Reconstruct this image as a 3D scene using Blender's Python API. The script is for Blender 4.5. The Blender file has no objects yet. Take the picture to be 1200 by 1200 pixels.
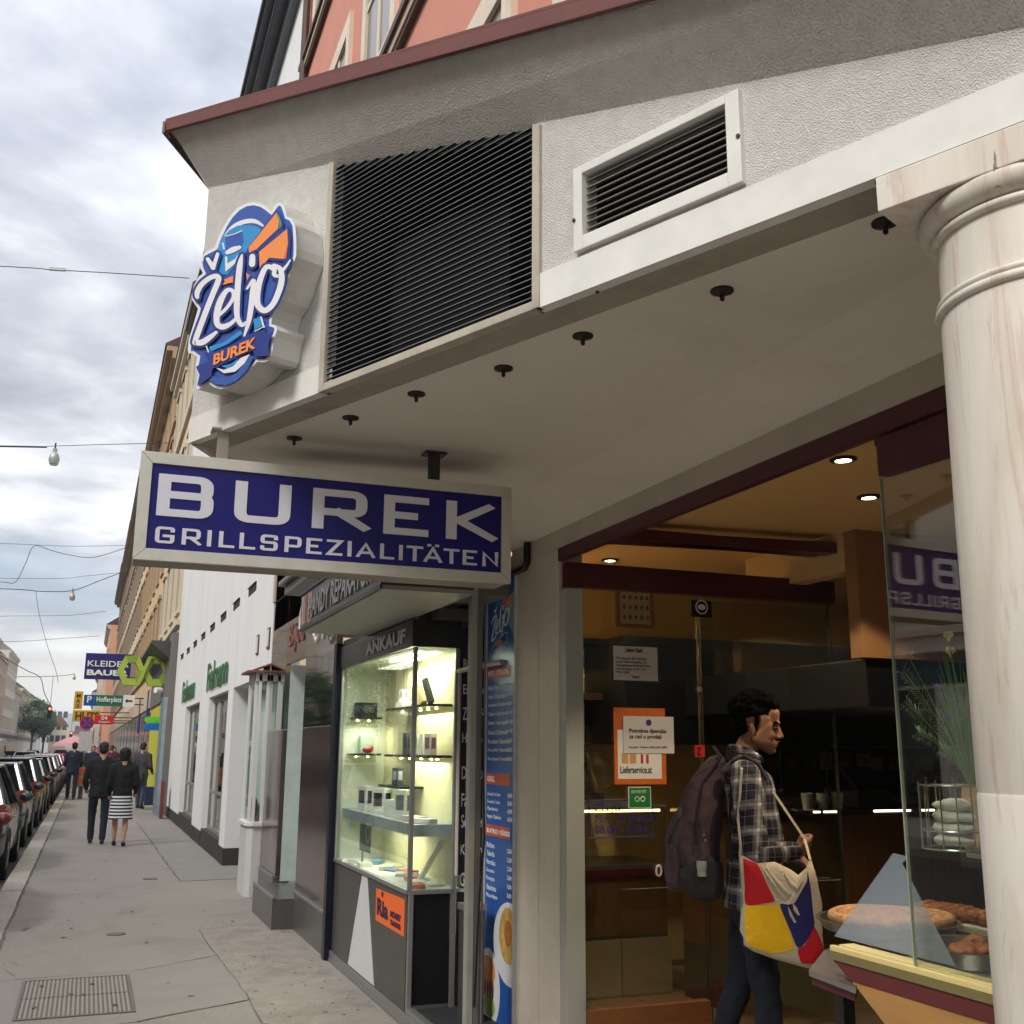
import bpy, bmesh, math, random
import numpy as np
from mathutils import Vector, Matrix, noise
random.seed(7)
SC = bpy.context.scene; COL = SC.collection
# world axes: +Y runs along the street, +X to the right (towards the shops), Z up. Pavement at z = 0.
F_PX = 1245.0; TH = math.atan(279/F_PX); ROLL = math.radians(-0.39); AZ = math.radians(-21.2); EYE = 1.70
def _w(r, f, z): return Vector((r*math.cos(AZ)-f*math.sin(AZ), f*math.cos(AZ)+r*math.sin(AZ), z))
_F = Vector((0, math.cos(TH), math.sin(TH))); _R = Vector((1, 0, 0)); _U = _R.cross(_F)
_R2 = _R*math.cos(ROLL)-_U*math.sin(ROLL); _U2 = _R2.cross(_F)
CF, CR, CU = _w(*_F), _w(*_R2), _w(*_U2); CAMP = Vector((0, 0, EYE))
cd = bpy.data.cameras.new('camera'); cam = bpy.data.objects.new('camera', cd); COL.objects.link(cam)
m3 = Matrix((CR, CU, -CF)).transposed(); cam.matrix_world = Matrix.Translation(CAMP) @ m3.to_4x4()
cd.sensor_width = 36; cd.lens = F_PX/1200*36; cd.clip_start = 0.05; cd.clip_end = 9000
SC.camera = cam
SC.view_settings.view_transform = 'Standard'; SC.view_settings.look = 'None'
SC.view_settings.exposure = 1.02; SC.view_settings.gamma = 1; SC.view_settings.use_curve_mapping = False

# ---------------------------------------------------------------- sky
W = bpy.data.worlds.new('World'); SC.world = W; W.use_nodes = True
nt = W.node_tree; nt.nodes.clear(); N = nt.nodes.new; L = nt.links.new
sky = N('ShaderNodeTexSky'); sky.sky_type = 'NISHITA'; sky.sun_disc = False
sky.sun_elevation = math.radians(46); sky.sun_rotation = math.radians(-121)
b1 = N('ShaderNodeBackground'); b1.inputs[1].default_value = 0.085; L(sky.outputs[0], b1.inputs[0])
tc = N('ShaderNodeTexCoord'); sp = N('ShaderNodeSeparateXYZ'); L(tc.outputs['Generated'], sp.inputs[0])
def mth(op, a, b=None, c=None, clamp=False):
    n = N('ShaderNodeMath'); n.operation = op; n.use_clamp = clamp
    for i, v in enumerate((a, b, c)):
        if v is None: continue
        if isinstance(v, (int, float)): n.inputs[i].default_value = v
        else: L(v, n.inputs[i])
    return n.outputs[0]
zc = mth('MAXIMUM', sp.outputs[2], 0.0); zz = mth('ADD', zc, 0.16)
cb = N('ShaderNodeCombineXYZ'); L(mth('DIVIDE', sp.outputs[0], zz), cb.inputs[0]); L(mth('DIVIDE', sp.outputs[1], zz), cb.inputs[1])
def wn(scale, det, rough, dist, off):
    n = N('ShaderNodeTexNoise'); n.inputs['Scale'].default_value = scale; n.inputs['Detail'].default_value = det
    n.inputs['Roughness'].default_value = rough; n.inputs['Distortion'].default_value = dist
    a = N('ShaderNodeVectorMath'); a.inputs[1].default_value = off; L(cb.outputs[0], a.inputs[0]); L(a.outputs[0], n.inputs[0]); return n.outputs[0]
def ramp(src, stops):
    r = N('ShaderNodeValToRGB'); L(src, r.inputs[0]); e = r.color_ramp.elements
    while len(e) < len(stops): e.new(0.5)
    for i, (p, c) in enumerate(stops): e[i].position = p; e[i].color = (*c, 1)
    return r.outputs[0]
big = wn(1.05, 9, .56, .5, (3.1, 1.7, 0)); fine = wn(3.2, 8, .6, .3, (8.0, 2.2, 0))
mixn = mth('ADD', mth('MULTIPLY', big, .68), mth('MULTIPLY', fine, .32))
cc = ramp(mixn, [(.38, (.27, .295, .35)), (.455, (.40, .425, .48)), (.52, (.56, .58, .625)), (.61, (.92, .925, .95))])
b2 = N('ShaderNodeBackground'); b2.inputs[1].default_value = 1.0; L(cc, b2.inputs[0]); L(mth('ADD', .50, mth('MULTIPLY', zc, .85)), b2.inputs[1])   # overcast sky: brighter towards the zenith
gapn = wn(.55, 6, .55, .4, (0.4, 5.3, 0))
gap = ramp(mth('SUBTRACT', gapn, mth('MULTIPLY', zc, .7)), [(.40, (1, 1, 1)), (.53, (.45, .45, .45))])
b3 = N('ShaderNodeBackground'); b3.inputs[0].default_value = (.93, .88, .74, 1); b3.inputs[1].default_value = .72
mx = N('ShaderNodeMixShader'); L(gap, mx.inputs[0]); L(b1.outputs[0], mx.inputs[1]); L(b2.outputs[0], mx.inputs[2])
hor = ramp(sp.outputs[2], [(.03, (1, 1, 1)), (.105, (0, 0, 0))])
mx2 = N('ShaderNodeMixShader'); L(hor, mx2.inputs[0]); L(mx.outputs[0], mx2.inputs[1]); L(b3.outputs[0], mx2.inputs[2])
wo = N('ShaderNodeOutputWorld'); L(mx2.outputs[0], wo.inputs[0])
sl = bpy.data.lights.new('sun', 'SUN'); sl.energy = 1.5; sl.angle = math.radians(16); sl.color = (1, .96, .9)
so = bpy.data.objects.new('sun', sl); COL.objects.link(so)
sd = Vector((-math.cos(math.radians(46))*.857, -math.cos(math.radians(46))*.515, math.sin(math.radians(46))))
so.rotation_euler = sd.to_track_quat('Z', 'Y').to_euler()

# ---------------------------------------------------------------- pixel rays onto real planes (used to take sizes off the photo)
def ray(x, y): return CF*F_PX + CR*(x-600) - CU*(y-600)
def onX(x, y, X): d = ray(x, y); return CAMP + d*(X/d.x)
def onY(x, y, Y): d = ray(x, y); return CAMP + d*(Y/d.y)
def onZ(x, y, z): d = ray(x, y); return CAMP + d*((z-EYE)/d.z)
def onP(x, y, P, n): d = ray(x, y); return CAMP + d*((Vector(P)-CAMP).dot(n)/d.dot(n))

# ---------------------------------------------------------------- materials
def lin(c): return tuple(((v/255+.055)/1.055)**2.4 if v/255 > .04045 else v/255/12.92 for v in c)
MATS = {}
def newmat(name):
    m = bpy.data.materials.new(name); m.use_nodes = True; m.node_tree.nodes.clear(); return m
def M(name, col=None, rough=.6, metal=0, var=.12, scale=6, bump=0, bscale=120, spec=.4, stain=0, sscale=1.2, scol=None, emit=0, coat=0, stretch=(1, 1, 1), detail=6, obj=False):
    if name in MATS: return MATS[name]
    m = newmat(name); t = m.node_tree; n = t.nodes.new; l = t.links.new
    base = lin(col); bs = n('ShaderNodeBsdfPrincipled'); out = n('ShaderNodeOutputMaterial'); l(bs.outputs[0], out.inputs[0])
    bs.inputs['Roughness'].default_value = rough; bs.inputs['Metallic'].default_value = metal
    bs.inputs['Specular IOR Level'].default_value = spec; bs.inputs['Coat Weight'].default_value = coat
    g = n('ShaderNodeTexCoord') if obj else n('ShaderNodeNewGeometry'); src = g.outputs['Object'] if obj else g.outputs['Position']
    mp = n('ShaderNodeMapping'); mp.inputs['Scale'].default_value = stretch; l(src, mp.inputs[0])
    nz = n('ShaderNodeTexNoise'); nz.inputs['Scale'].default_value = scale; nz.inputs['Detail'].default_value = detail; nz.inputs['Roughness'].default_value = .6
    l(mp.outputs[0], nz.inputs[0])
    r = n('ShaderNodeValToRGB'); e = r.color_ramp.elements
    e[0].position = .3; e[1].position = .72
    e[0].color = (*[max(0, c*(1-var)) for c in base], 1); e[1].color = (*[min(1, c*(1+var)) for c in base], 1)
    l(nz.outputs[0], r.inputs[0]); cout = r.outputs[0]
    if stain:
        n2 = n('ShaderNodeTexNoise'); n2.inputs['Scale'].default_value = sscale; n2.inputs['Detail'].default_value = 8; n2.inputs['Roughness'].default_value = .65; n2.inputs['Distortion'].default_value = .6
        l(mp.outputs[0], n2.inputs[0]); r2 = n('ShaderNodeValToRGB'); r2.color_ramp.elements[0].position = .5; r2.color_ramp.elements[1].position = .72
        r2.color_ramp.elements[1].color = (stain, stain, stain, 1); l(n2.outputs[0], r2.inputs[0])
        mxx = n('ShaderNodeMix'); mxx.data_type = 'RGBA'; l(r2.outputs[0], mxx.inputs[0]); l(cout, mxx.inputs[6])
        mxx.inputs[7].default_value = (*(lin(scol) if scol else [c*.4 for c in base]), 1); cout = mxx.outputs[2]
    l(cout, bs.inputs['Base Color'])
    if rough > .05 and rough < .9:
        rr = n('ShaderNodeMapRange'); rr.inputs[3].default_value = rough*.8; rr.inputs[4].default_value = min(1, rough*1.2); l(nz.outputs[0], rr.inputs[0]); l(rr.outputs[0], bs.inputs['Roughness'])
    if bump:
        nb = n('ShaderNodeTexNoise'); nb.inputs['Scale'].default_value = bscale; nb.inputs['Detail'].default_value = 4; l(src, nb.inputs[0])
        bp = n('ShaderNodeBump'); bp.inputs['Strength'].default_value = min(1, bump); bp.inputs['Distance'].default_value = .01*max(1, bump); l(nb.outputs[0], bp.inputs['Height']); l(bp.outputs[0], bs.inputs['Normal'])
    if emit: bs.inputs['Emission Color'].default_value = (*base, 1); bs.inputs['Emission Strength'].default_value = emit
    m.diffuse_color = (*base, 1); MATS[name] = m; return m
def glass(name, tint=(.93, .96, .95), ior=1.5, boost=0.0, rough=0.0):
    if name in MATS: return MATS[name]
    m = newmat(name); t = m.node_tree; n = t.nodes.new; l = t.links.new
    tr = n('ShaderNodeBsdfTransparent'); tr.inputs[0].default_value = (*tint, 1); gl = n('ShaderNodeBsdfGlossy'); gl.inputs['Roughness'].default_value = rough
    gl.inputs[0].default_value = (.95, .97, .97, 1)
    ge = n('ShaderNodeNewGeometry'); mr = n('ShaderNodeMapRange'); mr.inputs[3].default_value = ior; mr.inputs[4].default_value = 1/ior; l(ge.outputs['Backfacing'], mr.inputs[0])
    fr = n('ShaderNodeFresnel'); l(mr.outputs[0], fr.inputs[0])
    ad = n('ShaderNodeMath'); ad.operation = 'ADD'; ad.use_clamp = True; ad.inputs[1].default_value = boost; l(fr.outputs[0], ad.inputs[0])
    mxs = n('ShaderNodeMixShader'); l(ad.outputs[0], mxs.inputs[0]); l(tr.outputs[0], mxs.inputs[1]); l(gl.outputs[0], mxs.inputs[2])
    out = n('ShaderNodeOutputMaterial'); l(mxs.outputs[0], out.inputs[0]); MATS[name] = m; return m

# ---------------------------------------------------------------- building blocks
ORG = {}
def prop(o, label=None, cat=None, group=None, kind=None):
    if label: o['label'] = label
    if cat: o['category'] = cat
    if group: o['group'] = group
    if kind: o['kind'] = kind
    return o
def thing(name, label, cat, loc=(0, 0, 0), group=None):
    o = bpy.data.objects.new(name, None); COL.objects.link(o); o.location = loc; o.empty_display_size = .2
    ORG[o] = Vector(loc); return prop(o, label, cat, group)
def structure(name, loc=(0, 0, 0)):
    o = bpy.data.objects.new(name, None); COL.objects.link(o); o.location = loc; ORG[o] = Vector(loc); o['kind'] = 'structure'; return o
class MB:
    def __init__(s): s.v = []; s.f = []; s.m = []; s.cur = 0
    def mi(s, i): s.cur = i; return s
    def add(s, vs, fs):
        k = len(s.v); s.v += [Vector(p) for p in vs]; s.f += [tuple(i+k for i in f) for f in fs]; s.m += [s.cur]*len(fs); return s
    def box(s, x0, y0, z0, x1, y1, z1):
        x0, x1 = min(x0, x1), max(x0, x1); y0, y1 = min(y0, y1), max(y0, y1); z0, z1 = min(z0, z1), max(z0, z1)
        return s.add([(x, y, z) for z in (z0, z1) for y in (y0, y1) for x in (x0, x1)], [(0, 2, 3, 1), (4, 5, 7, 6), (0, 1, 5, 4), (2, 6, 7, 3), (0, 4, 6, 2), (1, 3, 7, 5)])
    def obox(s, o, a, b, c):
        o, a, b, c = map(Vector, (o, a, b, c)); q = [o, o+a, o+b, o+a+b]; q += [p+c for p in q]
        f = [(0, 2, 3, 1), (4, 5, 7, 6), (0, 1, 5, 4), (2, 6, 7, 3), (0, 4, 6, 2), (1, 3, 7, 5)]
        if a.cross(b).dot(c) < 0: f = [g[::-1] for g in f]
        return s.add(q, f)
    def prism(s, poly, ext):
        poly = [Vector(p) for p in poly]; ext = Vector(ext); n = len(poly)
        nn = Vector((0, 0, 0))
        for i in range(n): nn += poly[i].cross(poly[(i+1) % n])
        if nn.dot(ext) < 0: poly = poly[::-1]
        k = len(s.v); s.v += poly + [p+ext for p in poly]
        s.f.append(tuple(k+i for i in range(n-1, -1, -1))); s.f.append(tuple(k+n+i for i in range(n)))
        for i in range(n): j = (i+1) % n; s.f.append((k+i, k+j, k+n+j, k+n+i))
        s.m += [s.cur]*(n+2); return s
    def tube(s, pts, r, seg=8, cap=True):
        pts = [Vector(p) for p in pts]; n = len(pts); rr = r if isinstance(r, (list, tuple)) else [r]*n; k = len(s.v)
        up = None
        for i, p in enumerate(pts):
            d = (pts[min(i+1, n-1)]-pts[max(i-1, 0)]).normalized()
            a = d.orthogonal().normalized() if up is None else (up - d*up.dot(d)).normalized()
            up = a; b = d.cross(a)
            s.v += [p + (a*math.cos(t)+b*math.sin(t))*rr[i] for t in [2*math.pi*j/seg for j in range(seg)]]
        for i in range(n-1):
            for j in range(seg):
                a = k+i*seg+j; b = k+i*seg+(j+1) % seg; s.f.append((a, b, b+seg, a+seg)); s.m.append(s.cur)
        if cap:
            s.f.append(tuple(k+j for j in range(seg-1, -1, -1))); s.f.append(tuple(k+(n-1)*seg+j for j in range(seg))); s.m += [s.cur]*2
        return s
    def lathe(s, c, prof, seg=32, axis=(0, 0, 1), cap=True):
        c = Vector(c); ax = Vector(axis).normalized(); a = ax.orthogonal().normalized(); b = ax.cross(a); k = len(s.v); n = len(prof)
        for r, z in prof:
            s.v += [c+ax*z+(a*math.cos(t)+b*math.sin(t))*r for t in [2*math.pi*j/seg for j in range(seg)]]
        for i in range(n-1):
            for j in range(seg):
                p = k+i*seg+j; q = k+i*seg+(j+1) % seg; s.f.append((p, q, q+seg, p+seg)); s.m.append(s.cur)
        if cap: s.f.append(tuple(k+j for j in range(seg-1, -1, -1))); s.f.append(tuple(k+(n-1)*seg+j for j in range(seg))); s.m += [s.cur]*2
        return s
    def ell(s, c, r, seg=12, rings=8):
        c = Vector(c); prof = []; k = len(s.v)
        for i in range(1, rings):
            t = math.pi*i/rings
            s.v += [c+Vector((r[0]*math.sin(t)*math.cos(2*math.pi*j/seg), r[1]*math.sin(t)*math.sin(2*math.pi*j/seg), -r[2]*math.cos(t))) for j in range(seg)]
        s.v += [c+Vector((0, 0, -r[2])), c+Vector((0, 0, r[2]))]; b = k+(rings-1)*seg
        for i in range(rings-2):
            for j in range(seg):
                p = k+i*seg+j; q = k+i*seg+(j+1) % seg; s.f.append((p, q, q+seg, p+seg)); s.m.append(s.cur)
        for j in range(seg):
            s.f.append((b, k+(j+1) % seg, k+j)); s.f.append((b+1, k+(rings-2)*seg+j, k+(rings-2)*seg+(j+1) % seg)); s.m += [s.cur]*2
        return s
    def build(s, name, mats, parent=None, smooth=False, bevel=0, label=None, cat=None, group=None, kind=None, bseg=2):
        if not isinstance(mats, (list, tuple)): mats = [mats]
        org = ORG.get(parent, Vector((0, 0, 0)))
        me = bpy.data.meshes.new(name); me.from_pydata([p-org for p in s.v], [], s.f); me.update()
        for m in mats: me.materials.append(m)
        me.polygons.foreach_set('material_index', s.m)
        if bevel:
            bm = bmesh.new(); bm.from_mesh(me)
            ed = [e for e in bm.edges if len(e.link_faces) == 2 and e.calc_face_angle(0) > .5]
            bmesh.ops.bevel(bm, geom=ed, offset=bevel, segments=bseg, affect='EDGES', profile=.7, clamp_overlap=True); bm.to_mesh(me); bm.free()
        return link(name, me, parent, smooth, label, cat, group, kind)
def link(name, me, parent=None, smooth=False, label=None, cat=None, group=None, kind=None):
    if smooth:
        me.polygons.foreach_set('use_smooth', [True]*len(me.polygons))
        if smooth != 'all': me.set_sharp_from_angle(angle=math.radians(38))
    o = bpy.data.objects.new(name, me); COL.objects.link(o)
    if parent is not None: o.parent = parent; ORG[o] = ORG[parent]
    else: ORG[o] = Vector((0, 0, 0))
    return prop(o, label, cat, group, kind)
def inst(src, parent, loc=(0, 0, 0), name=None):   # another piece that shares the mesh of src
    o = src.copy(); COL.objects.link(o); o.parent = parent; o.location = loc
    if name: o.name = name
    ORG[o] = ORG.get(parent, Vector((0, 0, 0))); return o
KIDS = {}
def copy_tree(o, parent=None):
    c = o.copy(); COL.objects.link(c); c.parent = parent; ORG[c] = ORG.get(o, Vector((0, 0, 0)))
    for ch in [k for k in bpy.data.objects if k.parent == o]: copy_tree(ch, c)
    return c
FC = {}
def text(name, s, mat, parent, origin, xd, up, h, w=None, depth=.003, bold=0.0, shear=0, label=None, cat=None, kind=None, lead=1.0):
    """lettering: origin = lower left corner of the text block, xd = reading direction, h = height of the block, w = its width"""
    cu = bpy.data.curves.new('t', 'FONT'); cu.body = s; cu.size = 1; cu.offset = bold; cu.extrude = .5; cu.resolution_u = 3; cu.shear = shear; cu.space_line = lead
    ob = bpy.data.objects.new('t', cu); me = bpy.data.meshes.new_from_object(ob); bpy.data.objects.remove(ob); bpy.data.curves.remove(cu)
    n = len(me.vertices); co = np.empty(n*3); me.vertices.foreach_get('co', co); co = co.reshape(-1, 3)
    mn = co.min(0); mxx = co.max(0); sc = h/(mxx[1]-mn[1]); sx = (w/(mxx[0]-mn[0])) if w else sc
    xd = Vector(xd).normalized(); up = Vector(up).normalized(); nn = xd.cross(up); org = ORG.get(parent, Vector((0, 0, 0)))
    A = np.array([xd, up, nn]); q = np.stack([(co[:, 0]-mn[0])*sx, (co[:, 1]-mn[1])*sc, (co[:, 2]+.5)*depth], 1) @ A + np.array(Vector(origin)-org)
    me.vertices.foreach_set('co', q.ravel()); me.materials.clear(); me.materials.append(mat); me.update(); me.name = name
    return link(name, me, parent, False, label, cat, None, kind)
def _ico():
    h = bmesh.new(); bmesh.ops.create_icosphere(h, subdivisions=2, radius=1); h.verts.index_update(); r = ([tuple(v.co) for v in h.verts], [tuple(v.index for v in f.verts) for f in h.faces]); h.free(); return r
ICO = _ico()
def blob(prims, voxel=.02, smooth=2, disp=0, dscale=6):
    """organic closed surface from tapered capsules, ellipsoids and hulls, fused by a voxel remesh"""
    V, F = [], []
    def pts(c, r, rot=None):
        rr = r if isinstance(r, (tuple, list)) else (r, r, r); c = Vector(c); out = []
        for q in ICO[0]:
            p = Vector((q[0]*rr[0], q[1]*rr[1], q[2]*rr[2])); out.append((rot @ p if rot else p)+c)
        return out
    for p in prims:
        k = len(V)
        if p[0] == 'e':
            V += pts(p[1], p[2], Matrix.Rotation(p[3], 3, p[4]) if len(p) > 3 else None); F += [tuple(i+k for i in f) for f in ICO[1]]
        else:
            hb = bmesh.new()
            for c, r in p[1:]:
                for q in pts(c, r): hb.verts.new(q)
            bmesh.ops.convex_hull(hb, input=hb.verts[:], use_existing_faces=False)
            hb.verts.index_update(); V += [v.co.copy() for v in hb.verts]; F += [tuple(v.index+k for v in f.verts) for f in hb.faces]; hb.free()
    bm = bmesh.new(); vv = [bm.verts.new(v) for v in V]
    for f in F: bm.faces.new([vv[i] for i in f])
    bmesh.ops.delete(bm, geom=[v for v in bm.verts if not v.link_faces], context='VERTS')
    bmesh.ops.recalc_face_normals(bm, faces=bm.faces[:])
    me = bpy.data.meshes.new('b'); bm.to_mesh(me); bm.free(); ob = bpy.data.objects.new('b', me); COL.objects.link(ob)
    r = ob.modifiers.new('r', 'REMESH'); r.mode = 'VOXEL'; r.voxel_size = voxel; r.use_smooth_shade = True
    if smooth: s = ob.modifiers.new('s', 'SMOOTH'); s.iterations = smooth; s.factor = .6
    dg = bpy.context.evaluated_depsgraph_get(); out = bpy.data.meshes.new_from_object(ob.evaluated_get(dg)); bpy.data.objects.remove(ob); bpy.data.meshes.remove(me)
    if disp:
        ns = [v.normal.copy() for v in out.vertices]
        for v, n_ in zip(out.vertices, ns): v.co += n_*disp*noise.fractal(v.co*dscale, 1.0, 2.0, 3)
    out.polygons.foreach_set('use_smooth', [True]*len(out.polygons)); return out
def meshobj(name, me, mat, parent=None, shift=True, **k):
    me.materials.clear(); me.materials.append(mat); me.name = name; return link(name, me, parent, **k)
# ================================================================ materials
asphalt = M('pavement_asphalt', (146, 140, 132), .9, var=.12, scale=30, bump=.6, bscale=220, stain=.5, sscale=1.1, scol=(118, 112, 104))
asphalt2 = M('patched_asphalt', (137, 133, 127), .9, var=.08, scale=3, bump=.35, bscale=200, stain=.35, sscale=2, scol=(130, 125, 120))
asphalt3 = M('dirty_asphalt', (145, 138, 128), .9, var=.12, scale=5, bump=.6, bscale=160, stain=.5, sscale=1.6, scol=(104, 96, 86))
kerbm = M('kerb_granite', (172, 164, 152), .85, var=.14, scale=14, bump=.3, bscale=150, stain=.4, sscale=2)
roadm = M('road_asphalt', (74, 72, 72), .85, var=.12, scale=2, bump=.3, bscale=150, stain=.4, sscale=.8)
crackm = M('crack_fill', (104, 98, 91), .9, var=.2)
steel = M('steel', (150, 148, 144), .35, metal=.9, var=.08, scale=20)
castiron = M('cover_iron', (112, 108, 102), .6, metal=.5, var=.15, scale=25, bump=.2)
stucco = M('white_stucco', (221, 220, 215), .92, var=.08, scale=22, bump=1.0, bscale=240, stain=.35, sscale=1.6, scol=(206, 202, 194))
stucco2 = M('grey_stucco', (226, 222, 215), .92, var=.08, scale=14, bump=2.2, bscale=150, stain=.35, sscale=2.0, scol=(204, 199, 191))
smoothw = M('white_trim_paint', (224, 224, 219), .6, var=.06, scale=9, stain=.5, sscale=2.4, scol=(208, 204, 195))
ceilm = M('soffit_paint', (231, 225, 213), .8, var=.05, scale=1.2, bump=.15, bscale=50, stain=.5, sscale=.9, scol=(204, 197, 184))
redflash = M('oxide_red_flashing', (108, 62, 58), .5, var=.1, scale=5, spec=.4)
blackin = M('dark_hollow', (18, 20, 26), .9, var=.1)
slatm = M('black_slat', (20, 22, 27), .6, var=.2, scale=30, spec=.2)
framem = M('dirty_cream_metal', (186, 178, 164), .5, var=.1, scale=12, stain=.4, sscale=4)
whitefr = M('white_vent_frame', (226, 225, 220), .45, var=.04, scale=10, stain=.2, sscale=6)
crimson = M('dark_red_paint', (78, 18, 30), .35, var=.08, scale=5, spec=.5)
pierm = M('cream_panel', (214, 204, 190), .55, var=.05, scale=9, bump=.05, stain=.3, sscale=2.5, scol=(190, 178, 162))
pierg = M('grey_green_panel', (172, 176, 168), .45, var=.04, scale=4)
blueS = M('sign_blue', (22, 18, 104), .4, var=.05, scale=3, spec=.25)
letterS = M('sign_letter_white', (214, 212, 220), .35, var=.03)
alus = M('sign_aluminium', (200, 196, 184), .4, metal=.25, var=.06, scale=14, stain=.2, sscale=6)
whiteM = M('plain_white', (232, 232, 228), .5, var=.03); blackM = M('plain_black', (14, 14, 17), .35, var=.1)
darkM = M('dark_grey_paint', (60, 60, 62), .5, var=.1)
gl = glass('clear_glass'); gl2 = glass('display_glass', (.9, .95, .93), boost=.02); glg = glass('shop_glass', (.90, .93, .90), boost=.03)

# marble with pink and brown veins running down the shaft
def marble(name):
    m = newmat(name); t = m.node_tree; n = t.nodes.new; l = t.links.new
    bs = n('ShaderNodeBsdfPrincipled'); out = n('ShaderNodeOutputMaterial'); l(bs.outputs[0], out.inputs[0]); bs.inputs['Roughness'].default_value = .38
    g = n('ShaderNodeNewGeometry'); mp = n('ShaderNodeMapping'); mp.inputs['Scale'].default_value = (5.0, 5.0, .6); mp.inputs['Rotation'].default_value = (.12, .1, 0); l(g.outputs['Position'], mp.inputs[0])
    def nz(sc, d, dist, src=mp):
        k = n('ShaderNodeTexNoise'); k.inputs['Scale'].default_value = sc; k.inputs['Detail'].default_value = d; k.inputs['Roughness'].default_value = .62; k.inputs['Distortion'].default_value = dist; l(src.outputs[0], k.inputs[0]); return k.outputs[0]
    def rp(src, stops):
        r = n('ShaderNodeValToRGB'); e = r.color_ramp.elements; l(src, r.inputs[0])
        while len(e) < len(stops): e.new(.5)
        for i, (p, c) in enumerate(stops): e[i].position = p; e[i].color = (*c, 1)
        return r.outputs[0]
    def mix(f, a, b):
        k = n('ShaderNodeMix'); k.data_type = 'RGBA'; l(f, k.inputs[0])
        if isinstance(a, tuple): k.inputs[6].default_value = (*a, 1)
        else: l(a, k.inputs[6])
        if isinstance(b, tuple): k.inputs[7].default_value = (*b, 1)
        else: l(b, k.inputs[7])
        return k.outputs[2]
    base = rp(nz(1.6, 6, .8), [(.3, lin((206, 196, 180))), (.55, lin((224, 217, 206))), (.75, lin((212, 207, 200)))])
    v1 = rp(nz(1.9, 7, 1.6), [(.56, (0, 0, 0)), (.62, (.42, .42, .42)), (.67, (.05, .05, .05))])
    c1 = mix(v1, base, lin((186, 150, 136)))
    v2 = rp(nz(4.5, 8, 2.2), [(.62, (0, 0, 0)), (.67, (.28, .28, .28)), (.72, (.05, .05, .05))])
    c2 = mix(v2, c1, lin((150, 138, 120)))
    v3 = rp(nz(7, 8, .8), [(.69, (0, 0, 0)), (.72, (.8, .8, .8))])
    c3 = mix(v3, c2, lin((96, 78, 70))); l(c3, bs.inputs['Base Color']); MATS[name] = m; return m
marbleM = marble('veined_marble')
woodM = M('counter_wood', (104, 72, 38), .45, var=.25, scale=3, stretch=(8, 8, 1), stain=.3)
yell = M('yellow_wall_paint', (222, 184, 120), .8, var=.04, scale=2)

# ================================================================ ground
g = MB(); g.box(-900, -200, -.16, -.84, 4200, -.13); g.build('road', roadm, kind='structure')
pv = structure('sidewalk', (0, 8, 0))
m = MB(); m.box(-.58, -8, -.3, 6.5, 420, 0); m.build('asphalt_slab', asphalt, pv)
ks = MB(); ks.box(-.84, 0, -.3, -.59, 1.18, .004); k0 = ks.build('kerbstone', kerbm, None, bevel=.015); k0.parent = pv; k0.location = Vector((0, -2, 0))-Vector((0, 8, 0))
for i in range(1, 78): inst(k0, pv, (random.uniform(-.006, .006), -10+i*1.2, random.uniform(-.004, .004)))
ks = MB(); ks.box(-.84, 91.6, -.3, -.59, 420, .004); ks.build('kerb_run', kerbm, pv)
ks = MB(); ks.box(-.84, -8, -.3, -.59, -2.1, .004); ks.build('kerb_run', kerbm, pv)
def sheet(name, pts, z, mat, kind=None):
    b = MB(); b.prism([(p[0], p[1], z-.003) for p in pts], (0, 0, .003)); return b.build(name, mat, pv)
G = lambda x, y: onZ(x, y, 0)[:2]
# tan patch beside the shops and darker patch near the camera, taken off the photo's joint lines
sheet('asphalt_patch', [G(233, 1090), G(315, 1081), (1.96, 9.3), (1.96, 4.0), (1.1, 4.0), G(306, 1200), G(293, 1172), G(254, 1120)], .004, asphalt3)
sheet('asphalt_patch', [G(0, 1150), G(160, 1138), G(254, 1120), G(293, 1172), G(160, 1198), G(0, 1215), (-.55, 7.4), (-.55, 9.4)], .004, asphalt2)
sheet('asphalt_patch', [G(155, 948), G(178, 945), G(300, 1029), G(210, 1033)], .004, asphalt2)
def crack(pts, w=.012, z=.006):
    b = MB(); P = [Vector((p[0], p[1], z)) for p in pts]
    Q = []
    for a, c in zip(P, P[1:]):
        n_ = max(1, int((c-a).length/.18))
        for i in range(n_): Q.append(a.lerp(c, i/n_)+Vector((random.uniform(-.012, .012), random.uniform(-.012, .012), 0)))
    Q.append(P[-1])
    for a, c in zip(Q, Q[1:]):
        d = (c-a).normalized(); s_ = Vector((-d.y, d.x, 0))*w*random.uniform(.15, .5); b.add([a+s_, a-s_, c-s_, c+s_], [(0, 1, 2, 3)])
    b.build('pavement_crack', crackm, pv)
crack([G(160, 963), G(210, 1032)], .03); crack([G(210, 1033), G(300, 1029)], .02)
crack([G(306, 1200), G(293, 1172), G(254, 1120), G(233, 1090), G(315, 1081)], .014)
crack([G(293, 1172), G(160, 1198)], .012); crack([G(0, 1150), G(160, 1138), G(254, 1120)], .014)
crack([(-.575, 4), (-.575, 90)], .03); crack([(.2, 14.5), (1.2, 15.2)], .012)
crack([G(8, 1138), G(18, 1145)], .012); crack([G(15, 1128), G(22, 1132)], .010)
b = MB()
for i in range(260):
    x = random.uniform(1.2, 1.95)**1.0; y = random.uniform(4.5, 14); s_ = random.uniform(.004, .014)
    a = random.uniform(0, 6.28); b.add([(x+math.cos(a+t)*s_*random.uniform(.6, 1.5), y+math.sin(a+t)*s_*random.uniform(.6, 1.5), .007) for t in (0, 1.2, 2.5, 3.8, 5)], [(0, 1, 2, 3, 4)])
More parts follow.
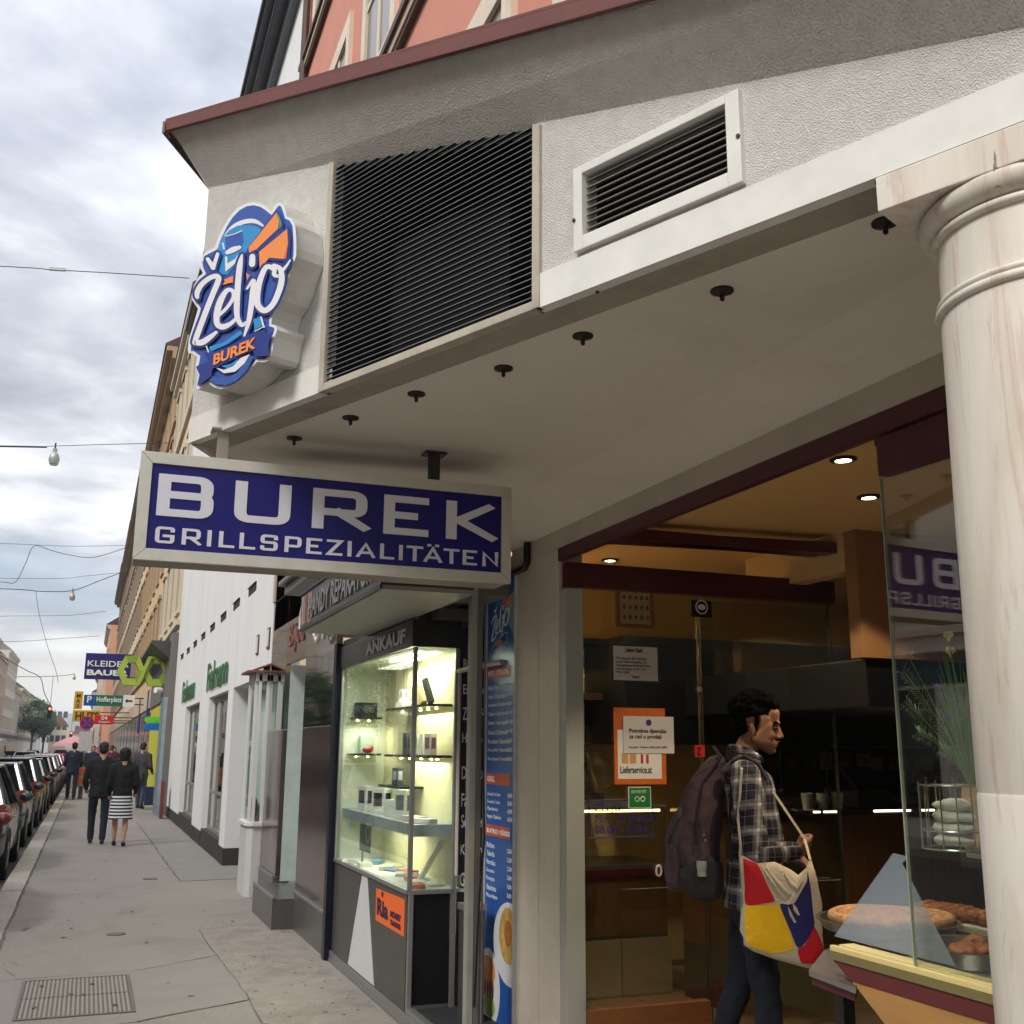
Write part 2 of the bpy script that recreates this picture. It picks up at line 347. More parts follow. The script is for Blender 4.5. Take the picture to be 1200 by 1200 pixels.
for i in range(60):
    x = random.uniform(-.5, 1.95); y = random.uniform(5, 20); s_ = random.uniform(.01, .03)
    b.add([(x+math.cos(t)*s_, y+math.sin(t)*s_, .0075) for t in (0, 1.2, 2.5, 3.8, 5)], [(0, 1, 2, 3, 4)])
b.build('debris_spots', crackm, pv, kind='stuff')
# access cover with bars
c = [onZ(x, y, .0) for x, y in ((32, 1148), (148, 1140), (155, 1188), (18, 1196))]
cx0, cx1, cy0, cy1 = -.30, .44, 7.9, 9.15
cv = thing('access_cover', 'large rectangular iron grid cover set flush in the pavement in the foreground', 'manhole cover', ((cx0+cx1)/2, (cy0+cy1)/2, 0))
b = MB(); b.box(cx0, cy0, .001, cx1, cy0+.02, .012); b.box(cx0, cy1-.02, .001, cx1, cy1, .012); b.box(cx0, cy0+.02, .001, cx0+.02, cy1-.02, .012); b.box(cx1-.02, cy0+.02, .001, cx1, cy1-.02, .012)
b.box(cx0+.02, (cy0+cy1)/2-.01, .001, cx1-.02, (cy0+cy1)/2+.01, .0125); b.build('frame', castiron, cv)
b = MB(); b.box(cx0+.02, cy0+.02, .001, cx1-.02, cy1-.02, .0065); b.build('plate', M('cover_plate', (104, 99, 92), .8, var=.15, scale=10, bump=.3), cv)
b = MB(); b.box(cx0+.03, cy0+.03, .0065, cx0+.046, cy1-.03, .0115); b0 = b.build('bar', M('cover_bar', (140, 134, 124), .7, var=.1, scale=20, bump=.2), cv)
for i in range(1, 24): inst(b0, cv, (i*.0288, 0, 0))
for (x, y) in ((-.18, 8.9), (.16, 8.85), (.02, 8.55), (-.2, 8.2), (.3, 8.1), (.1, 8.5)):
    b = MB(); b.box(x, y, .0126, x+.03, y+.05, .0145); b.build('lifting_slot', blackM, cv)
p = onZ(136, 1095, 0)
b = MB()
b.lathe((p.x, p.y, .001), [(.085, 0), (.085, .008), (.07, .011), (.001, .011)], 20)
b.build('valve_cap', castiron, None, label='small round valve cap set in the middle of the pavement', cat='valve cap')
p = onZ(176, 1030, 0)
b = MB(); b.box(p.x-.09, p.y-.09, .001, p.x+.09, p.y+.09, .009); b.build('drain_cap', castiron, None, bevel=.003, label='little square metal cap in the pavement behind the walking couple', cat='drain cap')
# ================================================================ burek shop: canopy over the pavement, pier, lintel, glass, room behind
shop = thing('burek_shop', 'corner burek shop under a raked white stucco canopy, glazed front below a dark red beam', 'shop', (2.5, 4, 0))
CA = Vector((.30, 4.686, 0)); CD = Vector((.407, -.9134, 0)).normalized(); CN = Vector((CD.y, -CD.x, 0)); Zv = Vector((0, 0, 1))
SL = 4.25
def CP(s, o, z): return CA+CD*s+CN*o+Zv*z
zt = lambda s: 4.233-.288*s
zr = lambda s: 4.474-.300*s
def pq(b, q, thick=.02):   # a slab whose front face is the quad q, going back along -CN
    b.prism(q, -CN*thick)
# holes: big grille s .95..2.70 (z 3.03 up to soffit), vent frame s 2.54..3.11 -> measured on the panel plane
def S(x, y, o=0):
    p = onP(x, y, CA+CN*o, CN); return (p-CA).dot(CD), p.z
gs0, gs1, gz0 = S(379, 455)[0], S(630, 358)[0], 3.012
vs0, vs1 = S(678, 250)[0], S(872, 160)[0]; vz0 = 3.125; vz1 = 3.393
b = MB()
W0 = [CP(0, 0, 3.112), CP(gs0, 0, 3.112), CP(gs0, 0, zt(gs0)), CP(0, 0, zt(0))]; pq(b, W0, .05); b.build('stucco_panel', stucco, shop); b = MB()
pq(b, [CP(gs1, 0, 3.112), CP(vs0, 0, 3.112), CP(vs0, 0, zt(vs0)), CP(gs1, 0, zt(gs1))], .05)
pq(b, [CP(vs0, 0, 3.112), CP(vs1, 0, 3.112), CP(vs1, 0, vz0), CP(vs0, 0, vz0)], .05)
pq(b, [CP(vs0, 0, vz1), CP(vs1, 0, vz1), CP(vs1, 0, zt(vs1)+.002), CP(vs0, 0, zt(vs0))], .05)
pq(b, [CP(vs1, 0, 3.112), CP(3.9, 0, 3.112), CP(3.9, 0, zt(3.9)+.001), CP(vs1, 0, zt(vs1))], .05)
b.build('stucco_panel', stucco, shop)
b = MB(); b.prism([CP(0, .008, 3.0), CP(gs0-.02, .008, 3.0), CP(gs0-.02, .008, 3.110), CP(0, .008, 3.110)], -CN*.04); b.build('fascia_trim', smoothw, shop); b = MB()
b.prism([CP(gs1+.0, .008, 3.0), CP(SL, .008, 3.0), CP(SL, .008, 3.110), CP(gs1, .008, 3.110)], -CN*.04)
b.build('fascia_trim', smoothw, shop)
b = MB(); b.prism([CP(0, -.032, 2.999), CP(SL, -.032, 2.999), CP(SL, -.15, 2.999), CP(0, -.15, 2.999)], (0, 0, .02)); b.build('edge_strip', M('edge_strip_paint', (168, 160, 146), .7, stain=.4, sscale=3), shop)
# left return of the canopy (faces up the street)
b = MB(); R0 = CP(0, -.003, 0); b.prism([R0+Zv*3.0, Vector((.62, 5.25, 3.0)), Vector((.62, 5.25, 4.233)), R0+Zv*4.23], Vector((.03, -.012, 0))); b.build('return_panel', stucco, shop)
# sloping soffit, then the red metal flashing
b = MB(); SO = 4.2
b.prism([CP(0, -.012, zt(0)-.01), CP(SO, -.012, zt(SO)-.01), CP(SO, .15, zr(SO)), CP(-.107, .15, zr(-.107))], -CN*.05)
b.build('sloping_soffit', stucco2, shop)
RD = (Vector((.62, 5.25, 0))-CP(0, 0, 0)).normalized(); RN = Vector((-RD.y, RD.x, 0))   # along and out of the return
b = MB(); c0 = CP(-.107, .15, zr(-.107)); q1 = Vector((.62, 5.25, 4.225)); b.prism([CP(0, 0, 4.225), q1, q1+RN*.11+Zv*.28, c0+RD*.001], RD.cross(Zv)*.0+Vector((.05, .02, 0))); b.build('sloping_soffit', stucco2, shop)
b = MB(); b.prism([CP(-.125, .155, zr(-.125)-.006), CP(SO, .155, zr(SO)-.006), CP(SO, .155, zr(SO)+.056), CP(-.135, .155, zr(-.135)+.056)], CN*.018)
b.build('roof_flashing', redflash, shop, bevel=.003)
b = MB(); b.prism([CP(-.135, .1735, zr(-.1)+.056), CP(SO, .1735, zr(SO)+.056), CP(SO, -.6, zr(SO)+.13), CP(-.135, -.6, zr(0)+.13)], (0, 0, .010)); b.build('roof_sheet', redflash, shop)
b = MB(); e0 = CP(-.137, .173, zr(-.1)-.004); b.prism([e0, e0+RD*.9, e0+RD*.9+Zv*.06, e0+Zv*.06], RN*.012); b.build('roof_flashing', redflash, shop)
b = MB(); e0 = CP(-.122, .15, zr(-.1)-.03); b.prism([e0, e0+RD*.85, e0+RD*.85+Zv*.03, e0+Zv*.03], RN*.008); b.build('drip_board', M('end_board', (36, 34, 36), .7), shop)
# ceiling of the canopy with the coved rear strip
ZC = 3.012
b = MB(); poly = [CP(.02, -.15, ZC), CP(SL, -.15, ZC), (2.12, 0.2, ZC), (2.05, 2.6, ZC), (2.02, 6.6, ZC), (.62, 5.25, ZC)]
b.prism(poly, (0, 0, .03)); b.build('ceiling', ceilm, shop)
b = MB(); b.prism([(2.02, 6.6, ZC), (2.05, 2.6, ZC), (2.12, .2, ZC), (2.45, .2, 2.955), (2.45, 6.6, 2.955)], (0, 0, .05)); b.build('coved_strip', ceilm, shop)
b = MB(); b.box(2.445, .2, 2.845, 2.60, 6.3, 2.957); b.build('bulkhead', M('bulkhead_paint', (204, 192, 176), .7, var=.04, scale=2, stain=.3, sscale=1.5), shop)
# upper facade mass behind the canopy so that nothing shows through
b = MB(); b.box(2.25, -1.2, 3.045, 2.6, 6.4, 4.6); b.build('parapet_core', stucco, shop)
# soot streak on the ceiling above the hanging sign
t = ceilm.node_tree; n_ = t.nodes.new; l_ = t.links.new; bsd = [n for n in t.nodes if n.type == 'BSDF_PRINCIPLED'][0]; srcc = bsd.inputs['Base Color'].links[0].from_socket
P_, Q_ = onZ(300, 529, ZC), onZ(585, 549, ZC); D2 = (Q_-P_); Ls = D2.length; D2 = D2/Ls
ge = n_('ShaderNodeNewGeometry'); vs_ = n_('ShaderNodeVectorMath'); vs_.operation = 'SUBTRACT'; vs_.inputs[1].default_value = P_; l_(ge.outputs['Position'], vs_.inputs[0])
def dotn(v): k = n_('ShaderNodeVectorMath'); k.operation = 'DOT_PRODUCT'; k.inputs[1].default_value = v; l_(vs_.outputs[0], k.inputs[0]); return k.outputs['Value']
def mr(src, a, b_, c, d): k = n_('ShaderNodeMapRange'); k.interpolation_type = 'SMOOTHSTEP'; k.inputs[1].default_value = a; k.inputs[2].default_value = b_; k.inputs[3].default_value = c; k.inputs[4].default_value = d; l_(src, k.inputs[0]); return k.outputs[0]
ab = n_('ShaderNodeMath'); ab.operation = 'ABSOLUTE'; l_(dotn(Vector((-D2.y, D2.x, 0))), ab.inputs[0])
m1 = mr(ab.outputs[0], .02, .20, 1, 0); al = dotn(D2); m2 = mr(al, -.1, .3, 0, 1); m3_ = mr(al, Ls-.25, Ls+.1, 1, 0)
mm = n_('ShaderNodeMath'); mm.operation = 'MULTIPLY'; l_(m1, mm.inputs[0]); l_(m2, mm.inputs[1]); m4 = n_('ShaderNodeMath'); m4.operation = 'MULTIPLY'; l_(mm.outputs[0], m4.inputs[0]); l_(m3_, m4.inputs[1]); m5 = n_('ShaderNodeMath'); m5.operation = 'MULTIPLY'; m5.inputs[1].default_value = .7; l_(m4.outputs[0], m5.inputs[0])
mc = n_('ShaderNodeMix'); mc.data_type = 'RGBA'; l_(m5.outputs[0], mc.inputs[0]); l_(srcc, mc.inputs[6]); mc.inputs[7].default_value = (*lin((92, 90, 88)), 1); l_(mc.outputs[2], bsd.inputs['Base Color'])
# sockets in the ceiling
sock = None
for (x, y) in ((345, 515), (411, 491), (488, 463), (590, 433), (683, 395), (846, 342), (1037, 262)):
    p = onZ(x, y-2, ZC); b = MB()
    b.lathe((0, 0, 0), [(.004, -.034), (.007, -.03), (.007, -.014), (.01, -.012), (.034, -.006), (.034, 0), (.001, 0)], 14)
    if sock is None:
        sock = b.build('lamp_socket', M('socket_metal', (46, 40, 36), .5, metal=.4), shop, smooth=True); base = ORG[shop]; sock.location = Vector((p.x, p.y, ZC))
        sock.data.transform(Matrix.Translation(base)); 
        sock.location = Vector((p.x, p.y, ZC))-base
    else: inst(sock, shop, Vector((p.x, p.y, ZC))-base)
for (x, y) in ((1028, 213), (700, 342)):
    p = onZ(x, y, 2.998); b = MB(); b.lathe((p.x, p.y, 2.994), [(.006, 0), (.006, .005), (.001, .005)], 8); b.build('screw', darkM, shop)

# ---- large grille
gr = MB(); zt_g = lambda s: zt(s)-.004
fr = MB(); w = .028
fr.prism([CP(gs0-.018, .012, 3.0), CP(gs0+.012, .012, 3.0), CP(gs0+.012, .012, zt_g(gs0)), CP(gs0-.018, .012, zt_g(gs0)+.01)], -CN*.03)
fr.prism([CP(gs1-.012, .014, 3.0), CP(gs1+.018, .014, 3.0), CP(gs1+.018, .014, zt_g(gs1)-.01), CP(gs1-.012, .014, zt_g(gs1))], -CN*.03)
fr.prism([CP(gs0+.012, .012, 3.0), CP(gs1-.012, .012, 3.0), CP(gs1-.012, .012, 3.028), CP(gs0+.012, .012, 3.028)], -CN*.09)
gf = fr.build('grille_frame', framem, shop, bevel=.003)
b = MB(); b.prism([CP(gs0-.04, -.30, 3.03), CP(gs1+.04, -.30, 3.03), CP(gs1+.04, -.30, zt(gs1)+.02), CP(gs0-.04, -.30, zt(gs0)+.02)], -CN*.02)
b.prism([CP(gs0-.02, -.05, 3.03), CP(gs0-.02, -.30, 3.03), CP(gs0-.02, -.30, zt(gs0)), CP(gs0-.02, -.05, zt(gs0))], CD*.02)
b.prism([CP(gs1+.002, -.05, 3.03), CP(gs1+.002, -.30, 3.03), CP(gs1+.002, -.30, zt(gs1)), CP(gs1+.002, -.05, zt(gs1))], CD*.02)
b.prism([CP(gs0, -.05, 3.02), CP(gs1, -.05, 3.02), CP(gs1, -.30, 3.02), CP(gs0, -.30, 3.02)], Zv*.01)
b.build('grille_hollow', blackin, shop)
b = MB()   # condenser unit and pipes glimpsed behind the slats
b.prism([CP(gs0+.15, -.2, 3.08), CP(gs0+.78, -.2, 3.08), CP(gs0+.78, -.2, 3.62), CP(gs0+.15, -.2, 3.62)], -CN*.09); b.build('condenser_unit', M('condenser_grey', (30, 31, 35), .8), shop)
z = 3.045; edgem = M('slat_edge', (150, 154, 160), .4, metal=.3)
while z < zt(gs0)-.03:
    s1 = gs1-.013 if z < zt(gs1)-.012 else (4.233-z)/.288-.05
    if s1 > gs0+.06:
        b = MB(); Lr = CD*(s1-gs0-.013); b.prism([CP(gs0+.013, .0, z), CP(gs0+.013, .0, z+.0026), CP(gs0+.013, -.009, z+.0026), CP(gs0+.013, -.009, z)], Lr)
        b.mi(1).prism([CP(gs0+.013, .0022, z+.0004), CP(gs0+.013, .0022, z+.0022), CP(gs0+.013, .0002, z+.0022), CP(gs0+.013, .0002, z+.0004)], Lr); b.build('slat', [slatm, edgem], gf)
    z += .0207
b = MB(); b.prism([CP(gs0-.02, -.012, zt(gs0-.02)-.004), CP(gs1+.02, -.012, zt(gs1+.02)-.004), CP(gs1+.02, -.33, zt(gs1+.02)-.004), CP(gs0-.02, -.33, zt(gs0-.02)-.004)], Zv*.03); b.build('grille_hollow', blackin, shop)
b = MB()
for i in range(16): b.prism([CP(gs0+.95, -.205, 3.08+i*.03), CP(gs0+1.42, -.205, 3.08+i*.03), CP(gs0+1.42, -.205, 3.084+i*.03), CP(gs0+.95, -.205, 3.084+i*.03)], -CN*.004)
b.build('wire_guard', MATS['condenser_grey'], shop, kind='stuff')
# ---- framed vent
vf = MB(); fw = .042
def vq(s0, s1, z0, z1, o=.02, th=.07): vf.prism([CP(s0, o, z0), CP(s1, o, z0), CP(s1, o, z1), CP(s0, o, z1)], -CN*th)
vq(vs0-.004, vs0+.030, vz0, vz1); vq(vs1-.042, vs1, vz0, vz1); vq(vs0+.030, vs1-.042, vz0, vz0+.042); vq(vs0+.030, vs1-.042, vz1-.026, vz1)
fw = .03
vfo = vf.build('vent_frame', whitefr, shop, bevel=.003)
b = MB(); b.prism([CP(vs0, -.12, vz0), CP(vs1, -.12, vz0), CP(vs1, -.12, vz1), CP(vs0, -.12, vz1)], -CN*.02); b.build('vent_hollow', M('vent_dust', (50, 46, 40), .9), shop)
for q in ([CP(vs0, -.04, vz0), CP(vs1, -.04, vz0), CP(vs1, -.14, vz0), CP(vs0, -.14, vz0)], [CP(vs0, -.04, vz1-.01), CP(vs1, -.04, vz1-.01), CP(vs1, -.14, vz1-.01), CP(vs0, -.14, vz1-.01)]):
    b = MB(); b.prism(q, Zv*.01); b.build('vent_hollow', MATS['vent_dust'], shop)
for s_ in (vs0-.012, vs1):
    b = MB(); b.prism([CP(s_, -.04, vz0), CP(s_, -.14, vz0), CP(s_, -.14, vz1), CP(s_, -.04, vz1)], CD*.012); b.build('vent_hollow', MATS['vent_dust'], shop)
for i in range(9):
    z = vz0+.046+i*.0220
    b = MB(); b.prism([CP(vs0+fw, .0, z), CP(vs0+fw, .0, z+.004), CP(vs0+fw, -.024, z+.014), CP(vs0+fw, -.024, z+.010)], CD*(vs1-vs0-.072)); b.build('slat', M('vent_slat', (128, 126, 120), .4, metal=.4), vfo)
for s_, z_ in ((vs0-.0, vz0+.1), (vs1-.005, vz0+.13)):
    b = MB(); b.lathe(CP(s_, .02, z_), [(.006, 0), (.006, .004), (.001, .004)], 8, axis=CN); b.build('screw', darkM, vfo)

# ---- pier, menu side and lintel
b = MB(); b.box(2.447, 5.86, 0, 2.6, 6.20, 2.956); b.build('pier_panel', pierm, shop, bevel=.004)
b = MB(); b.box(2.447, 5.56, 0, 2.6, 5.853, 2.844); b.build('pier_panel', pierm, shop, bevel=.004)
b = MB(); b.box(2.452, 5.472, 0, 2.56, 5.556, 2.60); b.build('door_jamb', pierg, shop, bevel=.004)
b = MB(); b.box(2.44, .2, 2.768, 2.475, 5.553, 2.842); b.build('lintel', crimson, shop, bevel=.004)
b = MB(); b.tube([(2.42, 6.9, 2.80), (2.42, 6.02, 2.80), (2.42, 5.98, 2.83), (2.42, 5.98, 2.95)], .022, 10); b.build('pipe', blackM, shop, smooth=True)
b = MB(); b.box(2.0, 6.32, 2.66, 2.445, 9.3, 3.44); b.build('upper_infill', M('infill_grey', (120, 116, 108), .7), shop)
# ---- interior shell
fl = M('floor_tile', (126, 108, 84), .35, var=.1, scale=3, spec=.5)
b = MB(); b.box(2.56, -.5, -.02, 9, 9.2, .146); b.build('floor', M('grout', (70, 60, 48), .9), shop)
f0 = None
for i in range(8):
    for j in range(16):
        x = 2.62+i*.4; y = 1.0+j*.4
        if f0 is None:
            t_ = MB(); t_.box(0, 0, 0, .392, .392, .006); f0 = t_.build('floor_tile', fl, shop); f0.data.transform(Matrix.Translation(ORG[shop])); f0.location = Vector((x, y, .146))-ORG[shop]
        else: inst(f0, shop, Vector((x, y, .146))-ORG[shop])
b = MB(); b.box(2.60, -.5, 2.95, 9, 7.62, 3.0); b.build('room_ceiling', yell, shop)
b = MB(); b.box(2.61, 7.6, .15, 9, 7.7, 2.95); b.build('back_wall', yell, shop)
b = MB(); b.box(2.56, 6.3, .15, 2.606, 7.6, 2.95); b.build('side_wall', yell, shop)
b = MB(); b.box(8.9, -.5, .15, 9, 7.6, 2.95); b.box(2.6, -.6, .15, 9, -.5, 3.0); b.build('far_wall', M('brown_wall', (70, 50, 32), .8), shop)
b = MB(); b.box(3.98, 4.95, 2.72, 4.10, 5.95, 2.95); b.build('bulkhead', M('bulkhead_yellow', (214, 182, 128), .8, var=.03), shop)
b = MB(); b.box(3.99, 4.85, 2.22, 6.6, 4.95, 2.95); b.build('bulkhead', M('bulkhead_orange', (150, 108, 66), .8, var=.05), shop)
b = MB(); b.box(4.05, 4.9, 1.95, 6.6, 7.6, 2.22); b.box(3.55, 6.9, 1.75, 7.5, 7.58, 2.52); b.build('extractor_hood', M('hood_black', (20, 21, 24), .5, metal=.2, spec=.3), shop, bevel=.01)
# header of the folding glass wall that runs into the shop, and red beam above
b = MB(); b.box(2.46, 5.475, 2.615, 4.32, 5.535, 2.755); b.build('glass_header', crimson, shop, bevel=.004)
b = MB(); b.box(2.56, 5.10, 2.835, 3.95, 5.19, 2.90); b.prism([(2.56, 5.19, 2.835), (2.56, 5.30, 2.835), (4.5, 5.05, 2.835), (4.45, 4.94, 2.835)], (0, 0, .065)); b.build('track_beam', crimson, shop, bevel=.006)
b = MB(); b.box(2.446, .6, 2.625, 2.50, 2.835, 2.735); b.box(2.452, .6, 2.735, 2.50, 2.85, 2.761); b.build('glass_header', crimson, shop, bevel=.003)
b = MB(); b.box(2.48, 5.478, .15, 3.32, 5.54, .36); b.build('plinth', M('plinth_wood', (140, 92, 52), .5, var=.2, stretch=(1, 1, 8)), shop, bevel=.005)
# panes
def pane(x0, y0, z0, x1, y1, z1, mat=gl, name='glass_pane'):
    b = MB(); b.box(x0, y0, z0, x1, y1, z1); return b.build(name, mat, shop)
pane(2.562, 5.50, .362, 3.315, 5.508, 2.613, glg)
pane(3.33, 5.50, .18, 4.28, 5.508, 2.613, glg); pane(3.42, 5.62, .18, 4.36, 5.628, 2.6, glg)
wp = pane(2.462, .9, .30, 2.472, 2.845, 1.017, glg)
b = MB(); b.prism([(2.462, 2.845, 1.056), (2.472, 2.845, 1.056), (2.605, .9, 1.056), (2.595, .9, 1.056)], (0, 0, 1.567)); b.build('glass_pane', glass('window_front_glass', (.90, .93, .90), boost=.055), shop)
b = MB()
gem = M('glass_edge_green', (44, 50, 42), .3, spec=.4)
for x, y in ((3.322, 5.504), (4.283, 5.504), (4.363, 5.624), (3.417, 5.624)): b = MB(); b.box(x-.002, y-.006, .18, x+.002, y+.006, 2.61); b.build('glass_edge', gem, shop)
b = MB(); b.box(2.461, 2.8455, .30, 2.473, 2.8495, 2.62); b.build('glass_edge', M('glass_edge_front', (160, 168, 148), .2, spec=.7), shop)
for z in (1.25, 2.05):
    b = MB(); b.lathe((3.322, 5.49, z), [(.001, -.01), (.018, -.006), (.018, .02), (.001, .022)], 12); b.build('pane_clamp', steel, shop, smooth=True)
# handle ring on the glass
b = MB(); R_ = .028; b.tube([(3.02+math.cos(t)*.016, 5.488, 1.05+math.sin(t)*R_) for t in [i*math.pi/8 for i in range(17)]], .006, 8); b.build('ring_handle', M('handle_white', (226, 224, 214), .3), shop, smooth=True)
# downlights (lit lamps)
bulb = M('lamp_glow', (255, 236, 196), .5, emit=16)
for (x, y) in ((988, 538), (1018, 582)):
    p = onZ(x, y, 2.948); b = MB(); b.lathe((p.x, p.y, 2.938), [(.036, 0), (.058, .004), (.058, .012), (.036, .012), (.036, 0)], 24, cap=False)
    dl = b.build('downlight', M('downlight_rim', (60, 44, 30), .4, metal=.6), shop, smooth=True)
    b = MB(); b.lathe((p.x, p.y, 2.941), [(.034, 0), (.034, .006), (.001, .006)], 20); b.build('bulb', bulb, dl)
    la = bpy.data.lights.new('downlight_lamp', 'SPOT'); la.energy = 34; la.color = (1, .80, .55); la.spot_size = math.radians(120); la.shadow_soft_size = .04
    lo = bpy.data.objects.new('downlight_lamp', la); COL.objects.link(lo); lo.location = (p.x, p.y, 2.93)
for (x, y, e) in ((3.15, 6.3, 38), (5.4, 6.6, 14)):
    b = MB(); b.lathe((x, y, 2.938), [(.036, 0), (.058, .004), (.058, .012), (.036, .012), (.036, 0)], 24, cap=False); dl = b.build('downlight', MATS['downlight_rim'], shop, smooth=True)
    b = MB(); b.lathe((x, y, 2.941), [(.034, 0), (.034, .006), (.001, .006)], 20); b.build('bulb', bulb, dl)
    la = bpy.data.lights.new('downlight_lamp', 'SPOT'); la.energy = e; la.color = (1, .80, .55); la.spot_size = math.radians(150); la.shadow_soft_size = .04
    lo = bpy.data.objects.new('downlight_lamp', la); COL.objects.link(lo); lo.location = (x, y, 2.93)

# ---- service counters
ct = thing('service_counter', 'dark brown wooden serving counter with tiled base behind the man with the backpack', 'counter', (4.6, 6.2, .15))
b = MB(); b.box(3.75, 5.95, .5, 7.5, 6.5, 1.30); b.build('front_panel', woodM, ct)
b = MB(); b.box(3.70, 5.90, 1.30, 7.5, 6.55, 1.335); b.build('counter_top', M('counter_top', (60, 42, 30), .15, spec=.7), ct)
tl = M('wall_tile', (138, 124, 98), .3, var=.06, scale=2)
t0 = None
for i in range(11):
    b = MB(); b.box(3.75+i*.34, 5.94, .155, 3.75+i*.34+.334, 5.95, .495); b.build('tile', tl, ct)
b = MB(); b.box(3.75, 5.95, .152, 7.5, 6.5, .499); b.build('base', MATS['grout'], ct)
glint = M('counter_glint', (255, 240, 214), .5, emit=3)  # glowing pieces stand for lights reflected along the counter edge
for x, L_ in ((4.38, .05), (4.46, .10), (4.86, .30), (5.24, .12), (5.4, .18)):
    b = MB(); b.box(x, 5.893, 1.318, x+L_, 5.899, 1.330); b.build('glow_strip', glint, ct)
cd_ = thing('display_counter', 'glazed pastry counter with a red rail and tiled front seen through the left glass', 'counter', (3.1, 6.8, .15))
b = MB(); b.box(2.61, 6.62, .52, 3.7, 7.2, .9); b.build('front_panel', woodM, cd_)
b = MB(); b.box(2.61, 6.56, .90, 3.7, 7.2, .94); b.build('rail', crimson, cd_)
for i in range(3): b = MB(); b.box(2.61+i*.37, 6.60, .155, 2.61+i*.37+.364, 6.62, .50); b.build('tile', tl, cd_)
b = MB(); b.box(2.61, 6.62, .152, 3.7, 7.2, .519); b.build('base', MATS['grout'], cd_)
b = MB(); b.box(2.61, 6.58, .941, 3.7, 7.18, .965); b.build('shelf', steel, cd_)
b = MB(); b.box(2.62, 6.60, .966, 3.69, 6.606, 1.33); b.build('front_glass', gl2, cd_)
b = MB(); b.box(2.61, 6.60, 1.331, 3.7, 7.1, 1.345); b.build('top_shelf', M('shelf_glass', (120, 128, 120), .1, spec=.7), cd_)
b = MB(); b.box(2.64, 6.615, 1.30, 3.66, 6.63, 1.315); b.build('glow_strip', M('led_warm', (255, 200, 120), .5, emit=5), cd_)
# shelves on the back wall with goods
ban = MB(); ban.box(2.62, 7.57, 2.33, 5.2, 7.595, 2.56); bo = ban.build('menu_banner', M('banner_blue', (30, 52, 104), .5), None, label='dark blue menu banner along the back wall under the yellow wall paint', cat='banner')
for i, s_ in enumerate(('PITE / STRUDEL', 'Burek  4,50\nSirnica  4,20\nZeljanica  4,20')):
    text('banner_lettering', s_, MATS['handle_white'], bo, (3.5+i*.62, 7.566, 2.42), (1, 0, 0), (0, 0, 1), .045 if i == 0 else .13, None, .002)
b = MB(); b.lathe((2.95, 7.566, 2.47), [(.14, 0), (.14, .004), (.10, .006), (.001, .006)], 24, axis=(0, -1, 0)); b.build('plate_picture', MATS['handle_white'], bo)
b = MB(); b.box(3.4, 7.565, 2.30, 3.42, 7.57, 2.34); b.build('clip', darkM, bo)
sh = thing('wall_shelves', 'dark wooden shelves on the back wall stacked with bread and goods', 'shelf', (3.2, 7.45, 1.2))
for z in (2.12, 1.74, 1.40):
    b = MB(); b.box(2.62, 7.25, z-.05, 3.55, 7.58, z); b.build('board', M('shelf_dark', (52, 34, 26), .5), sh)
for x in (2.75, 3.4):
    b = MB(); b.box(x, 7.5, 1.2, x+.02, 7.58, 2.2); b.build('bracket', MATS['shelf_dark'], sh)
b = MB(); b.box(2.62, 7.585, 1.2, 3.6, 7.599, 2.3); b.build('back_panel', M('cream_backing', (190, 176, 130), .8), sh)
bread = M('bread_bag', (222, 212, 160), .5, var=.2, scale=20)
for i in range(7):
    me = blob([('e', (0, 0, 0), (.13, .1, .055)), ('e', (.06, .02, .03), (.07, .06, .04))], .02, 2, .012, 12)
    z = (2.12, 1.74, 1.40)[i % 3]; x = 2.74+(i//3)*.26+.04*(i % 3); o_ = meshobj('bread_loaf', me, bread, None, label='pale wrapped loaf lying on the dark shelves of the back wall', cat='bread', group='wrapped loaves on the back shelves'); o_.location = (x, 7.40, z+.055)
bt = M('bottle_dark', (40, 44, 34), .2, spec=.6)
for i in range(5):
    b = MB(); x = 3.12+i*.085; b.lathe((x, 7.38, 1.40), [(.001, 0), (.03, 0), (.03, .13), (.012, .18), (.012, .22), (.001, .22)], 12)
    b.build('bottle', bt, None, smooth=True, label='small dark bottle in the row on the lowest back shelf', cat='bottle', group='dark bottles on the back shelf')
# clutter on the serving counter: cups, a till, napkin stand, bottles
tl_ = thing('cash_register', 'small dark cash register on the brown serving counter', 'till', (5.0, 6.2, 1.335)); b = MB(); b.box(4.9, 6.1, 1.336, 5.2, 6.4, 1.44); b.build('base', M('till_grey', (54, 54, 58), .5), tl_, bevel=.01); b = MB(); b.prism([(4.93, 6.12, 1.441), (4.93, 6.3, 1.60), (4.93, 6.32, 1.58), (4.93, 6.16, 1.441)], (.24, 0, 0)); b.build('screen', blackM, tl_)
for i in range(6):
    b = MB(); x = 5.45+i*.07; b.lathe((x, 6.1+.03*(i % 2), 1.336), [(.001, 0), (.024, 0), (.026, .12), (.012, .16), (.012, .20), (.001, .2)], 12); c_ = ((150, 40, 30), (200, 170, 60), (60, 90, 50))[i % 3]
    b.build('sauce_bottle', M('sauce_%d' % (i % 3), c_, .3, spec=.6), None, smooth=True, label='%s sauce bottle, %s from the left on the serving counter' % (('red', 'yellow', 'green')[i % 3], ('first', 'second', 'third', 'fourth', 'fifth', 'sixth')[i]), cat='bottle', group='sauce bottles on the counter')
for i in range(3):
    b = MB(); x = 4.45+i*.12; b.lathe((x, 6.05, 1.336), [(.001, 0), (.03, 0), (.042, .10), (.040, .10), (.028, .005), (.001, .005)], 16); b.build('paper_cup', M('cup_white', (206, 204, 196), .6), None, smooth=True, label='white paper cup, %s of three beside the till on the counter' % ('left', 'middle', 'right')[i], cat='cup', group='paper cups by the till')
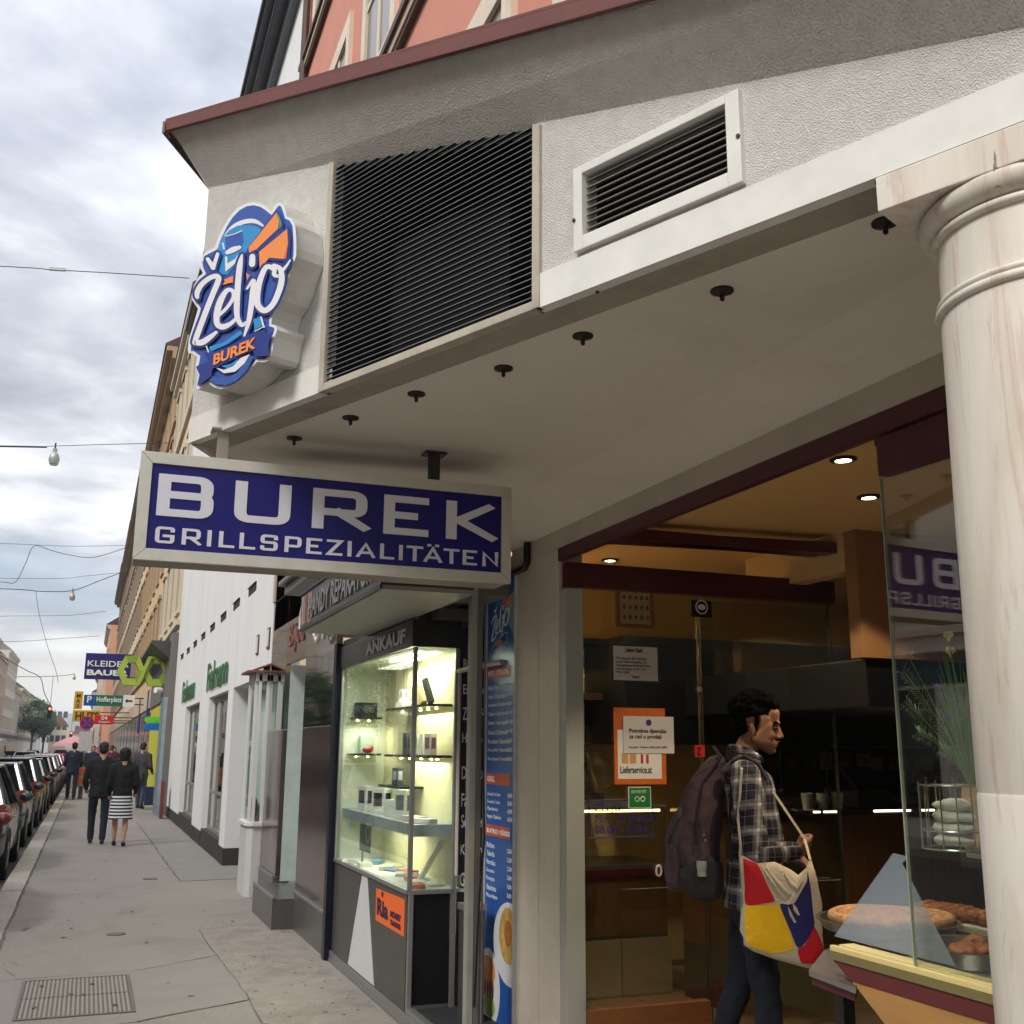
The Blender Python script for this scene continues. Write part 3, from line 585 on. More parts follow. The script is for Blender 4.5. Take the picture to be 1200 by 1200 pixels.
for i in range(5):
    b = MB(); x = 4.5+i*.42; b.tube([(x, 7.0, 1.72), (x, 7.0, 1.45)], .006, 6); b.ell((x, 7.0, 1.42), (.035, .035, .03), 10, 6); b.build('ladle', steel, None, smooth=True, label='steel ladle, number %s from the left hanging from the extractor hood' % ('one', 'two', 'three', 'four', 'five')[i], cat='ladle', group='ladles under the hood')
# dark kitchen side: wall cupboard, lit tube, pictures in a rack
kb = thing('kitchen_rack', 'dark rack full of small packets under a lit tube at the back of the shop', 'rack', (5.9, 7.3, 1.2))
b = MB(); b.box(4.9, 7.3, 1.35, 7.4, 7.58, 1.74); b.build('cabinet', M('cabinet_dark', (34, 26, 22), .6), kb)
b = MB(); b.box(5.82, 7.22, 1.96, 6.16, 7.26, 1.985); b.build('tube', M('tube_glow', (255, 244, 200), .5, emit=10), kb, bevel=.008)
for i in range(26):
    x = 5.0+(i % 13)*.17+random.uniform(-.02, .02); z = 1.745+(i//13)*.0; hh = random.uniform(.06, .14)
    z = 1.745 if i < 13 else 1.56
    c_ = random.choice([(126, 92, 52), (160, 132, 84), (96, 58, 40), (180, 168, 140), (70, 62, 56)])
    b = MB(); b.box(x, 7.26-(.02 if i < 13 else 0), z, x+.10, 7.298-(.02 if i < 13 else 0), z+hh); b.build('packet', M('packet_%d_%d_%d' % c_, c_, .5), kb)
# picture and notices on the glass / wall
pf = thing('framed_notice', 'wood framed allergen notice hanging high on the yellow wall inside the shop', 'picture', (3.55, 7.58, 2.6))
b = MB(); X0, X1 = onY(723, 710, 7.57).x, onY(766, 710, 7.57).x; Z0, Z1 = onY(745, 735, 7.57).z, onY(745, 680, 7.57).z
b.box(X0, 7.565, Z0, X1, 7.598, Z0+.025); b.box(X0, 7.565, Z1-.025, X1, 7.598, Z1); b.box(X0, 7.565, Z0+.025, X0+.025, 7.598, Z1-.025); b.box(X1-.025, 7.565, Z0+.025, X1, 7.598, Z1-.025); b.build('frame', M('frame_wood', (150, 92, 50), .5), pf)
b = MB(); b.box(X0+.025, 7.58, Z0+.025, X1-.025, 7.597, Z1-.025); b.build('sheet', M('paper', (206, 202, 190), .7, var=.03), pf)
b = MB()
for r_ in range(3):
    for q in range(5): b.ell((X0+.07+q*.052, 7.578, Z0+.08+r_*.08), (.014, .003, .016+.006*((q+r_) % 2)), 8, 5)
b.build('printed_icons', M('icon_print', (96, 60, 62), .6), pf)

def notice(name, label, cat, x0, y0, x1, y1, Y, mat, z0=None):   # flat sheet on a plane Y = const from photo corners
    a = onY(x0, y0, Y); c = onY(x1, y1, Y); o = thing(name, label, cat, (a.x, Y, c.z)); b = MB(); b.box(a.x, Y-.002, c.z, c.x, Y, a.z); b.build('sheet', mat, o, bevel=0); return o, a, c
paper = MATS['paper']; ink = M('ink', (44, 40, 40), .6)
YG = 5.495
o, a, c = notice('orange_poster', 'orange and white delivery service poster taped inside the glass door', 'poster', 719, 829, 781, 919, YG, M('poster_orange', (206, 104, 36), .5, var=.15, scale=12))
b = MB(); b.box(a.x+.02, YG-.004, c.z+.03, c.x-.03, YG-.002, c.z+.30); b.build('white_panel', whiteM, o, bevel=0)
text('lettering', 'Lieferservice.at', ink, o, (a.x+.035, YG-.0045, c.z+.06), (1, 0, 0), (0, 0, 1), .04, .20, .001, bold=.02)
for i, cx_ in enumerate((.06, .11)):
    b = MB(); b.box(a.x+cx_-.015, YG-.006, c.z+.115, a.x+cx_+.025, YG-.0042, c.z+.17); b.build('picture', M('pic_tan', (206, 160, 110), .6), o)
for i in range(2):
    b = MB(); b.box(a.x+.165+i*.035, YG-.006, c.z+.115, a.x+.18+i*.035, YG-.0042, c.z+.165); b.build('chilli_stripe', M('pic_red', (190, 50, 40), .6), o)
o, a, c = notice('job_notice', 'white paper notice with two bold lines overlapping the orange poster', 'notice', 730, 839, 790, 883, YG-.007, M('paper_white', (214, 212, 210), .6, var=.02))
text('lettering', 'Potrebna djevojka\nza rad u prodaji', ink, o, (a.x+.035, YG-.0105, c.z+.075), (1, 0, 0), (0, 0, 1), .062, (c.x-a.x)*.74, .001, bold=.015)
text('lettering', 'Kontakt Telefon: 0660 434 3090', ink, o, (a.x+.035, YG-.0105, c.z+.028), (1, 0, 0), (0, 0, 1), .012, (c.x-a.x)*.74, .001)
b = MB(); b.lathe(((a.x+c.x)/2, YG-.0095, a.z-.035), [(.018, 0), (.018, .002), (.001, .002)], 16, axis=(0, -1, 0)); b.build('emblem', M('emblem_blue', (50, 60, 120), .5), o)
o, a, c = notice('guest_notice', 'grey typed notice headed Lieber Gast in a dark frame on the glass', 'notice', 716, 754, 773, 801, YG-.006, darkM)
b = MB(); b.box(a.x+.012, YG-.009, c.z+.012, c.x-.012, YG-.0078, a.z-.012); b.build('paper', MATS['paper_white'], o)
text('lettering', 'Lieber Gast!', ink, o, (a.x+.09, YG-.0105, a.z-.045), (1, 0, 0), (0, 0, 1), .026, .11, .001, bold=.02)
text('lettering', 'Wir bitten Sie, Ihre Bestellung\nan der Theke aufzugeben. Das\nServicepersonal bringt Ihnen dann\ndas Essen gerne an den Tisch.\nVielen Dank!', ink, o, (a.x+.03, YG-.0105, c.z+.052), (1, 0, 0), (0, 0, 1), .092, .22, .001)
text('lettering', 'ŽELJO', ink, o, (a.x+.13, YG-.0105, c.z+.022), (1, 0, 0), (0, 0, 1), .018, .05, .001, bold=.02)
o, a, c = notice('rating_sticker', 'green square award sticker under the orange poster', 'sticker', 736, 922, 763, 947, YG-.003, whiteM)
b = MB(); b.box(a.x+.005, YG-.006, c.z+.005, c.x-.005, YG-.0048, a.z-.005); b.build('green_field', M('award_green', (30, 130, 60), .5), o)
text('lettering', 'BEWERTET', whiteM, o, (a.x+.018, YG-.0075, a.z-.035), (1, 0, 0), (0, 0, 1), .016, .095, .001)
b = MB()
for q in (-.018, .018): b.tube([((a.x+c.x)/2+q+math.cos(t)*.013, YG-.007, c.z+.05+math.sin(t)*.013) for t in [i*math.pi/5 for i in range(11)]], .003, 5)
b.build('owl_eyes', whiteM, o)
o, a, c = notice('window_decal', 'small dark square decal with a round white emblem high on the glass', 'sticker', 810, 703, 834, 724, YG-.004, blackM)
b = MB(); b.lathe(((a.x+c.x)/2, YG-.0065, (a.z+c.z)/2+.01), [(.043, 0), (.043, .0015), (.036, .0015), (.036, 0)], 20, axis=(0, -1, 0), cap=False); b.ell(((a.x+c.x)/2, YG-.007, (a.z+c.z)/2+.01), (.027, .002, .018), 10, 6); b.build('emblem', whiteM, o)
o, a, c = notice('red_decal', 'tiny red and white sticker on the glass beside the man\'s shoulder', 'sticker', 814, 873, 826, 887, YG-.004, M('decal_red', (186, 44, 36), .5))
text('lettering', 'Z', blackM, o, (a.x+.012, YG-.0055, c.z+.008), (1, 0, 0), (0, 0, 1), .045, .03, .001, bold=.03)
text('opening_hours_lettering', 'ŽELJO\nMo - Sa Burek\n08.00 - 20.00', M('hours_blue', (28, 40, 130), .5), shop, onY(697, 977, YG), (1, 0, 0), (0, 0, 1), .17, .36, .001)
# small hours frame outline
a = onY(690, 938, YG); c = onY(765, 980, YG); b = MB()
b.tube([(a.x, YG, a.z), (c.x, YG, a.z), (c.x, YG, c.z), (a.x, YG, c.z), (a.x, YG, a.z)], .004, 5); b.build('hours_outline', MATS['hours_blue'], shop)
mt = MB(); p = onZ(965, 1185, .155); mt.box(3.1, 4.4, .1525, 4.2, 5.4, .163); mt.build('door_mat', M('mat_red', (110, 22, 32), .95, var=.1, bump=.3), None, label='dark red door mat on the shop floor by the counter', cat='mat')
# ================================================================ marble column
col = thing('marble_column', 'thick pinkish veined marble column with ringed capital carrying the canopy edge at the right', 'column', (1.908, 1.628, 0))
cc_ = (1.908, 1.628, 0)
def ring(name, r, z, t, seg=96):
    b = MB(); b.lathe(cc_, [(r-.012, z-t)]+[(r+t*math.cos(a), z+t*math.sin(a)) for a in [-math.pi/2+math.pi*i/8 for i in range(9)]]+[(r-.012, z+t)], seg); return b.build(name, marbleM, col, smooth=True)
b = MB(); b.lathe(cc_, [(.236, .12), (.236, .9)], 96); b.build('shaft_drum', marbleM, col, smooth=True)
b = MB(); b.lathe(cc_, [(.2345, .9), (.234, 1.2), (.2325, 1.612), (.2305, 1.62)], 96); b.build('shaft_drum', marbleM, col, smooth=True)
b = MB(); b.lathe(cc_, [(.2285, 1.62), (.2285, 1.623), (.2315, 1.63), (.228, 2.2), (.222, 2.66)], 96); b.build('shaft_drum', marbleM, col, smooth=True)
ring('shaft_ring', .222, 2.672, .011); ring('shaft_ring', .222, 2.69, .008)
b = MB(); b.lathe(cc_, [(.218, 2.68), (.2185, 2.84)], 96); b.build('necking', marbleM, col, smooth=True)
ring('shaft_ring', .222, 2.842, .010)
b = MB(); b.lathe(cc_, [(.219, 2.852), (.225, 2.853), (.238, 2.858), (.249, 2.870), (.254, 2.884), (.253, 2.896), (.246, 2.902), (.246, 2.905)], 96); b.build('echinus', marbleM, col, smooth=True)
b = MB(); b.lathe(cc_, [(.27, 0), (.27, .06), (.262, .08), (.255, .11), (.238, .12)], 96); b.build('base', marbleM, col, smooth=True)
ac = Vector(cc_); b = MB(); q = [ac-CD*.262+CN*.245, ac+CD*.75+CN*.245, ac+CD*.75-CN*.245, ac-CD*.262-CN*.245]
b.prism([p+Zv*2.907 for p in q], (0, 0, .084)); b.build('abacus', marbleM, col, bevel=.003)
b = MB(); q = [ac-CD*.25+CN*.23, ac+CD*.74+CN*.23, ac+CD*.74-CN*.23, ac-CD*.25-CN*.23]; b.prism([p+Zv*2.992 for p in q], (0, 0, .02)); b.build('bearing_pad', darkM, col)
tape = M('tape_residue', (176, 164, 150), .8, var=.25, scale=60, bump=.2)
for (za, zb, a0, a1) in ((2.06, 2.13, 216, 252), (1.985, 2.045, 218, 255), (1.60, 1.612, 200, 262)):
    b = MB(); n_ = 14; rr = .2325 if za < 1.7 else .2292+.0006
    vs = []
    for i in range(n_+1):
        a = math.radians(a0+(a1-a0)*i/n_); vs += [(cc_[0]+math.cos(a)*rr, cc_[1]+math.sin(a)*rr, za+random.uniform(-.004, .004)), (cc_[0]+math.cos(a)*rr, cc_[1]+math.sin(a)*rr, zb+random.uniform(-.004, .004))]
    b.add(vs, [(2*i, 2*i+2, 2*i+3, 2*i+1) for i in range(n_)]); b.build('tape_mark', tape, col)

# ================================================================ hanging light box BUREK
YB = 4.35
sg = thing('hanging_sign', 'wide blue hanging light box reading BUREK GRILLSPEZIALITÄTEN in a pale metal frame', 'sign', (.9, 4.45, 2.65))
xl, xr = .098, 1.682; zb, ztp = 2.418, 2.858; D_ = .20
bd = .047
b = MB(); b.box(xl+.004, YB+.012, zb+.004, xr-.004, YB+D_, ztp-.004); b.build('box_body', M('sign_underside', (150, 142, 128), .6, var=.1, scale=4, stain=.5, sscale=5), sg, bevel=.003)
def fprism(p): b = MB(); b.prism(p, (0, .02, 0)); b.build('frame_bar', alus, sg, bevel=.002)
g_ = .0012
fprism([(xl, YB-.006, ztp), (xr, YB-.006, ztp), (xr-bd, YB-.006, ztp-bd), (xl+bd, YB-.006, ztp-bd)][::1])
fprism([(xl, YB-.006, zb), (xr, YB-.006, zb), (xr-bd, YB-.006, zb+bd), (xl+bd, YB-.006, zb+bd)])
fprism([(xl, YB-.006, zb+g_), (xl, YB-.006, ztp-g_), (xl+bd-g_, YB-.006, ztp-bd), (xl+bd-g_, YB-.006, zb+bd)])
fprism([(xr, YB-.006, zb+g_), (xr, YB-.006, ztp-g_), (xr-bd+g_, YB-.006, ztp-bd), (xr-bd+g_, YB-.006, zb+bd)])
b = MB(); b.box(xl+bd-.003, YB+.002, zb+bd-.003, xr-bd+.003, YB+.011, ztp-bd+.003); b.build('face_panel', blueS, sg)
GL = {  # strokes on a 1 x 1 cell; numbers after the points are corner radii
 'B': [([(0, 0), (0, 1), (1, 1, .22), (1, .52, .16), (0, .52)], 0), ([(0, .52), (1.02, .52, .16), (1.02, 0, .22), (0, 0)], 0)],
 'U': [([(0, 1), (0, 0, .22), (1, 0, .22), (1, 1)], 0)],
 'R': [([(0, 0), (0, 1), (1, 1, .22), (1, .42, .2), (0, .42)], 0), ([(.48, .42), (1.06, 0)], 0)],
 'E': [([(1, 1), (0, 1), (0, 0), (1, 0)], 0), ([(0, .5), (.68, .5)], 0)],
 'K': [([(0, 0), (0, 1)], 0), ([(.92, 1.0), (.18, .5), (1.0, 0.0)], 0)],
 'G': [([(1, .82), (1, 1, .16), (0, 1, .2), (0, 0, .2), (1, 0, .16), (1, .44), (.5, .44)], 0)],
 'I': [([(.5, 0), (.5, 1)], 0)],
 'L': [([(0, 1), (0, 0), (1, 0)], 0)],
 'S': [([(1, .82), (1, 1, .16), (0, 1, .2), (0, .52, .16), (1, .52, .16), (1, 0, .2), (0, 0, .16), (0, .18)], 0)],
 'P': [([(0, 0), (0, 1), (1, 1, .2), (1, .38, .18), (0, .38)], 0)],
 'Z': [([(0, 1), (1, 1), (0, 0), (1, 0)], 0)],
 'A': [([(0, 0), (.5, 1.0), (1, 0)], 0), ([(.16, .28), (.84, .28)], 0)],
 'T': [([(0, 1), (1, 1)], 0), ([(.5, 1), (.5, 0)], 0)],
 'N': [([(0, 0), (0, 1), (1, 0), (1, 1)], 0)]}
GL['Ä'] = GL['A']+[([(.225, 1.24), (.245, 1.24)], 0), ([(.755, 1.24), (.775, 1.24)], 0)]
def rounded(pts):
    out = []
    for i, p in enumerate(pts):
        if len(p) > 2 and 0 < i < len(pts)-1:
            r = p[2]; c = Vector(p[:2]); a = (Vector(pts[i-1][:2])-c); d = (Vector(pts[i+1][:2])-c); ra = min(r, a.length*.5); rd = min(r, d.length*.5)
            A_ = c+a.normalized()*ra; B_ = c+d.normalized()*rd
            for k in range(6): t = k/5; out.append(A_*(1-t)**2+c*2*t*(1-t)+B_*t*t)
        else: out.append(Vector(p[:2]))
    return out
def strokes(ch, x0, x1, z0, z1, w, Y, name, mat, parent, dep=.003, italic=0, stroke_h=None):
    """one letter made of flat bars of width w, laid on the plane Y"""
    RV = .62; z1s = z0+(z1-z0)/RV   # upright bars are thicker than the level ones
    b = MB(); wx = x1-x0-w; hz = z1s-z0-w; wh = w
    for si, (pts, _) in enumerate(GL[ch]):
        q = rounded(pts); P = [Vector((x0+w/2+p.x*wx, z0+w/2+p.y*hz)) for p in q]; n = len(P); Lf, Rt = [], []
        for i in range(n):
            d0 = (P[i]-P[i-1]).normalized() if i else (P[1]-P[0]).normalized(); d1 = (P[i+1]-P[i]).normalized() if i < n-1 else d0
            m_ = (Vector((-d0.y, d0.x))+Vector((-d1.y, d1.x))); m_ = m_.normalized() if m_.length > 1e-6 else Vector((-d0.y, d0.x))
            k = 1/max(.45, m_.dot(Vector((-d0.y, d0.x)))); c = P[i]
            if i == 0: c = P[i]-d0*w/2*(1 if len(GL[ch]) >= 1 else 0)
            if i == n-1: c = P[i]+d0*w/2
            Lf.append(c+m_*w/2*k); Rt.append(c-m_*w/2*k)
        for i in range(n-1):
            quad = [Lf[i], Lf[i+1], Rt[i+1], Rt[i]]; e_ = .00025*si+.00004*(i % 2); b.prism([(v.x, Y+.0001*si, v.y) for v in quad], (0, -dep-e_, 0))
    for v in b.v: v.z = z0+(v.z-z0)*RV
    for v in b.v: v.z = min(max(v.z, z0), z1+ (z1-z0)*.36 if ch == 'Ä' else z1)
    return b.build(name, mat, parent)
xa = lambda px, py=580: onY(px, py, YB).x
for ch, a, c_, w_ in (('B', 184.5, 250, .048), ('U', 275.5, 341.5, .048), ('R', 367, 431, .048), ('E', 450.5, 503, .048), ('K', 523.5, 582, .048)):
    strokes(ch, xa(a), xa(c_), 2.60, 2.772, w_*1.02, YB+.002, 'big_letter', letterS, sg)
row = [('G', 160, 280, 6), ('R', 325, 440, 6), ('I', 476, 512, 6), ('L', 553, 650, 6), ('L', 680, 778, 6), ('S', 808, 915, 6), ('P', 957, 1060, 6), ('E', 1090, 1186, 6)]
row = [(c, 150+a/5.217, 150+d/5.217) for c, a, d, _ in row]+[(c, 370+a/5, 370+d/5) for c, a, d in (('Z', 64, 158), ('I', 184, 214), ('A', 238, 350), ('L', 378, 462), ('I', 486, 514), ('T', 533, 630), ('Ä', 634, 742), ('T', 750, 843), ('E', 862, 946), ('N', 977, 1070))]
for c, a, d in row: strokes(c, xa(a, 640), xa(d, 640), 2.490, 2.556, .0165, YB+.002, 'small_letter', letterS, sg)
for px in (262, 517):
    x = xa(px, 550)
    b = MB(); yb_ = YB+.11
    b.box(x-.05, yb_-.04, 3.002, x+.05, yb_+.04, 3.0105); b.box(x-.022, yb_-.022, ztp+.006, x+.022, yb_+.022, 3.002); b.box(x-.05, yb_-.035, ztp-.003, x+.05, yb_+.035, ztp+.006)
    b.build('hanger', M('hanger_dark', (60, 58, 56), .5, metal=.5) if px > 300 else M('hanger_light', (150, 144, 132), .5, metal=.3), sg)
# ================================================================ round logo light box on the panel
OL = .13
lg = thing('logo_sign', 'cut-out oval logo light box Željo Burek in blue white and orange on the canopy corner', 'sign', tuple(CP(.5, OL, 3.45)))
nL = CN
def LP(cx, cy, o=0): # point of the enlarged logo crop -> point on the sign face
    return onP(180+cx/4.614, 220+cy/4.614, CP(0, OL+o, 0), CN)
sil = [(185, 880), (190, 820), (215, 740), (240, 655), (222, 628), (208, 605), (210, 560), (225, 515), (245, 480), (268, 462), (252, 435), (248, 400), (262, 368), (285, 345), (328, 325), (350, 270), (380, 205), (415, 150), (455, 108), (497, 85), (540, 78), (582, 88), (610, 105), (636, 132), (655, 97), (675, 80), (698, 88), (712, 118), (722, 155), (745, 165), (765, 200), (770, 260), (772, 320), (770, 370), (752, 425), (735, 475), (715, 545), (690, 605), (655, 655), (640, 700), (636, 738), (662, 745), (668, 768), (655, 805), (645, 860), (638, 905), (622, 932), (600, 943), (558, 942), (538, 965), (500, 1012), (445, 1058), (400, 1080), (365, 1088), (330, 1080), (298, 1058), (240, 1092), (228, 1078), (240, 1010), (226, 968), (238, 915), (210, 897), (190, 895)]
def inset(P, d):
    n = len(P); out = []; area = sum(P[i][0]*P[(i+1) % n][1]-P[(i+1) % n][0]*P[i][1] for i in range(n)); s_ = 1 if area > 0 else -1
    for i in range(n):
        a, c, e = Vector(P[i-1]), Vector(P[i]), Vector(P[(i+1) % n]); t1, t2 = (c-a).normalized(), (e-c).normalized()
        m_ = Vector((-t1.y, t1.x))+Vector((-t2.y, t2.x)); m_ = m_.normalized()*s_; out.append((c.x+m_.x*d, c.y+m_.y*d))
    return out
def lay(polys, mat, name, lvl):
    b = MB()
    for i_, p in enumerate(polys): b.prism([LP(x, y, lvl*.0012+.00005*(i_ % 9)) for x, y in p], -CN*.001)
    return b.build(name, mat, lg)
b = MB(); b.prism([LP(x, y, -.004) for x, y in sil], -CN*(OL-.006)); b.build('case', M('case_white', (206, 204, 196), .5, var=.05, stain=.35, sscale=6), lg)
lay([sil], M('logo_white', (232, 232, 236), .35, var=.02), 'white_face', 1)
def crom(pts, n=6):
    P = [Vector(p) for p in pts]; out = []
    for i in range(len(P)-1):
        p0 = P[max(i-1, 0)]; p1 = P[i]; p2 = P[i+1]; p3 = P[min(i+2, len(P)-1)]
        for k in range(n):
            t = k/n; out.append(.5*((2*p1)+(p2-p0)*t+(2*p0-5*p1+4*p2-p3)*t*t+(3*p1-p0-3*p2+p3)*t**3))
    out.append(P[-1]); return out
def brush(pts, extra=0):   # pts (x, y, width) -> quads
    q = crom(pts); r = []
    for i, (a, c) in enumerate(zip(q, q[1:])):
        d = Vector((c.x-a.x, c.y-a.y)); d = d.normalized() if d.length > 1e-6 else Vector((1, 0)); nn = Vector((-d.y, d.x))
        e0 = nn*(a.z+extra)/2; e1 = nn*(c.z+extra)/2; ex = d*min(3, .25*(a.z+extra))
        r.append([(a.x+e0.x-ex.x, a.y+e0.y-ex.y), (c.x+e1.x+ex.x, c.y+e1.y+ex.y), (c.x-e1.x+ex.x, c.y-e1.y+ex.y), (a.x-e0.x-ex.x, a.y-e0.y-ex.y)])
    for e in (q[0], q[-1]):
        R_ = (e.z+extra)/2; r.append([(e.x+R_*math.cos(t), e.y+R_*math.sin(t)) for t in [k*math.pi/5 for k in range(10)]])
    return r
cb_ = M('logo_blue', (58, 92, 172), .35, var=.03); cdk = M('logo_dark_blue', (42, 62, 138), .35, var=.03); ccy = M('logo_light_blue', (52, 146, 208), .35, var=.03)
cor = M('logo_orange', (244, 148, 84), .35, var=.03); cor2 = M('logo_orange_shade', (214, 112, 66), .35, var=.03); cgr = M('logo_green', (60, 160, 110), .4, var=.03); cwh = MATS['logo_white']
def rest(s_, o_=0): return [(x, y) for x, y in s_]
lay([inset([p for p in sil], 16)], cb_, 'blue_field', 2)
lay([brush([(345, 330, 6), (395, 250, 16), (440, 205, 22), (500, 182, 24), (550, 182, 22), (590, 205, 10)])[i] for i in range(32)], cwh, 'white_arc', 3)
lay([[(338, 345), (372, 270), (410, 228), (455, 205), (520, 200), (560, 210), (586, 232), (515, 330), (470, 385), (400, 470), (350, 470), (330, 400)]], ccy, 'light_disc', 4)
lay([[(386, 262), (478, 230), (486, 290), (470, 322), (392, 345)]], cb_, 'glass_shape', 5)
lay([brush([(388, 262, 5), (430, 252, 5), (478, 232, 5)])[i] for i in range(13)]+brush([(398, 350, 22), (430, 335, 30), (465, 322, 18)])+[[(386, 372), (398, 372), (398, 410), (440, 385), (470, 345), (474, 360), (440, 410), (388, 455)]]+brush([(374, 300, 8), (380, 330, 8)]), cwh, 'cup_shape', 6)
lay([[(505, 330), (665, 118), (686, 150), (703, 190), (700, 240), (560, 345), (500, 365)], [(560, 350), (730, 205), (742, 260), (735, 372), (712, 400), (620, 392), (575, 450)]], cdk, 'slice_outline', 7)
lay([[(514, 322), (664, 134), (678, 180), (672, 222), (556, 332), (516, 350)], [(570, 347), (722, 222), (724, 300), (706, 385), (625, 378), (574, 440)], brush([(370, 525, 10), (400, 495, 26), (432, 482, 18)])[4], [(368, 528), (400, 488), (436, 474), (438, 510), (400, 518)], [(500, 460), (520, 475), (505, 500)]], cor, 'orange_slices', 8)
lay([[(668, 138), (682, 158), (692, 196), (690, 212), (678, 220), (680, 180)]], cgr, 'green_edge', 9)
lay([[(722, 225), (728, 300), (716, 384), (708, 384), (724, 300)]], cor2, 'slice_side', 9)
LET = [[(236, 592, 20), (236, 565, 28), (258, 525, 28), (300, 490, 26), (340, 478, 26), (350, 500, 30), (322, 570, 30), (290, 650, 30), (256, 740, 30), (232, 806, 30), (222, 836, 26)],
       [(222, 838, 26), (262, 836, 32), (300, 812, 28), (338, 782, 16)],
       [(352, 690, 18), (395, 650, 18), (430, 596, 20), (426, 558, 20), (396, 556, 24), (362, 610, 34), (342, 680, 34), (344, 736, 30), (376, 752, 30), (420, 732, 22), (452, 700, 16)],
       [(478, 362, 10), (466, 420, 30), (456, 520, 32), (450, 620, 32), (452, 700, 28), (476, 742, 22), (500, 728, 14)],
       [(505, 545, 12), (540, 500, 20), (536, 560, 30), (526, 650, 30), (512, 730, 24), (490, 800, 10)],
       [(672, 478, 18), (652, 470, 22), (650, 440, 26), (612, 428, 26), (582, 480, 30), (562, 560, 34), (562, 630, 34), (598, 664, 30), (640, 636, 30), (672, 574, 32), (692, 500, 32), (684, 440, 26), (650, 420, 20)],
       [(690, 450, 22), (714, 428, 14), (738, 392, 8)],
       [(292, 385, 20), (322, 432, 26)], [(322, 432, 22), (346, 358, 18)], [(534, 372, 30), (532, 412, 34)]]
dk = []; wt = []
for s_ in LET: dk += brush(s_, 26); wt += brush(s_)
lay(dk, cdk, 'letter_outline', 10); lay(wt, cwh, 'script_letters', 12)
lay([[(300, 1040), (318, 1015), (345, 1030), (400, 1028), (450, 1000), (495, 940), (520, 905), (540, 915), (505, 985), (450, 1042), (390, 1068), (335, 1062)]], cb_, 'lower_arc', 10)
lay([[(336, 972), (380, 985), (430, 965), (470, 920), (520, 900), (490, 950), (440, 995), (380, 1003)]], cwh, 'lower_white', 11)
lay([[(365, 965), (420, 950), (460, 922), (440, 958), (400, 975)], [(300, 860), (380, 835), (470, 770), (480, 790), (400, 845), (310, 885)], [(540, 710), (575, 700), (590, 745), (545, 768)]], ccy, 'cyan_bits', 11)
lay([[(228, 968), (250, 955), (300, 940), (270, 890), (330, 885), (420, 850), (500, 800), (560, 772), (600, 785), (650, 778), (622, 835), (622, 908), (548, 912), (536, 880), (420, 935), (318, 978), (312, 1020), (234, 1072), (248, 1012)]], cdk, 'ribbon', 13)
A0 = LP(318, 962, .018); A1 = LP(548, 868, .018); A2 = LP(312, 900, .018)
xd_ = (A1-A0).normalized(); upv = (A2-A0); upv = (upv-xd_*upv.dot(xd_)).normalized()
text('ribbon_lettering', 'BUREK', cor, lg, LP(322, 962, .018), xd_, upv, (LP(322, 905)-LP(322, 962)).length*1.0, (A1-A0).length, .0015, bold=.035)
lay([brush([(580, 700, 8), (596, 755, 8)])[i] for i in range(7)]+brush([(548, 775, 5), (600, 748, 5)])+brush([(285, 858, 6), (296, 888, 6)]), cwh, 'banner_rays', 14)
for (x, y) in ((726, 640), (642, 720), (770, 495), (733, 105), (652, 875)):
    p = LP(x, y, -.05); 
# ================================================================ menu board on the side of the pier
mn_ = thing('menu_board', 'tall narrow blue menu board with orange price headings and pictures of food plates', 'menu board', (2.44, 6.6, .9))
XM = 2.435; ya, yb = 6.215, 6.71
mblue = M('menu_blue', (40, 92, 172), .3, var=.06, scale=2, spec=.5)
b = MB(); b.box(XM, ya, .08, XM+.012, yb, 2.80); b.build('panel', mblue, mn_)
b = MB(); b.box(XM-.006, ya-.014, .06, XM+.014, ya-.001, 2.815); b.box(XM-.006, yb+.001, .06, XM+.014, yb+.012, 2.815); b.build('edge_strip', M('menu_edge', (196, 196, 196), .4), mn_)
mw = M('menu_white', (240, 242, 246), .5, var=.02); mor = M('menu_orange', (196, 92, 62), .5, var=.12, scale=8)
XD = (0, -1, 0)
def mtext(s, y_left, z, h, w, mat=mw, lvl=1, name='lettering', **k): return text(name, s, mat, mn_, (XM-.001*lvl, y_left, z), XD, (0, 0, 1), h, w, .001, **k)
def mz(py, px=590): return onX(px, py, XM).z
for py0, py1, s_ in ((781, 790, 'PITE / STRUDEL'), (907, 919, 'GRILL'), (969, 982, 'SLATKO / SÜSSES')):
    z1, z0 = mz(py0), mz(py1); z0 = z1-.07
    b = MB(); b.box(XM-.002, ya+.06, z0, XM, yb, z1); b.build('heading_band', mor, mn_); mtext(s_, yb-.03, z0+.018, .035, .05*len(s_)*.55, lvl=3, bold=.03)
rows1 = ['Burek / Fleischstrudel', 'Sirnica / Käsestrudel', 'Krompiruša / Kartoffelstrudel', 'Zeljanica / Spinatstrudel', 'Gibanica / Topfen, Joghurt', 'Tikvenica / Kürbisstrudel', 'Pita sa šunkom / Schinkenstrudel', 'Pita sa pilećim / Hühnerstrudel', 'Pita sa kupusom / Krautstrudel']
for i, s_ in enumerate(rows1):
    z = mz(803+i*10.75)-.02; mtext(s_, yb-.03, z, .030, .10+.30*min(1, len(s_)/30)); mtext('1/4  4,50', ya+.13, z+.004, .028, .10)
for i, s_ in enumerate(['Ćevapčići 10 Stück', 'Ćevapčići 5 Stück', 'Pljeskavica', 'Vegetar. Pljeskavica']):
    z = mz(931+i*9.2)-.02; mtext(s_, yb-.03, z, .030, .13+.12*len(s_)/20); mtext(['6,90', '3,90', '6,90', '6,50'][i], ya+.10, z, .03, .075, bold=.03)
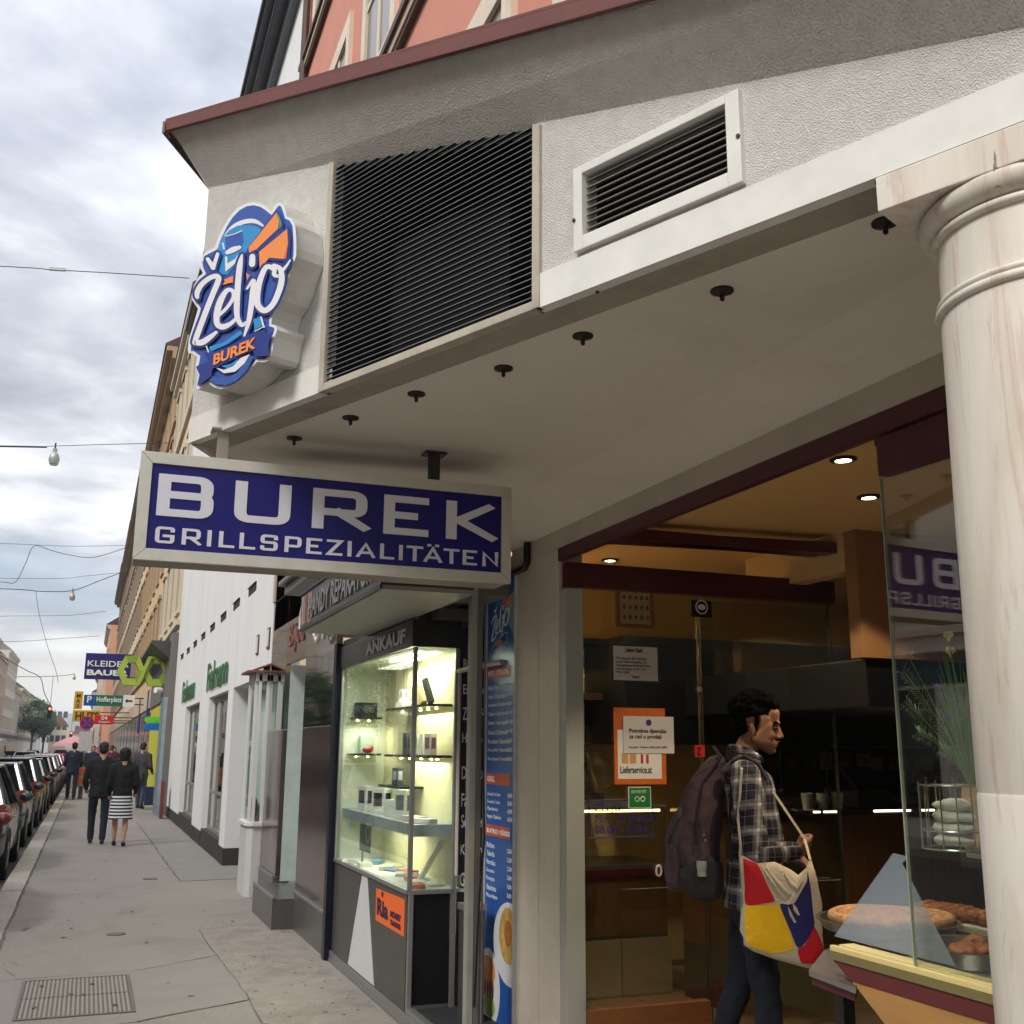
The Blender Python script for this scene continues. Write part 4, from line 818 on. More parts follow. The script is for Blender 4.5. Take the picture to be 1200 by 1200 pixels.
for i, s_ in enumerate(['Baklava', 'Tulumba', 'Hurmašica', 'Šampita', 'Krempita', 'Obstschnitte', 'Pita sa višnjom']):
    z = mz(993+i*10.3)-.02; mtext(s_, yb-.03, z, .032, .09+.10*len(s_)/14); mtext('2,50' if i < 3 else '3,00', ya+.10, z-.012, .03, .075, bold=.03)
# small logo on the menu
def mini(cx, cy): # same logo coordinates squeezed onto the board
    u_ = (cx-480)/590; v_ = (580-cy)/1000
    return Vector((XM, 6.455-u_*.40, 2.52+v_*.44))
def mlay(polys, mat, name, lvl):
    b = MB()
    for i_, p in enumerate(polys): b.prism([mini(x, y)+Vector((-.0008*lvl-.00005*(i_ % 9), 0, 0)) for x, y in p], (.0006, 0, 0))
    b.build(name, mat, mn_)
mlay([[(300, 330), (420, 180), (560, 150), (640, 260), (500, 380)]], ccy, 'logo_disc', 1)
mlay([[(514, 322), (664, 134), (678, 180), (672, 222), (556, 332), (516, 350)], [(570, 347), (722, 222), (724, 300), (706, 385), (625, 378), (574, 440)]], cor, 'logo_slices', 2)
mlay(wt, mw, 'logo_script', 3)
mlay([[(228, 968), (300, 910), (420, 860), (500, 810), (600, 785), (650, 778), (622, 908), (536, 900), (420, 940), (318, 978), (234, 1072)]], M('menu_ribbon', (26, 40, 96), .5), 'logo_ribbon', 1)
mlay(sum([brush(s_) for s_ in ([(228, 968, 8), (300, 910, 8), (420, 860, 8), (560, 785, 8), (650, 778, 8), (622, 840, 8), (640, 915, 8), (540, 905, 8)], [(312, 1000, 8), (380, 1030, 8), (460, 1000, 8), (520, 930, 8)])], []), mw, 'logo_outline', 2)
text('lettering', 'BUREK', cor, mn_, mini(330, 940)+Vector((-.004, 0, 0)), XD, (0, 0, 1), .032, .13, .001, bold=.03)
b = MB(); b.add([(XM-.001, ya, 2.56), (XM-.001, ya, 2.70), (XM-.001, ya+.17, 2.62), (XM-.001, ya+.13, 2.50), (XM-.001, ya, 2.40)], [(0, 1, 2, 3, 4)]); b.build('white_swoosh', M('swoosh', (150, 160, 176), .5), mn_)
# plates of food (printed)
def disc(cy, cz, ry, rz, mat, lvl, name, y0=ya, y1=yb):
    b = MB(); n = 36; ps = []
    for i in range(n):
        t = 2*math.pi*i/n; ps.append((XM-.0012*lvl, min(y1, max(y0, cy+ry*math.cos(t))), cz+rz*math.sin(t)))
    b.prism(ps, (.0010, 0, 0)); return b.build(name, mat, mn_)
pz = lambda px, py: onX(px, py, XM)
p1 = pz(597, 1107); p2 = pz(574, 1158)
plw = M('plate_white', (226, 228, 232), .4, var=.04, scale=12)
disc(p1.y, p1.z, .27, .235, plw, 1, 'plate_print'); disc(p1.y+.02, p1.z+.045, .15, .16, M('burek_spiral', (206, 168, 92), .5, var=.35, scale=18), 2, 'food_print'); disc(p1.y+.02, p1.z+.06, .06, .075, M('burek_brown', (176, 112, 56), .5, var=.3, scale=22), 3, 'food_print')
disc(p2.y+.02, p2.z, .20, .23, plw, 2, 'plate_print'); disc(p2.y+.03, p2.z+.10, .13, .085, M('bread_print', (222, 150, 92), .5, var=.15, scale=16), 3, 'food_print')
for i in range(5):
    disc(p2.y+.12-i*.045, p2.z-.005, .017, .055, M('cevapcici_print', (120, 66, 52), .5, var=.3, scale=20), 4, 'food_print')
disc(p2.y+.0, p2.z-.10, .10, .06, M('salad_print', (150, 170, 92), .5, var=.35, scale=30), 3, 'food_print'); disc(p2.y+.14, p2.z-.11, .04, .05, M('tomato_print', (200, 64, 44), .5), 4, 'food_print')
disc(6.44, p2.z-.33, .14, .11, M('bread_print2', (226, 200, 150), .5, var=.1, scale=12), 1, 'food_print')
# clean tubes between the board and the phone shop
b = MB(); b.box(2.36, 6.99, 0, 2.44, 7.06, 2.82); b.build('post', M('post_dark', (84, 84, 84), .4, metal=.4), shop)

# ================================================================ window counter behind the right pane
vt = thing('pastry_window', 'slanted window counter with cream gold ledge full of burek trays at the right', 'counter', (2.6, 2.4, .9))
y0_, y1_ = 3.235, 1.0
gold = M('ledge_gold', (222, 204, 140), .35, var=.05, scale=6, spec=.6); olive = M('ledge_olive', (120, 112, 74), .5, var=.08); maroon = M('ledge_maroon', (102, 46, 48), .45, var=.08); tanw = M('ledge_wood', (176, 132, 78), .45, var=.14, scale=2.5, stretch=(10, 1.2, 10))
b = MB(); b.box(2.478, y1_, 1.034, 2.54, y0_, 1.052); b.box(2.440, y1_, 1.034, 2.4605, y0_, 1.052); b.build('ledge_strip', gold, vt, bevel=.003)
b = MB(); b.box(2.4745, y1_, 1.008, 2.58, y0_, 1.033); b.box(2.436, y1_, 1.008, 2.4605, y0_, 1.033); b.build('ledge_face', olive, vt)
b = MB(); b.prism([(2.4415, y0_-.01, 1.006), (2.4605, y0_-.01, 1.006), (2.4605, y0_-.09, .955), (2.447, y0_-.09, .955)], (0, -1.9, 0)); b.prism([(2.4745, y0_-.02, 1.006), (2.60, y0_-.02, 1.006), (2.60, y0_-.10, .955), (2.4745, y0_-.10, .955)], (0, -1.9, 0)); b.build('maroon_band', maroon, vt)
b = MB(); b.prism([(2.452, y0_-.09, .953), (2.452, y0_-.60, .62), (2.452, y1_, .62), (2.452, y1_, .953)], (.0085, 0, 0)); b.prism([(2.4745, y0_-.09, .953), (2.4745, y0_-.60, .62), (2.4745, y1_, .62), (2.4745, y1_, .953)], (.12, 0, 0)); b.build('wood_apron', tanw, vt)
b = MB(); b.box(2.4745, y1_, .16, 2.52, y0_-.62, .618); b.build('lower_panel', M('lower_dark', (40, 34, 30), .6), vt)
b = MB(); b.box(2.561, y1_, .98, 3.55, y0_-.02, 1.0); b.build('inner_shelf', M('steel_shelf', (150, 148, 140), .3, metal=.6), vt)
b = MB(); b.box(2.60, y1_, .5, 3.5, y0_-.2, .975); b.build('cabinet', M('cabinet_wood', (80, 52, 34), .6), vt)
# pale translucent triangle added to stand for sky reflected in the sloped glass
refl_m = newmat('sky_reflection'); t = refl_m.node_tree; n_ = t.nodes.new
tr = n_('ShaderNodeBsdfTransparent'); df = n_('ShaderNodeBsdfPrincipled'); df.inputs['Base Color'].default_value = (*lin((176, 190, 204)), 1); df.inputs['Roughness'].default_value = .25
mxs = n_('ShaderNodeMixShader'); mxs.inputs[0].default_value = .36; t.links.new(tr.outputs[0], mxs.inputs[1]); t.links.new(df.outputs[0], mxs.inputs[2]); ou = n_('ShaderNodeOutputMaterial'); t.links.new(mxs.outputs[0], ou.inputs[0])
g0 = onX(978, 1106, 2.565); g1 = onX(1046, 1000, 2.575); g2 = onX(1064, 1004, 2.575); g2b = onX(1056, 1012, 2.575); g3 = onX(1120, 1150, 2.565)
b = MB(); b.prism([(p.x, p.y, max(p.z, 1.053) if i in (0, 4) else p.z) for i, p in enumerate((g0, g1, g2, g2b, g3))], (.006, 0, 0)); b.build('reflection_panel', refl_m, vt)
b = MB(); b.box(2.66, y1_, 1.388, 3.1, 3.0, 1.396); b.build('top_glass', gl2, vt)
b = MB(); b.box(2.80, y1_, 1.355, 2.86, 2.95, 1.385); b.build('top_rail', M('rail_pale', (206, 206, 186), .4), vt, bevel=.01)
b = MB()
for y in (2.95, 1.8): b.box(3.05, y, 1.0, 3.07, y+.02, 1.39)
b.build('support', steel, vt)
b = MB(); b.box(3.2, y1_, 1.27, 3.9, 3.4, 1.33); b.box(3.5, 1.2, .2, 3.9, 3.3, 1.27); b.build('rear_counter', M('rear_counter', (60, 52, 48), .3, spec=.6), vt)
# pans and pastry
panm = M('pan_metal', (150, 146, 138), .3, metal=.85, var=.15, scale=18); past = M('baked_pastry', (150, 88, 44), .35, var=.45, scale=34, bump=.8, bscale=90, stain=.4, sscale=9, scol=(110, 58, 28)); past2 = M('pale_pastry', (206, 158, 112), .5, var=.35, scale=30, bump=.8, bscale=90, stain=.3, sscale=9, scol=(150, 92, 58))
def spiral(cx, cy, z, r, mat, name, lab, r_in=.02, w=.026, flat=.7):
    pts = []; n = 150; turns = r/(w*1.9)
    for i in range(n):
        f = i/(n-1); a = f*turns*2*math.pi; q = r_in+(r-w)*f; pts.append((cx+q*math.cos(a), cy+q*math.sin(a), z+.004*noise.noise(Vector((a, 0, cx*9)))))
    b = MB(); b.tube(pts, [w*(.85+.25*noise.noise(Vector((i*.5, cx, cy)))) for i in range(n)], 8)
    return b.build(name, mat, None, smooth='all', label=lab, cat='pastry')
def pan(cx, cy, z, r, h, lab):
    b = MB(); b.lathe((cx, cy, z), [(.001, 0), (r*.93, 0), (r, h), (r+.012, h+.002), (r+.012, h+.006), (r-.004, h+.004), (r*.91, .006), (.001, .006)], 40)
    return b.build('baking_pan', panm, None, smooth=True, label=lab, cat='pan')
pan(2.90, 3.17-.12, 1.002, .19, .05, 'round metal pan with one torn piece of burek left, front of the window counter'); 
me = blob([('e', (0, 0, 0), (.10, .07, .022)), ('e', (.07, .05, .012), (.05, .05, .025)), ('e', (.05, -.04, .02), (.04, .02, .012))], .008, 2, .012, 22)
o = meshobj('torn_burek', me, past, None, label='torn end of browned burek lying in the front pan', cat='pastry'); o.location = (2.92, 3.09, 1.03)
pan(3.08, 3.80-.1, 1.002, .27, .035, 'wide metal tray under the spiral burek at the counter end'); spiral(3.08, 3.70, 1.05, .25, past2, 'spiral_burek', 'pale coiled burek filling the round tray at the left end of the window counter')
b = MB(); b.box(3.0, 3.15, 1.002, 3.02, 3.16, 1.01)
pan(3.10, 2.78, 1.002, .17, .055, 'deep dark pan standing behind the front pan beside the column')
tb = MB(); tb.box(3.32, 2.6, 1.002, 3.54, 3.9, 1.03); tb.build('serving_tray', M('tray_pale', (200, 196, 176), .4), None, bevel=.006, label='long pale tray behind the burek pans carrying browned rolls', cat='tray')
rme = blob([('h', ((-.07, 0, 0), (.02, .026, .02)), ((.07, 0, 0), (.02, .026, .02))), ('e', (0, 0, .008), (.06, .03, .024))], .008, 2, .006, 26)
for i in range(24):
    o = meshobj('pastry_roll', rme, past, None, label='glossy browned roll in the row on the long pale tray', cat='pastry', group='browned rolls on the long tray'); o.location = (3.43+random.uniform(-.01, .01), 2.64+i*.052, 1.055+random.uniform(-.003, .003)); o.rotation_euler.z = random.uniform(-.15, .15)
st = thing('steel_ledge', 'stainless steel tray shelf with a red underside sticking out left of the window counter', 'shelf', (2.5, 3.25, .9))
b = MB(); q = [(2.43, 3.26), (2.30, 3.02), (2.62, 2.98), (2.75, 3.5), (2.52, 3.62)]
q = [tuple(onZ(x, y, .93)[:2]) for x, y in ((948, 1142), (1003, 1163), (1012, 1135), (1000, 1105), (966, 1118))]
b.prism([(x, y, .925) for x, y in q], (0, 0, .02)); b.build('top', M('brushed_steel', (170, 164, 160), .3, metal=.8, var=.1, scale=10), st, bevel=.002)
b = MB(); cxm = sum(p[0] for p in q)/5; cym = sum(p[1] for p in q)/5; b.prism([(cxm+(x-cxm)*.93, cym+(y-cym)*.93, .895) for x, y in q], (0, 0, .028)); b.build('underside', crimson, st)
b = MB(); b.box(cxm, cym, .6, cxm+.05, cym+.05, .895); b.box(cxm, cym, .86, 2.6, cym+.05, .893); b.build('bracket', darkM, st)
# wire basket with paper bags, vase of artificial flowers
bk = thing('wire_basket', 'wire basket holding stacked white paper bags on the glass counter top', 'basket', (2.78, 2.86, 1.4))
wire = M('wire_chrome', (190, 190, 186), .25, metal=.9)
bx, by, bz = onY(1121, 985, 2.80).x, 2.80, 1.398
b = MB(); R_ = .105
for z in (.004, .06, .20):
    b.tube([(bx+R_*math.cos(t), by+R_*math.sin(t), bz+z) for t in [i*2*math.pi/24 for i in range(25)]], .003, 6)
for i in range(14):
    t = i*2*math.pi/14; b.tube([(bx+R_*math.cos(t), by+R_*math.sin(t), bz+.004), (bx+R_*math.cos(t), by+R_*math.sin(t), bz+.2+.012*(i % 2))], .0028, 6)
b.build('wires', wire, bk, smooth=True)
pb = M('bag_paper', (214, 210, 196), .8, var=.06, bump=.2, bscale=30)
for i in range(4):
    me = blob([('e', (0, 0, 0), (.078, .066, .019)), ('e', (.02, .01, .006), (.055, .05, .018))], .01, 1, .008, 20)
    o = meshobj('paper_bag', me, pb, None, label='crumpled white paper bag in the wire basket on the counter', cat='paper bag', group='paper bags in the wire basket'); o.location = (bx, by, bz+.03+i*.036); o.rotation_euler.z = i*1.1
b = MB(); b.box(bx+.02, by-.075, bz+.01, bx+.085, by-.015, bz+.16); b.build('kraft_box', M('kraft', (196, 160, 116), .7), None, bevel=.003, label='brown card box beside the white paper bags in the basket', cat='box')
fw_ = thing('flower_vase', 'vase of artificial grasses with yellow and purple flowers behind the window pane', 'flowers', (2.84, 2.72, 1.4))
vx, vy, vz = onY(1143, 950, 2.78).x, 2.78, 1.40
b = MB(); b.lathe((vx, vy, vz), [(.001, 0), (.04, 0), (.045, .1), (.035, .2), (.032, .2), (.001, .02)], 20); b.build('vase', M('vase_tan', (186, 150, 104), .6), fw_, smooth=True)
def fp(x, y, dY=0): return onY(x, y, vy+dY)
grn = M('stem_green', (110, 158, 84), .5, var=.2); sage = M('leaf_sage', (178, 196, 158), .6, var=.2); pur = M('petal_purple', (120, 92, 200), .5); yel = M('petal_cream', (244, 240, 170), .5); whp = M('petal_white', (196, 192, 186), .5)
basep = Vector((vx, vy, vz+.17))
def stem(tip, r=.003, sag=.03):
    m_ = basep.lerp(tip, .5)+Vector((0, 0, sag)); P = [basep, basep.lerp(m_, .6)+Vector((0, 0, sag*.4)), m_.lerp(tip, .4), tip]; b = MB(); b.tube(P, [r, r, r*.8, r*.5], 5); b.build('stem', grn, fw_, smooth=True); return P
for (x, y, c_) in ((1112, 750, yel), (1114, 768, yel), (1064, 768, whp), (1100, 805, pur), (1112, 845, pur), (1126, 805, M('petal_ochre', (170, 130, 60), .5))):
    tp = fp(x, y, random.uniform(-.05, .05)); stem(tp)
    b = MB(); tul = c_ is yel; n = 7 if tul else 16
    for i in range(n):
        a = i*2*math.pi/n+random.uniform(-.15, .15); d = Vector((math.cos(a)*(.55 if tul else 1), math.sin(a)*(.55 if tul else 1), 1 if tul else random.uniform(-.3, .9))).normalized(); s_ = .034 if tul else .028; sd_ = Vector((-math.sin(a), math.cos(a), 0))*(.013 if tul else .004); o_ = Vector((math.cos(a), math.sin(a), 0))*.005
        b.add([tp, tp+d*s_*.45+sd_+o_, tp+d*s_-o_*.5, tp+d*s_*.45-sd_+o_], [(0, 1, 2, 3)])
    b.ell(tp, (.005, .005, .006), 8, 5); b.build('flower', c_, fw_)
def frond(P, name='frond', mat=sage, k=26, ln=.040):
    b = MB()
    for i in range(k):
        f = .35+.65*i/k; j = min(int(f*(len(P)-1)), len(P)-2); c = P[j].lerp(P[j+1], f*(len(P)-1)-j); d = (P[j+1]-P[j]).normalized()
        for sgn in (-1, 1):
            s_ = (d.cross(Vector((0, 1, 0))).normalized()*sgn+d*.7+Vector((0, random.uniform(-.5, .5), 0))).normalized(); e = c+s_*ln*random.uniform(.6, 1.1); w_ = d*.006
            b.add([c-w_, c+s_*ln*.5+Vector((0, .003, .003)), e, c+w_+s_*ln*.5], [(0, 1, 2, 3)])
    b.build(name, mat, fw_)
for (x, y) in ((1058, 785), (1060, 822), (1075, 858), (1104, 878), (1130, 820)):
    tp = fp(x, y, random.uniform(-.06, .06)); P = stem(tp, .002, .05); frond(P)
for i in range(34):
    tp = fp(random.uniform(1092, 1140), random.uniform(745, 850), random.uniform(-.1, .1)); P = [basep, basep.lerp(tp, .5)+Vector((random.uniform(-.01, .01), 0, .02)), tp]; b = MB(); b.tube(P, [.0032, .0026, .001], 4); b.build('grass_blade', grn, fw_)
# ================================================================ phone shop next door
ph = thing('phone_shop_front', 'black and silver phone shop front with a glazed corner showcase beside the burek shop', 'shopfront', (2, 8, 0))
PB = M('black_gloss_panel', (34, 35, 36), .25, var=.1, scale=4, spec=.5); PG = M('grey_panel', (66, 66, 64), .35, var=.06, scale=3, spec=.5); SV = M('silver_frame', (150, 150, 148), .35, metal=.6, var=.06, scale=20); whp_ = M('white_wedge', (206, 206, 208), .4, var=.03)
CY0, CY1 = 6.95, 9.18
b = MB(); b.box(2.0, CY0+.03, .085, 2.04, CY1, .785); b.build('lower_panel', PG, ph)
b = MB(); b.box(1.985, 5.95, .0, 2.05, CY1+.05, .03); b.box(1.99, 6.2, .03, 2.045, CY1+.05, .082); b.build('kick_strip', SV, ph, bevel=.004)
pt = [onX(x, y, 1.997) for x, y in ((424, 1034), (430, 1036), (437.5, 1165), (407, 1142))]; pt[2].z = pt[3].z = .09; pt[0].z = pt[1].z = .775
b = MB(); b.prism(pt, (.0025, 0, 0)); b.build('white_wedge', whp_, ph)
rp_ = M('ria_orange', (240, 106, 34), .4, var=.04)
b = MB(); ria = [onX(x, y, 1.996) for x, y in ((441, 1041), (474, 1054), (473, 1098), (440, 1078))]; b.prism(ria, (.0035, 0, 0)); so_ = b.build('transfer_sticker', rp_, ph)
rz = onX(441, 1073, 1.995); navy = M('ria_navy', (40, 20, 60), .5)
text('lettering', 'Ria', navy, ph, (1.9945, 7.72, .565), (0, -1, 0), (0, 0, 1), .115, .30, .001, bold=.04)
text('lettering', 'MONEY', navy, ph, (1.9945, 7.36, .60), (0, -1, 0), (0, 0, 1), .042, .27, .001, bold=.05)
text('lettering', 'TRANSFER', navy, ph, (1.9945, 7.36, .55), (0, -1, 0), (0, 0, 1), .035, .27, .001, bold=.04)
b = MB(); b.ell((1.9945, 7.585, .715), (.001, .03, .02), 8, 5); b.build('emblem', navy, ph)
# showcase shell
cream_in = M('showcase_white', (226, 230, 214), .6, var=.02); crw = M('showcase_cream', (232, 226, 182), .6, var=.03)
b = MB(); b.box(2.0, CY0-.02, .788, 2.30, CY0+.012, .815); b.box(1.985, CY0+.012, .788, 2.02, CY1, .815); b.build('sill', SV, ph, bevel=.004)
b = MB(); b.box(2.021, CY0+.013, .79, 2.39, CY1, .81); b.build('showcase_floor', cream_in, ph)
b = MB(); b.box(2.385, CY0, .81, 2.40, CY1, 2.38); b.build('showcase_back', crw, ph)
b = MB(); b.box(2.02, CY1-.02, .81, 2.385, CY1, 2.38); b.build('showcase_end', cream_in, ph)
b = MB(); b.box(2.021, CY0+.0, 2.375, 2.40, CY1, 2.395); b.build('showcase_ceiling', cream_in, ph)
b = MB(); b.box(1.99, CY0-.02, .815, 2.018, CY0+.010, 2.375); b.build('corner_post', SV, ph, bevel=.003)
b = MB(); b.box(1.99, CY1-.03, .815, 2.018, CY1, 2.375); b.build('frame_post', SV, ph, bevel=.003); b = MB(); b.box(2.285, CY0-.02, .0, 2.315, CY0+.01, 2.375); b.build('frame_post', SV, ph, bevel=.003)
b = MB(); b.box(2.0, CY0+.011, .816, 2.006, CY1-.031, 2.374); b.build('glass_pane', gl2, ph)
b = MB(); b.box(2.019, CY0-.008, .816, 2.284, CY0-.002, 2.374); b.build('glass_pane', gl2, ph)
b = MB(); b.box(1.975, CY0-.02, 2.378, 2.019, CY1+.03, 2.56); b.build('fascia', PB, ph, bevel=.002)
b = MB(); b.box(2.0195, CY0-.025, 2.378, 2.32, CY0-.0, 2.62); b.build('fascia_return', PB, ph)
text('fascia_lettering', 'ANKAUF', letterS, ph, (1.973, 8.22, 2.415), (0, -1, 0), (0, 0, 1), .10, 1.12, .006, bold=.02)
b = MB(); b.box(2.0, CY0-.02, 2.562, 2.06, CY1+.03, 2.62); b.build('roller_housing', M('housing_grey', (92, 92, 90), .4, metal=.3), ph, bevel=.003)
# deck, shelves, tube lights
dk_ = M('deck_grey', (168, 170, 178), .35, var=.04)
b = MB(); b.box(2.04, CY0+.05, 1.14, 2.38, CY1-.02, 1.215); b.build('deck', dk_, ph)
blk = M('shelf_black', (34, 34, 38), .3, spec=.5)
for (y0, y1, z) in ((7.28, 8.45, 2.01), (7.28, 8.45, 1.655), (7.95, 8.6, 1.42)):
    b = MB(); b.box(2.20, y0, z-.012, 2.383, y1, z+.006); b.build('shelf', blk, ph)
for z in (1.96, 1.66): b = MB(); b.box(2.06, CY1-.25, z-.012, 2.30, CY1-.022, z+.004); b.build('shelf', blk, ph)
lt = M('showcase_tube', (250, 250, 226), .5, emit=9)
for x in (2.12, 2.24):
    b = MB(); b.box(x, 7.25, 2.355, x+.022, 8.05, 2.373); b.build('tube_light', lt, ph)
sp_ = M('led_spot', (255, 236, 150), .5, emit=14)
b = MB()
for (z, ys) in ((1.995, (7.4, 7.6, 7.8, 8.0, 8.3)), (1.64, (7.35, 7.5, 7.75, 8.05, 8.3))):
    for y in ys: b.ell((2.30, y, z-.008), (.012, .012, .006), 8, 5)
for z in (1.945, 1.645):
    for x in (2.12, 2.22): b.ell((x, CY1-.1, z-.008), (.011, .011, .006), 8, 5)
b.build('led_spots', sp_, ph)
for (x, y, z, e) in ((2.2, 8.0, 2.33, 10), (2.28, 7.7, 1.96, 3), (2.28, 7.8, 1.61, 3), (2.18, 9.0, 1.9, 1.5), (2.2, 8.3, 1.1, 3)):
    la = bpy.data.lights.new('showcase_lamp', 'AREA'); la.energy = e*.8; la.color = (1, .95, .74); la.shape = 'RECTANGLE'; la.size = .2; la.size_y = .9 if e > 2 else .15
    lo = bpy.data.objects.new('showcase_lamp', la); COL.objects.link(lo); lo.location = (x, y, z)
def gadget(name, lab, cat, x, y, z, dx, dy, dz, c, rz=0, face=None, grp=None, tilt=0):
    o = thing(name, lab, cat, (0, 0, 0), grp); b = MB(); b.box(-dx/2, -dy/2, 0, dx/2, dy/2, dz); b.build('carton', M('card_%d_%d_%d' % c, c, .5, var=.05, scale=20), o, bevel=.002)
    if face:
        b = MB(); b.box(-dx/2-.0015, -dy*.33, dz*.3, -dx/2-.0003, dy*.33, dz*.82); b.build('front_print', M('card_%d_%d_%d' % face, face, .5, var=.2, scale=60), o)
        b = MB(); b.box(-dx*.33, -dy/2-.0015, dz*.3, dx*.33, -dy/2-.0003, dz*.82); b.build('side_print', MATS['card_%d_%d_%d' % face], o)
    o.location = (x, y, z); o.rotation_euler = (tilt, 0, rz); return o
WB = (226, 224, 214); BK = (40, 42, 46); GY = (120, 124, 130)
gadget('safe_box', 'black cube speaker on the upper left shelf of the showcase', 'box', 2.18, 9.04, 1.965, .15, .14, .12, BK, .2, (96, 100, 106))
gadget('phone_box', 'tall white phone box with grey picture on the top right shelf', 'box', 2.28, 7.88, 2.017, .03, .10, .17, WB, .1, GY)
gadget('phone_box', 'low white phone box lying at the left of the top shelf', 'box', 2.28, 8.2, 2.017, .08, .16, .05, WB, .1, None)
gadget('phone_box', 'small white phone box standing on the low white box of the top shelf', 'box', 2.28, 8.2, 2.068, .05, .08, .09, WB, .1, (150, 150, 160))
gadget('tablet_box', 'cream tablet box with black edge leaning on the top shelf', 'box', 2.27, 7.62, 2.03, .05, .07, .20, (214, 196, 150), .3, None, tilt=-.5)
gadget('tablet_box', 'dark folder leaning behind the cream tablet box on the top shelf', 'box', 2.30, 7.52, 2.03, .03, .05, .20, BK, .3, None, tilt=-.5)
for i, (y, w_, h_, c_, f_) in enumerate(((8.05, .10, .16, (96, 104, 116), BK), (7.88, .05, .14, (230, 214, 190), None), (7.76, .08, .15, WB, (170, 160, 80)), (7.62, .07, .15, (230, 230, 224), None), (7.46, .12, .15, (222, 208, 196), (130, 84, 110)))):
    gadget('phone_box', ['grey blue phone box at the left of the middle shelf row', 'narrow cream phone box second on the middle shelf row', 'white phone box with a yellow green picture on the middle shelf row', 'plain white phone box fourth on the middle shelf row', 'pinkish phone box with a round purple picture at the right of the middle shelf row'][i], 'box', 2.28, y, 1.662, .05, w_, h_, c_, .08, f_)
gadget('phone_box', 'dark grey phone box with a small picture on the low middle shelf', 'box', 2.28, 8.32, 1.427, .05, .12, .13, (84, 84, 92), .1, (190, 186, 190))
me = blob([('e', (0, 0, .03), (.05, .04, .03)), ('e', (.02, 0, .045), (.03, .028, .02))], .008, 1); o = meshobj('red_mouse', me, M('red_gloss', (170, 22, 30), .2, spec=.7), None, label='shiny red computer mouse on the lower left shelf of the showcase', cat='mouse'); o.location = (2.2, 9.0, 1.666)
gadget('clear_box', 'pale green carton behind the red mouse on the lower left shelf', 'box', 2.2, 9.1, 1.666, .1, .08, .15, (176, 206, 180), 0, None)
dkz = 1.217
for i, (y, w_, h_, c_, f_, rz_) in enumerate(((8.75, .16, .19, WB, BK, .2), (8.25, .14, .19, (214, 214, 210), BK, .5), (8.22, .15, .03, WB, None, .4), (7.86, .18, .12, WB, None, .3), (7.62, .12, .20, WB, (110, 120, 122), .5), (7.34, .22, .035, (222, 206, 190), None, .25), (7.14, .2, .03, WB, None, .5))):
    gadget('phone_box', ['large white carton with a black corner print at the left of the deck', 'white carton with a dark screen print standing on the deck', 'flat white carton under the dark screen carton on the deck', 'open crumpled white carton in the middle of the deck', 'upright white carton with a narrow grey window on the deck', 'flat cream carton at the right end of the deck', 'flat white carton tucked behind the corner post on the deck'][i], 'box', 2.14, y, dkz, .08, w_, h_, c_, rz_, f_)
wht = M('gadget_white', (228, 226, 206), .4)
b = MB(); b.box(2.18, 7.12, .815, 2.30, 7.28, .83); b.prism([(2.16, 7.30, .83), (2.20, 7.30, .83), (2.30, 7.12, 1.10), (2.27, 7.12, 1.11)], (.0, .03, 0)); b.build('tablet_stand', wht, None, label='white folded tablet stand on the showcase floor by the corner', cat='stand', bevel=.004)
for i in range(14):
    x = random.uniform(2.06, 2.30); y = 7.1+i*.14; c_ = random.choice([(110, 160, 190), (230, 228, 214), (214, 110, 80), (90, 140, 176), (206, 200, 180)])
    b = MB(); b.box(-.05, -.08, 0, .05, .08, random.uniform(.012, .03)); o = b.build('cable_pack', M('card_%d_%d_%d' % c_, c_, .5), None, bevel=.002, label='%s flat packet on the showcase floor, %s counting away from the corner post' % ({110: 'sky blue', 230: 'cream', 214: 'orange', 90: 'deep blue', 206: 'beige'}[c_[0]], 'first second third fourth fifth sixth seventh eighth ninth tenth eleventh twelfth thirteenth fourteenth'.split()[i]), cat='packet', group='packets on the showcase floor'); o.location = (x, y, .812); o.rotation_euler.z = random.uniform(-.6, .6)
b = MB(); b.box(2.05, 8.2, .93, 2.055, 8.55, 1.13); b.tube([(2.07, 8.52, .815), (2.07, 8.52, 1.14)], .008, 6); b.build('stand_pole', steel, ph)
# black return below the showcase, recess, jamb with service lettering
b = MB(); b.box(2.041, CY0+.005, .12, 2.283, CY0+.03, .786); b.build('return_panel', M('hollow_black', (10, 10, 12), .5), ph)
b = MB(); b.box(2.0, CY0-.02, .083, 2.03, CY0+.012, .786); b.build('lower_post', SV, ph, bevel=.003)
b = MB(); b.box(2.05, 5.95, .0, 2.5, CY0, .10); b.build('entrance_floor', M('mat_dark', (40, 40, 44), .8, bump=.2), ph)
b = MB(); b.box(2.0, 5.95, .083, 2.045, CY0-.021, .115); b.build('sill_strip', SV, ph, bevel=.003)
b = MB(); b.box(2.316, CY0-.012, .90, 2.5, CY0+.01, 2.52); jp = b.build('service_panel', PB, ph)
for i, s_ in enumerate(('Reparaturen', 'Entsperrung', 'Zubehör', 'Handyverkauf', 'Defekte', 'Fax', 'Scannen', 'Kopieren', 'Gutscheine')):
    py = (779, 809, 836, 866, 905, 937, 962, 997, 1030)[i]; p = onY(543, py, CY0-.012)
    text('lettering', s_, whiteM, ph, (2.342, CY0-.0145, p.z-.045), (1, 0, 0), (0, 0, 1), .085, .024*len(s_), .002, bold=.01)
b = MB(); b.box(2.235, 6.5, .10, 2.36, 6.62, .735); b.build('jamb_box', PG, ph)
b = MB(); b.box(2.225, 6.49, .736, 2.37, 6.63, .775); b.box(2.222, 6.485, .10, 2.234, 6.495, .735); b.build('jamb_frame', SV, ph, bevel=.003)
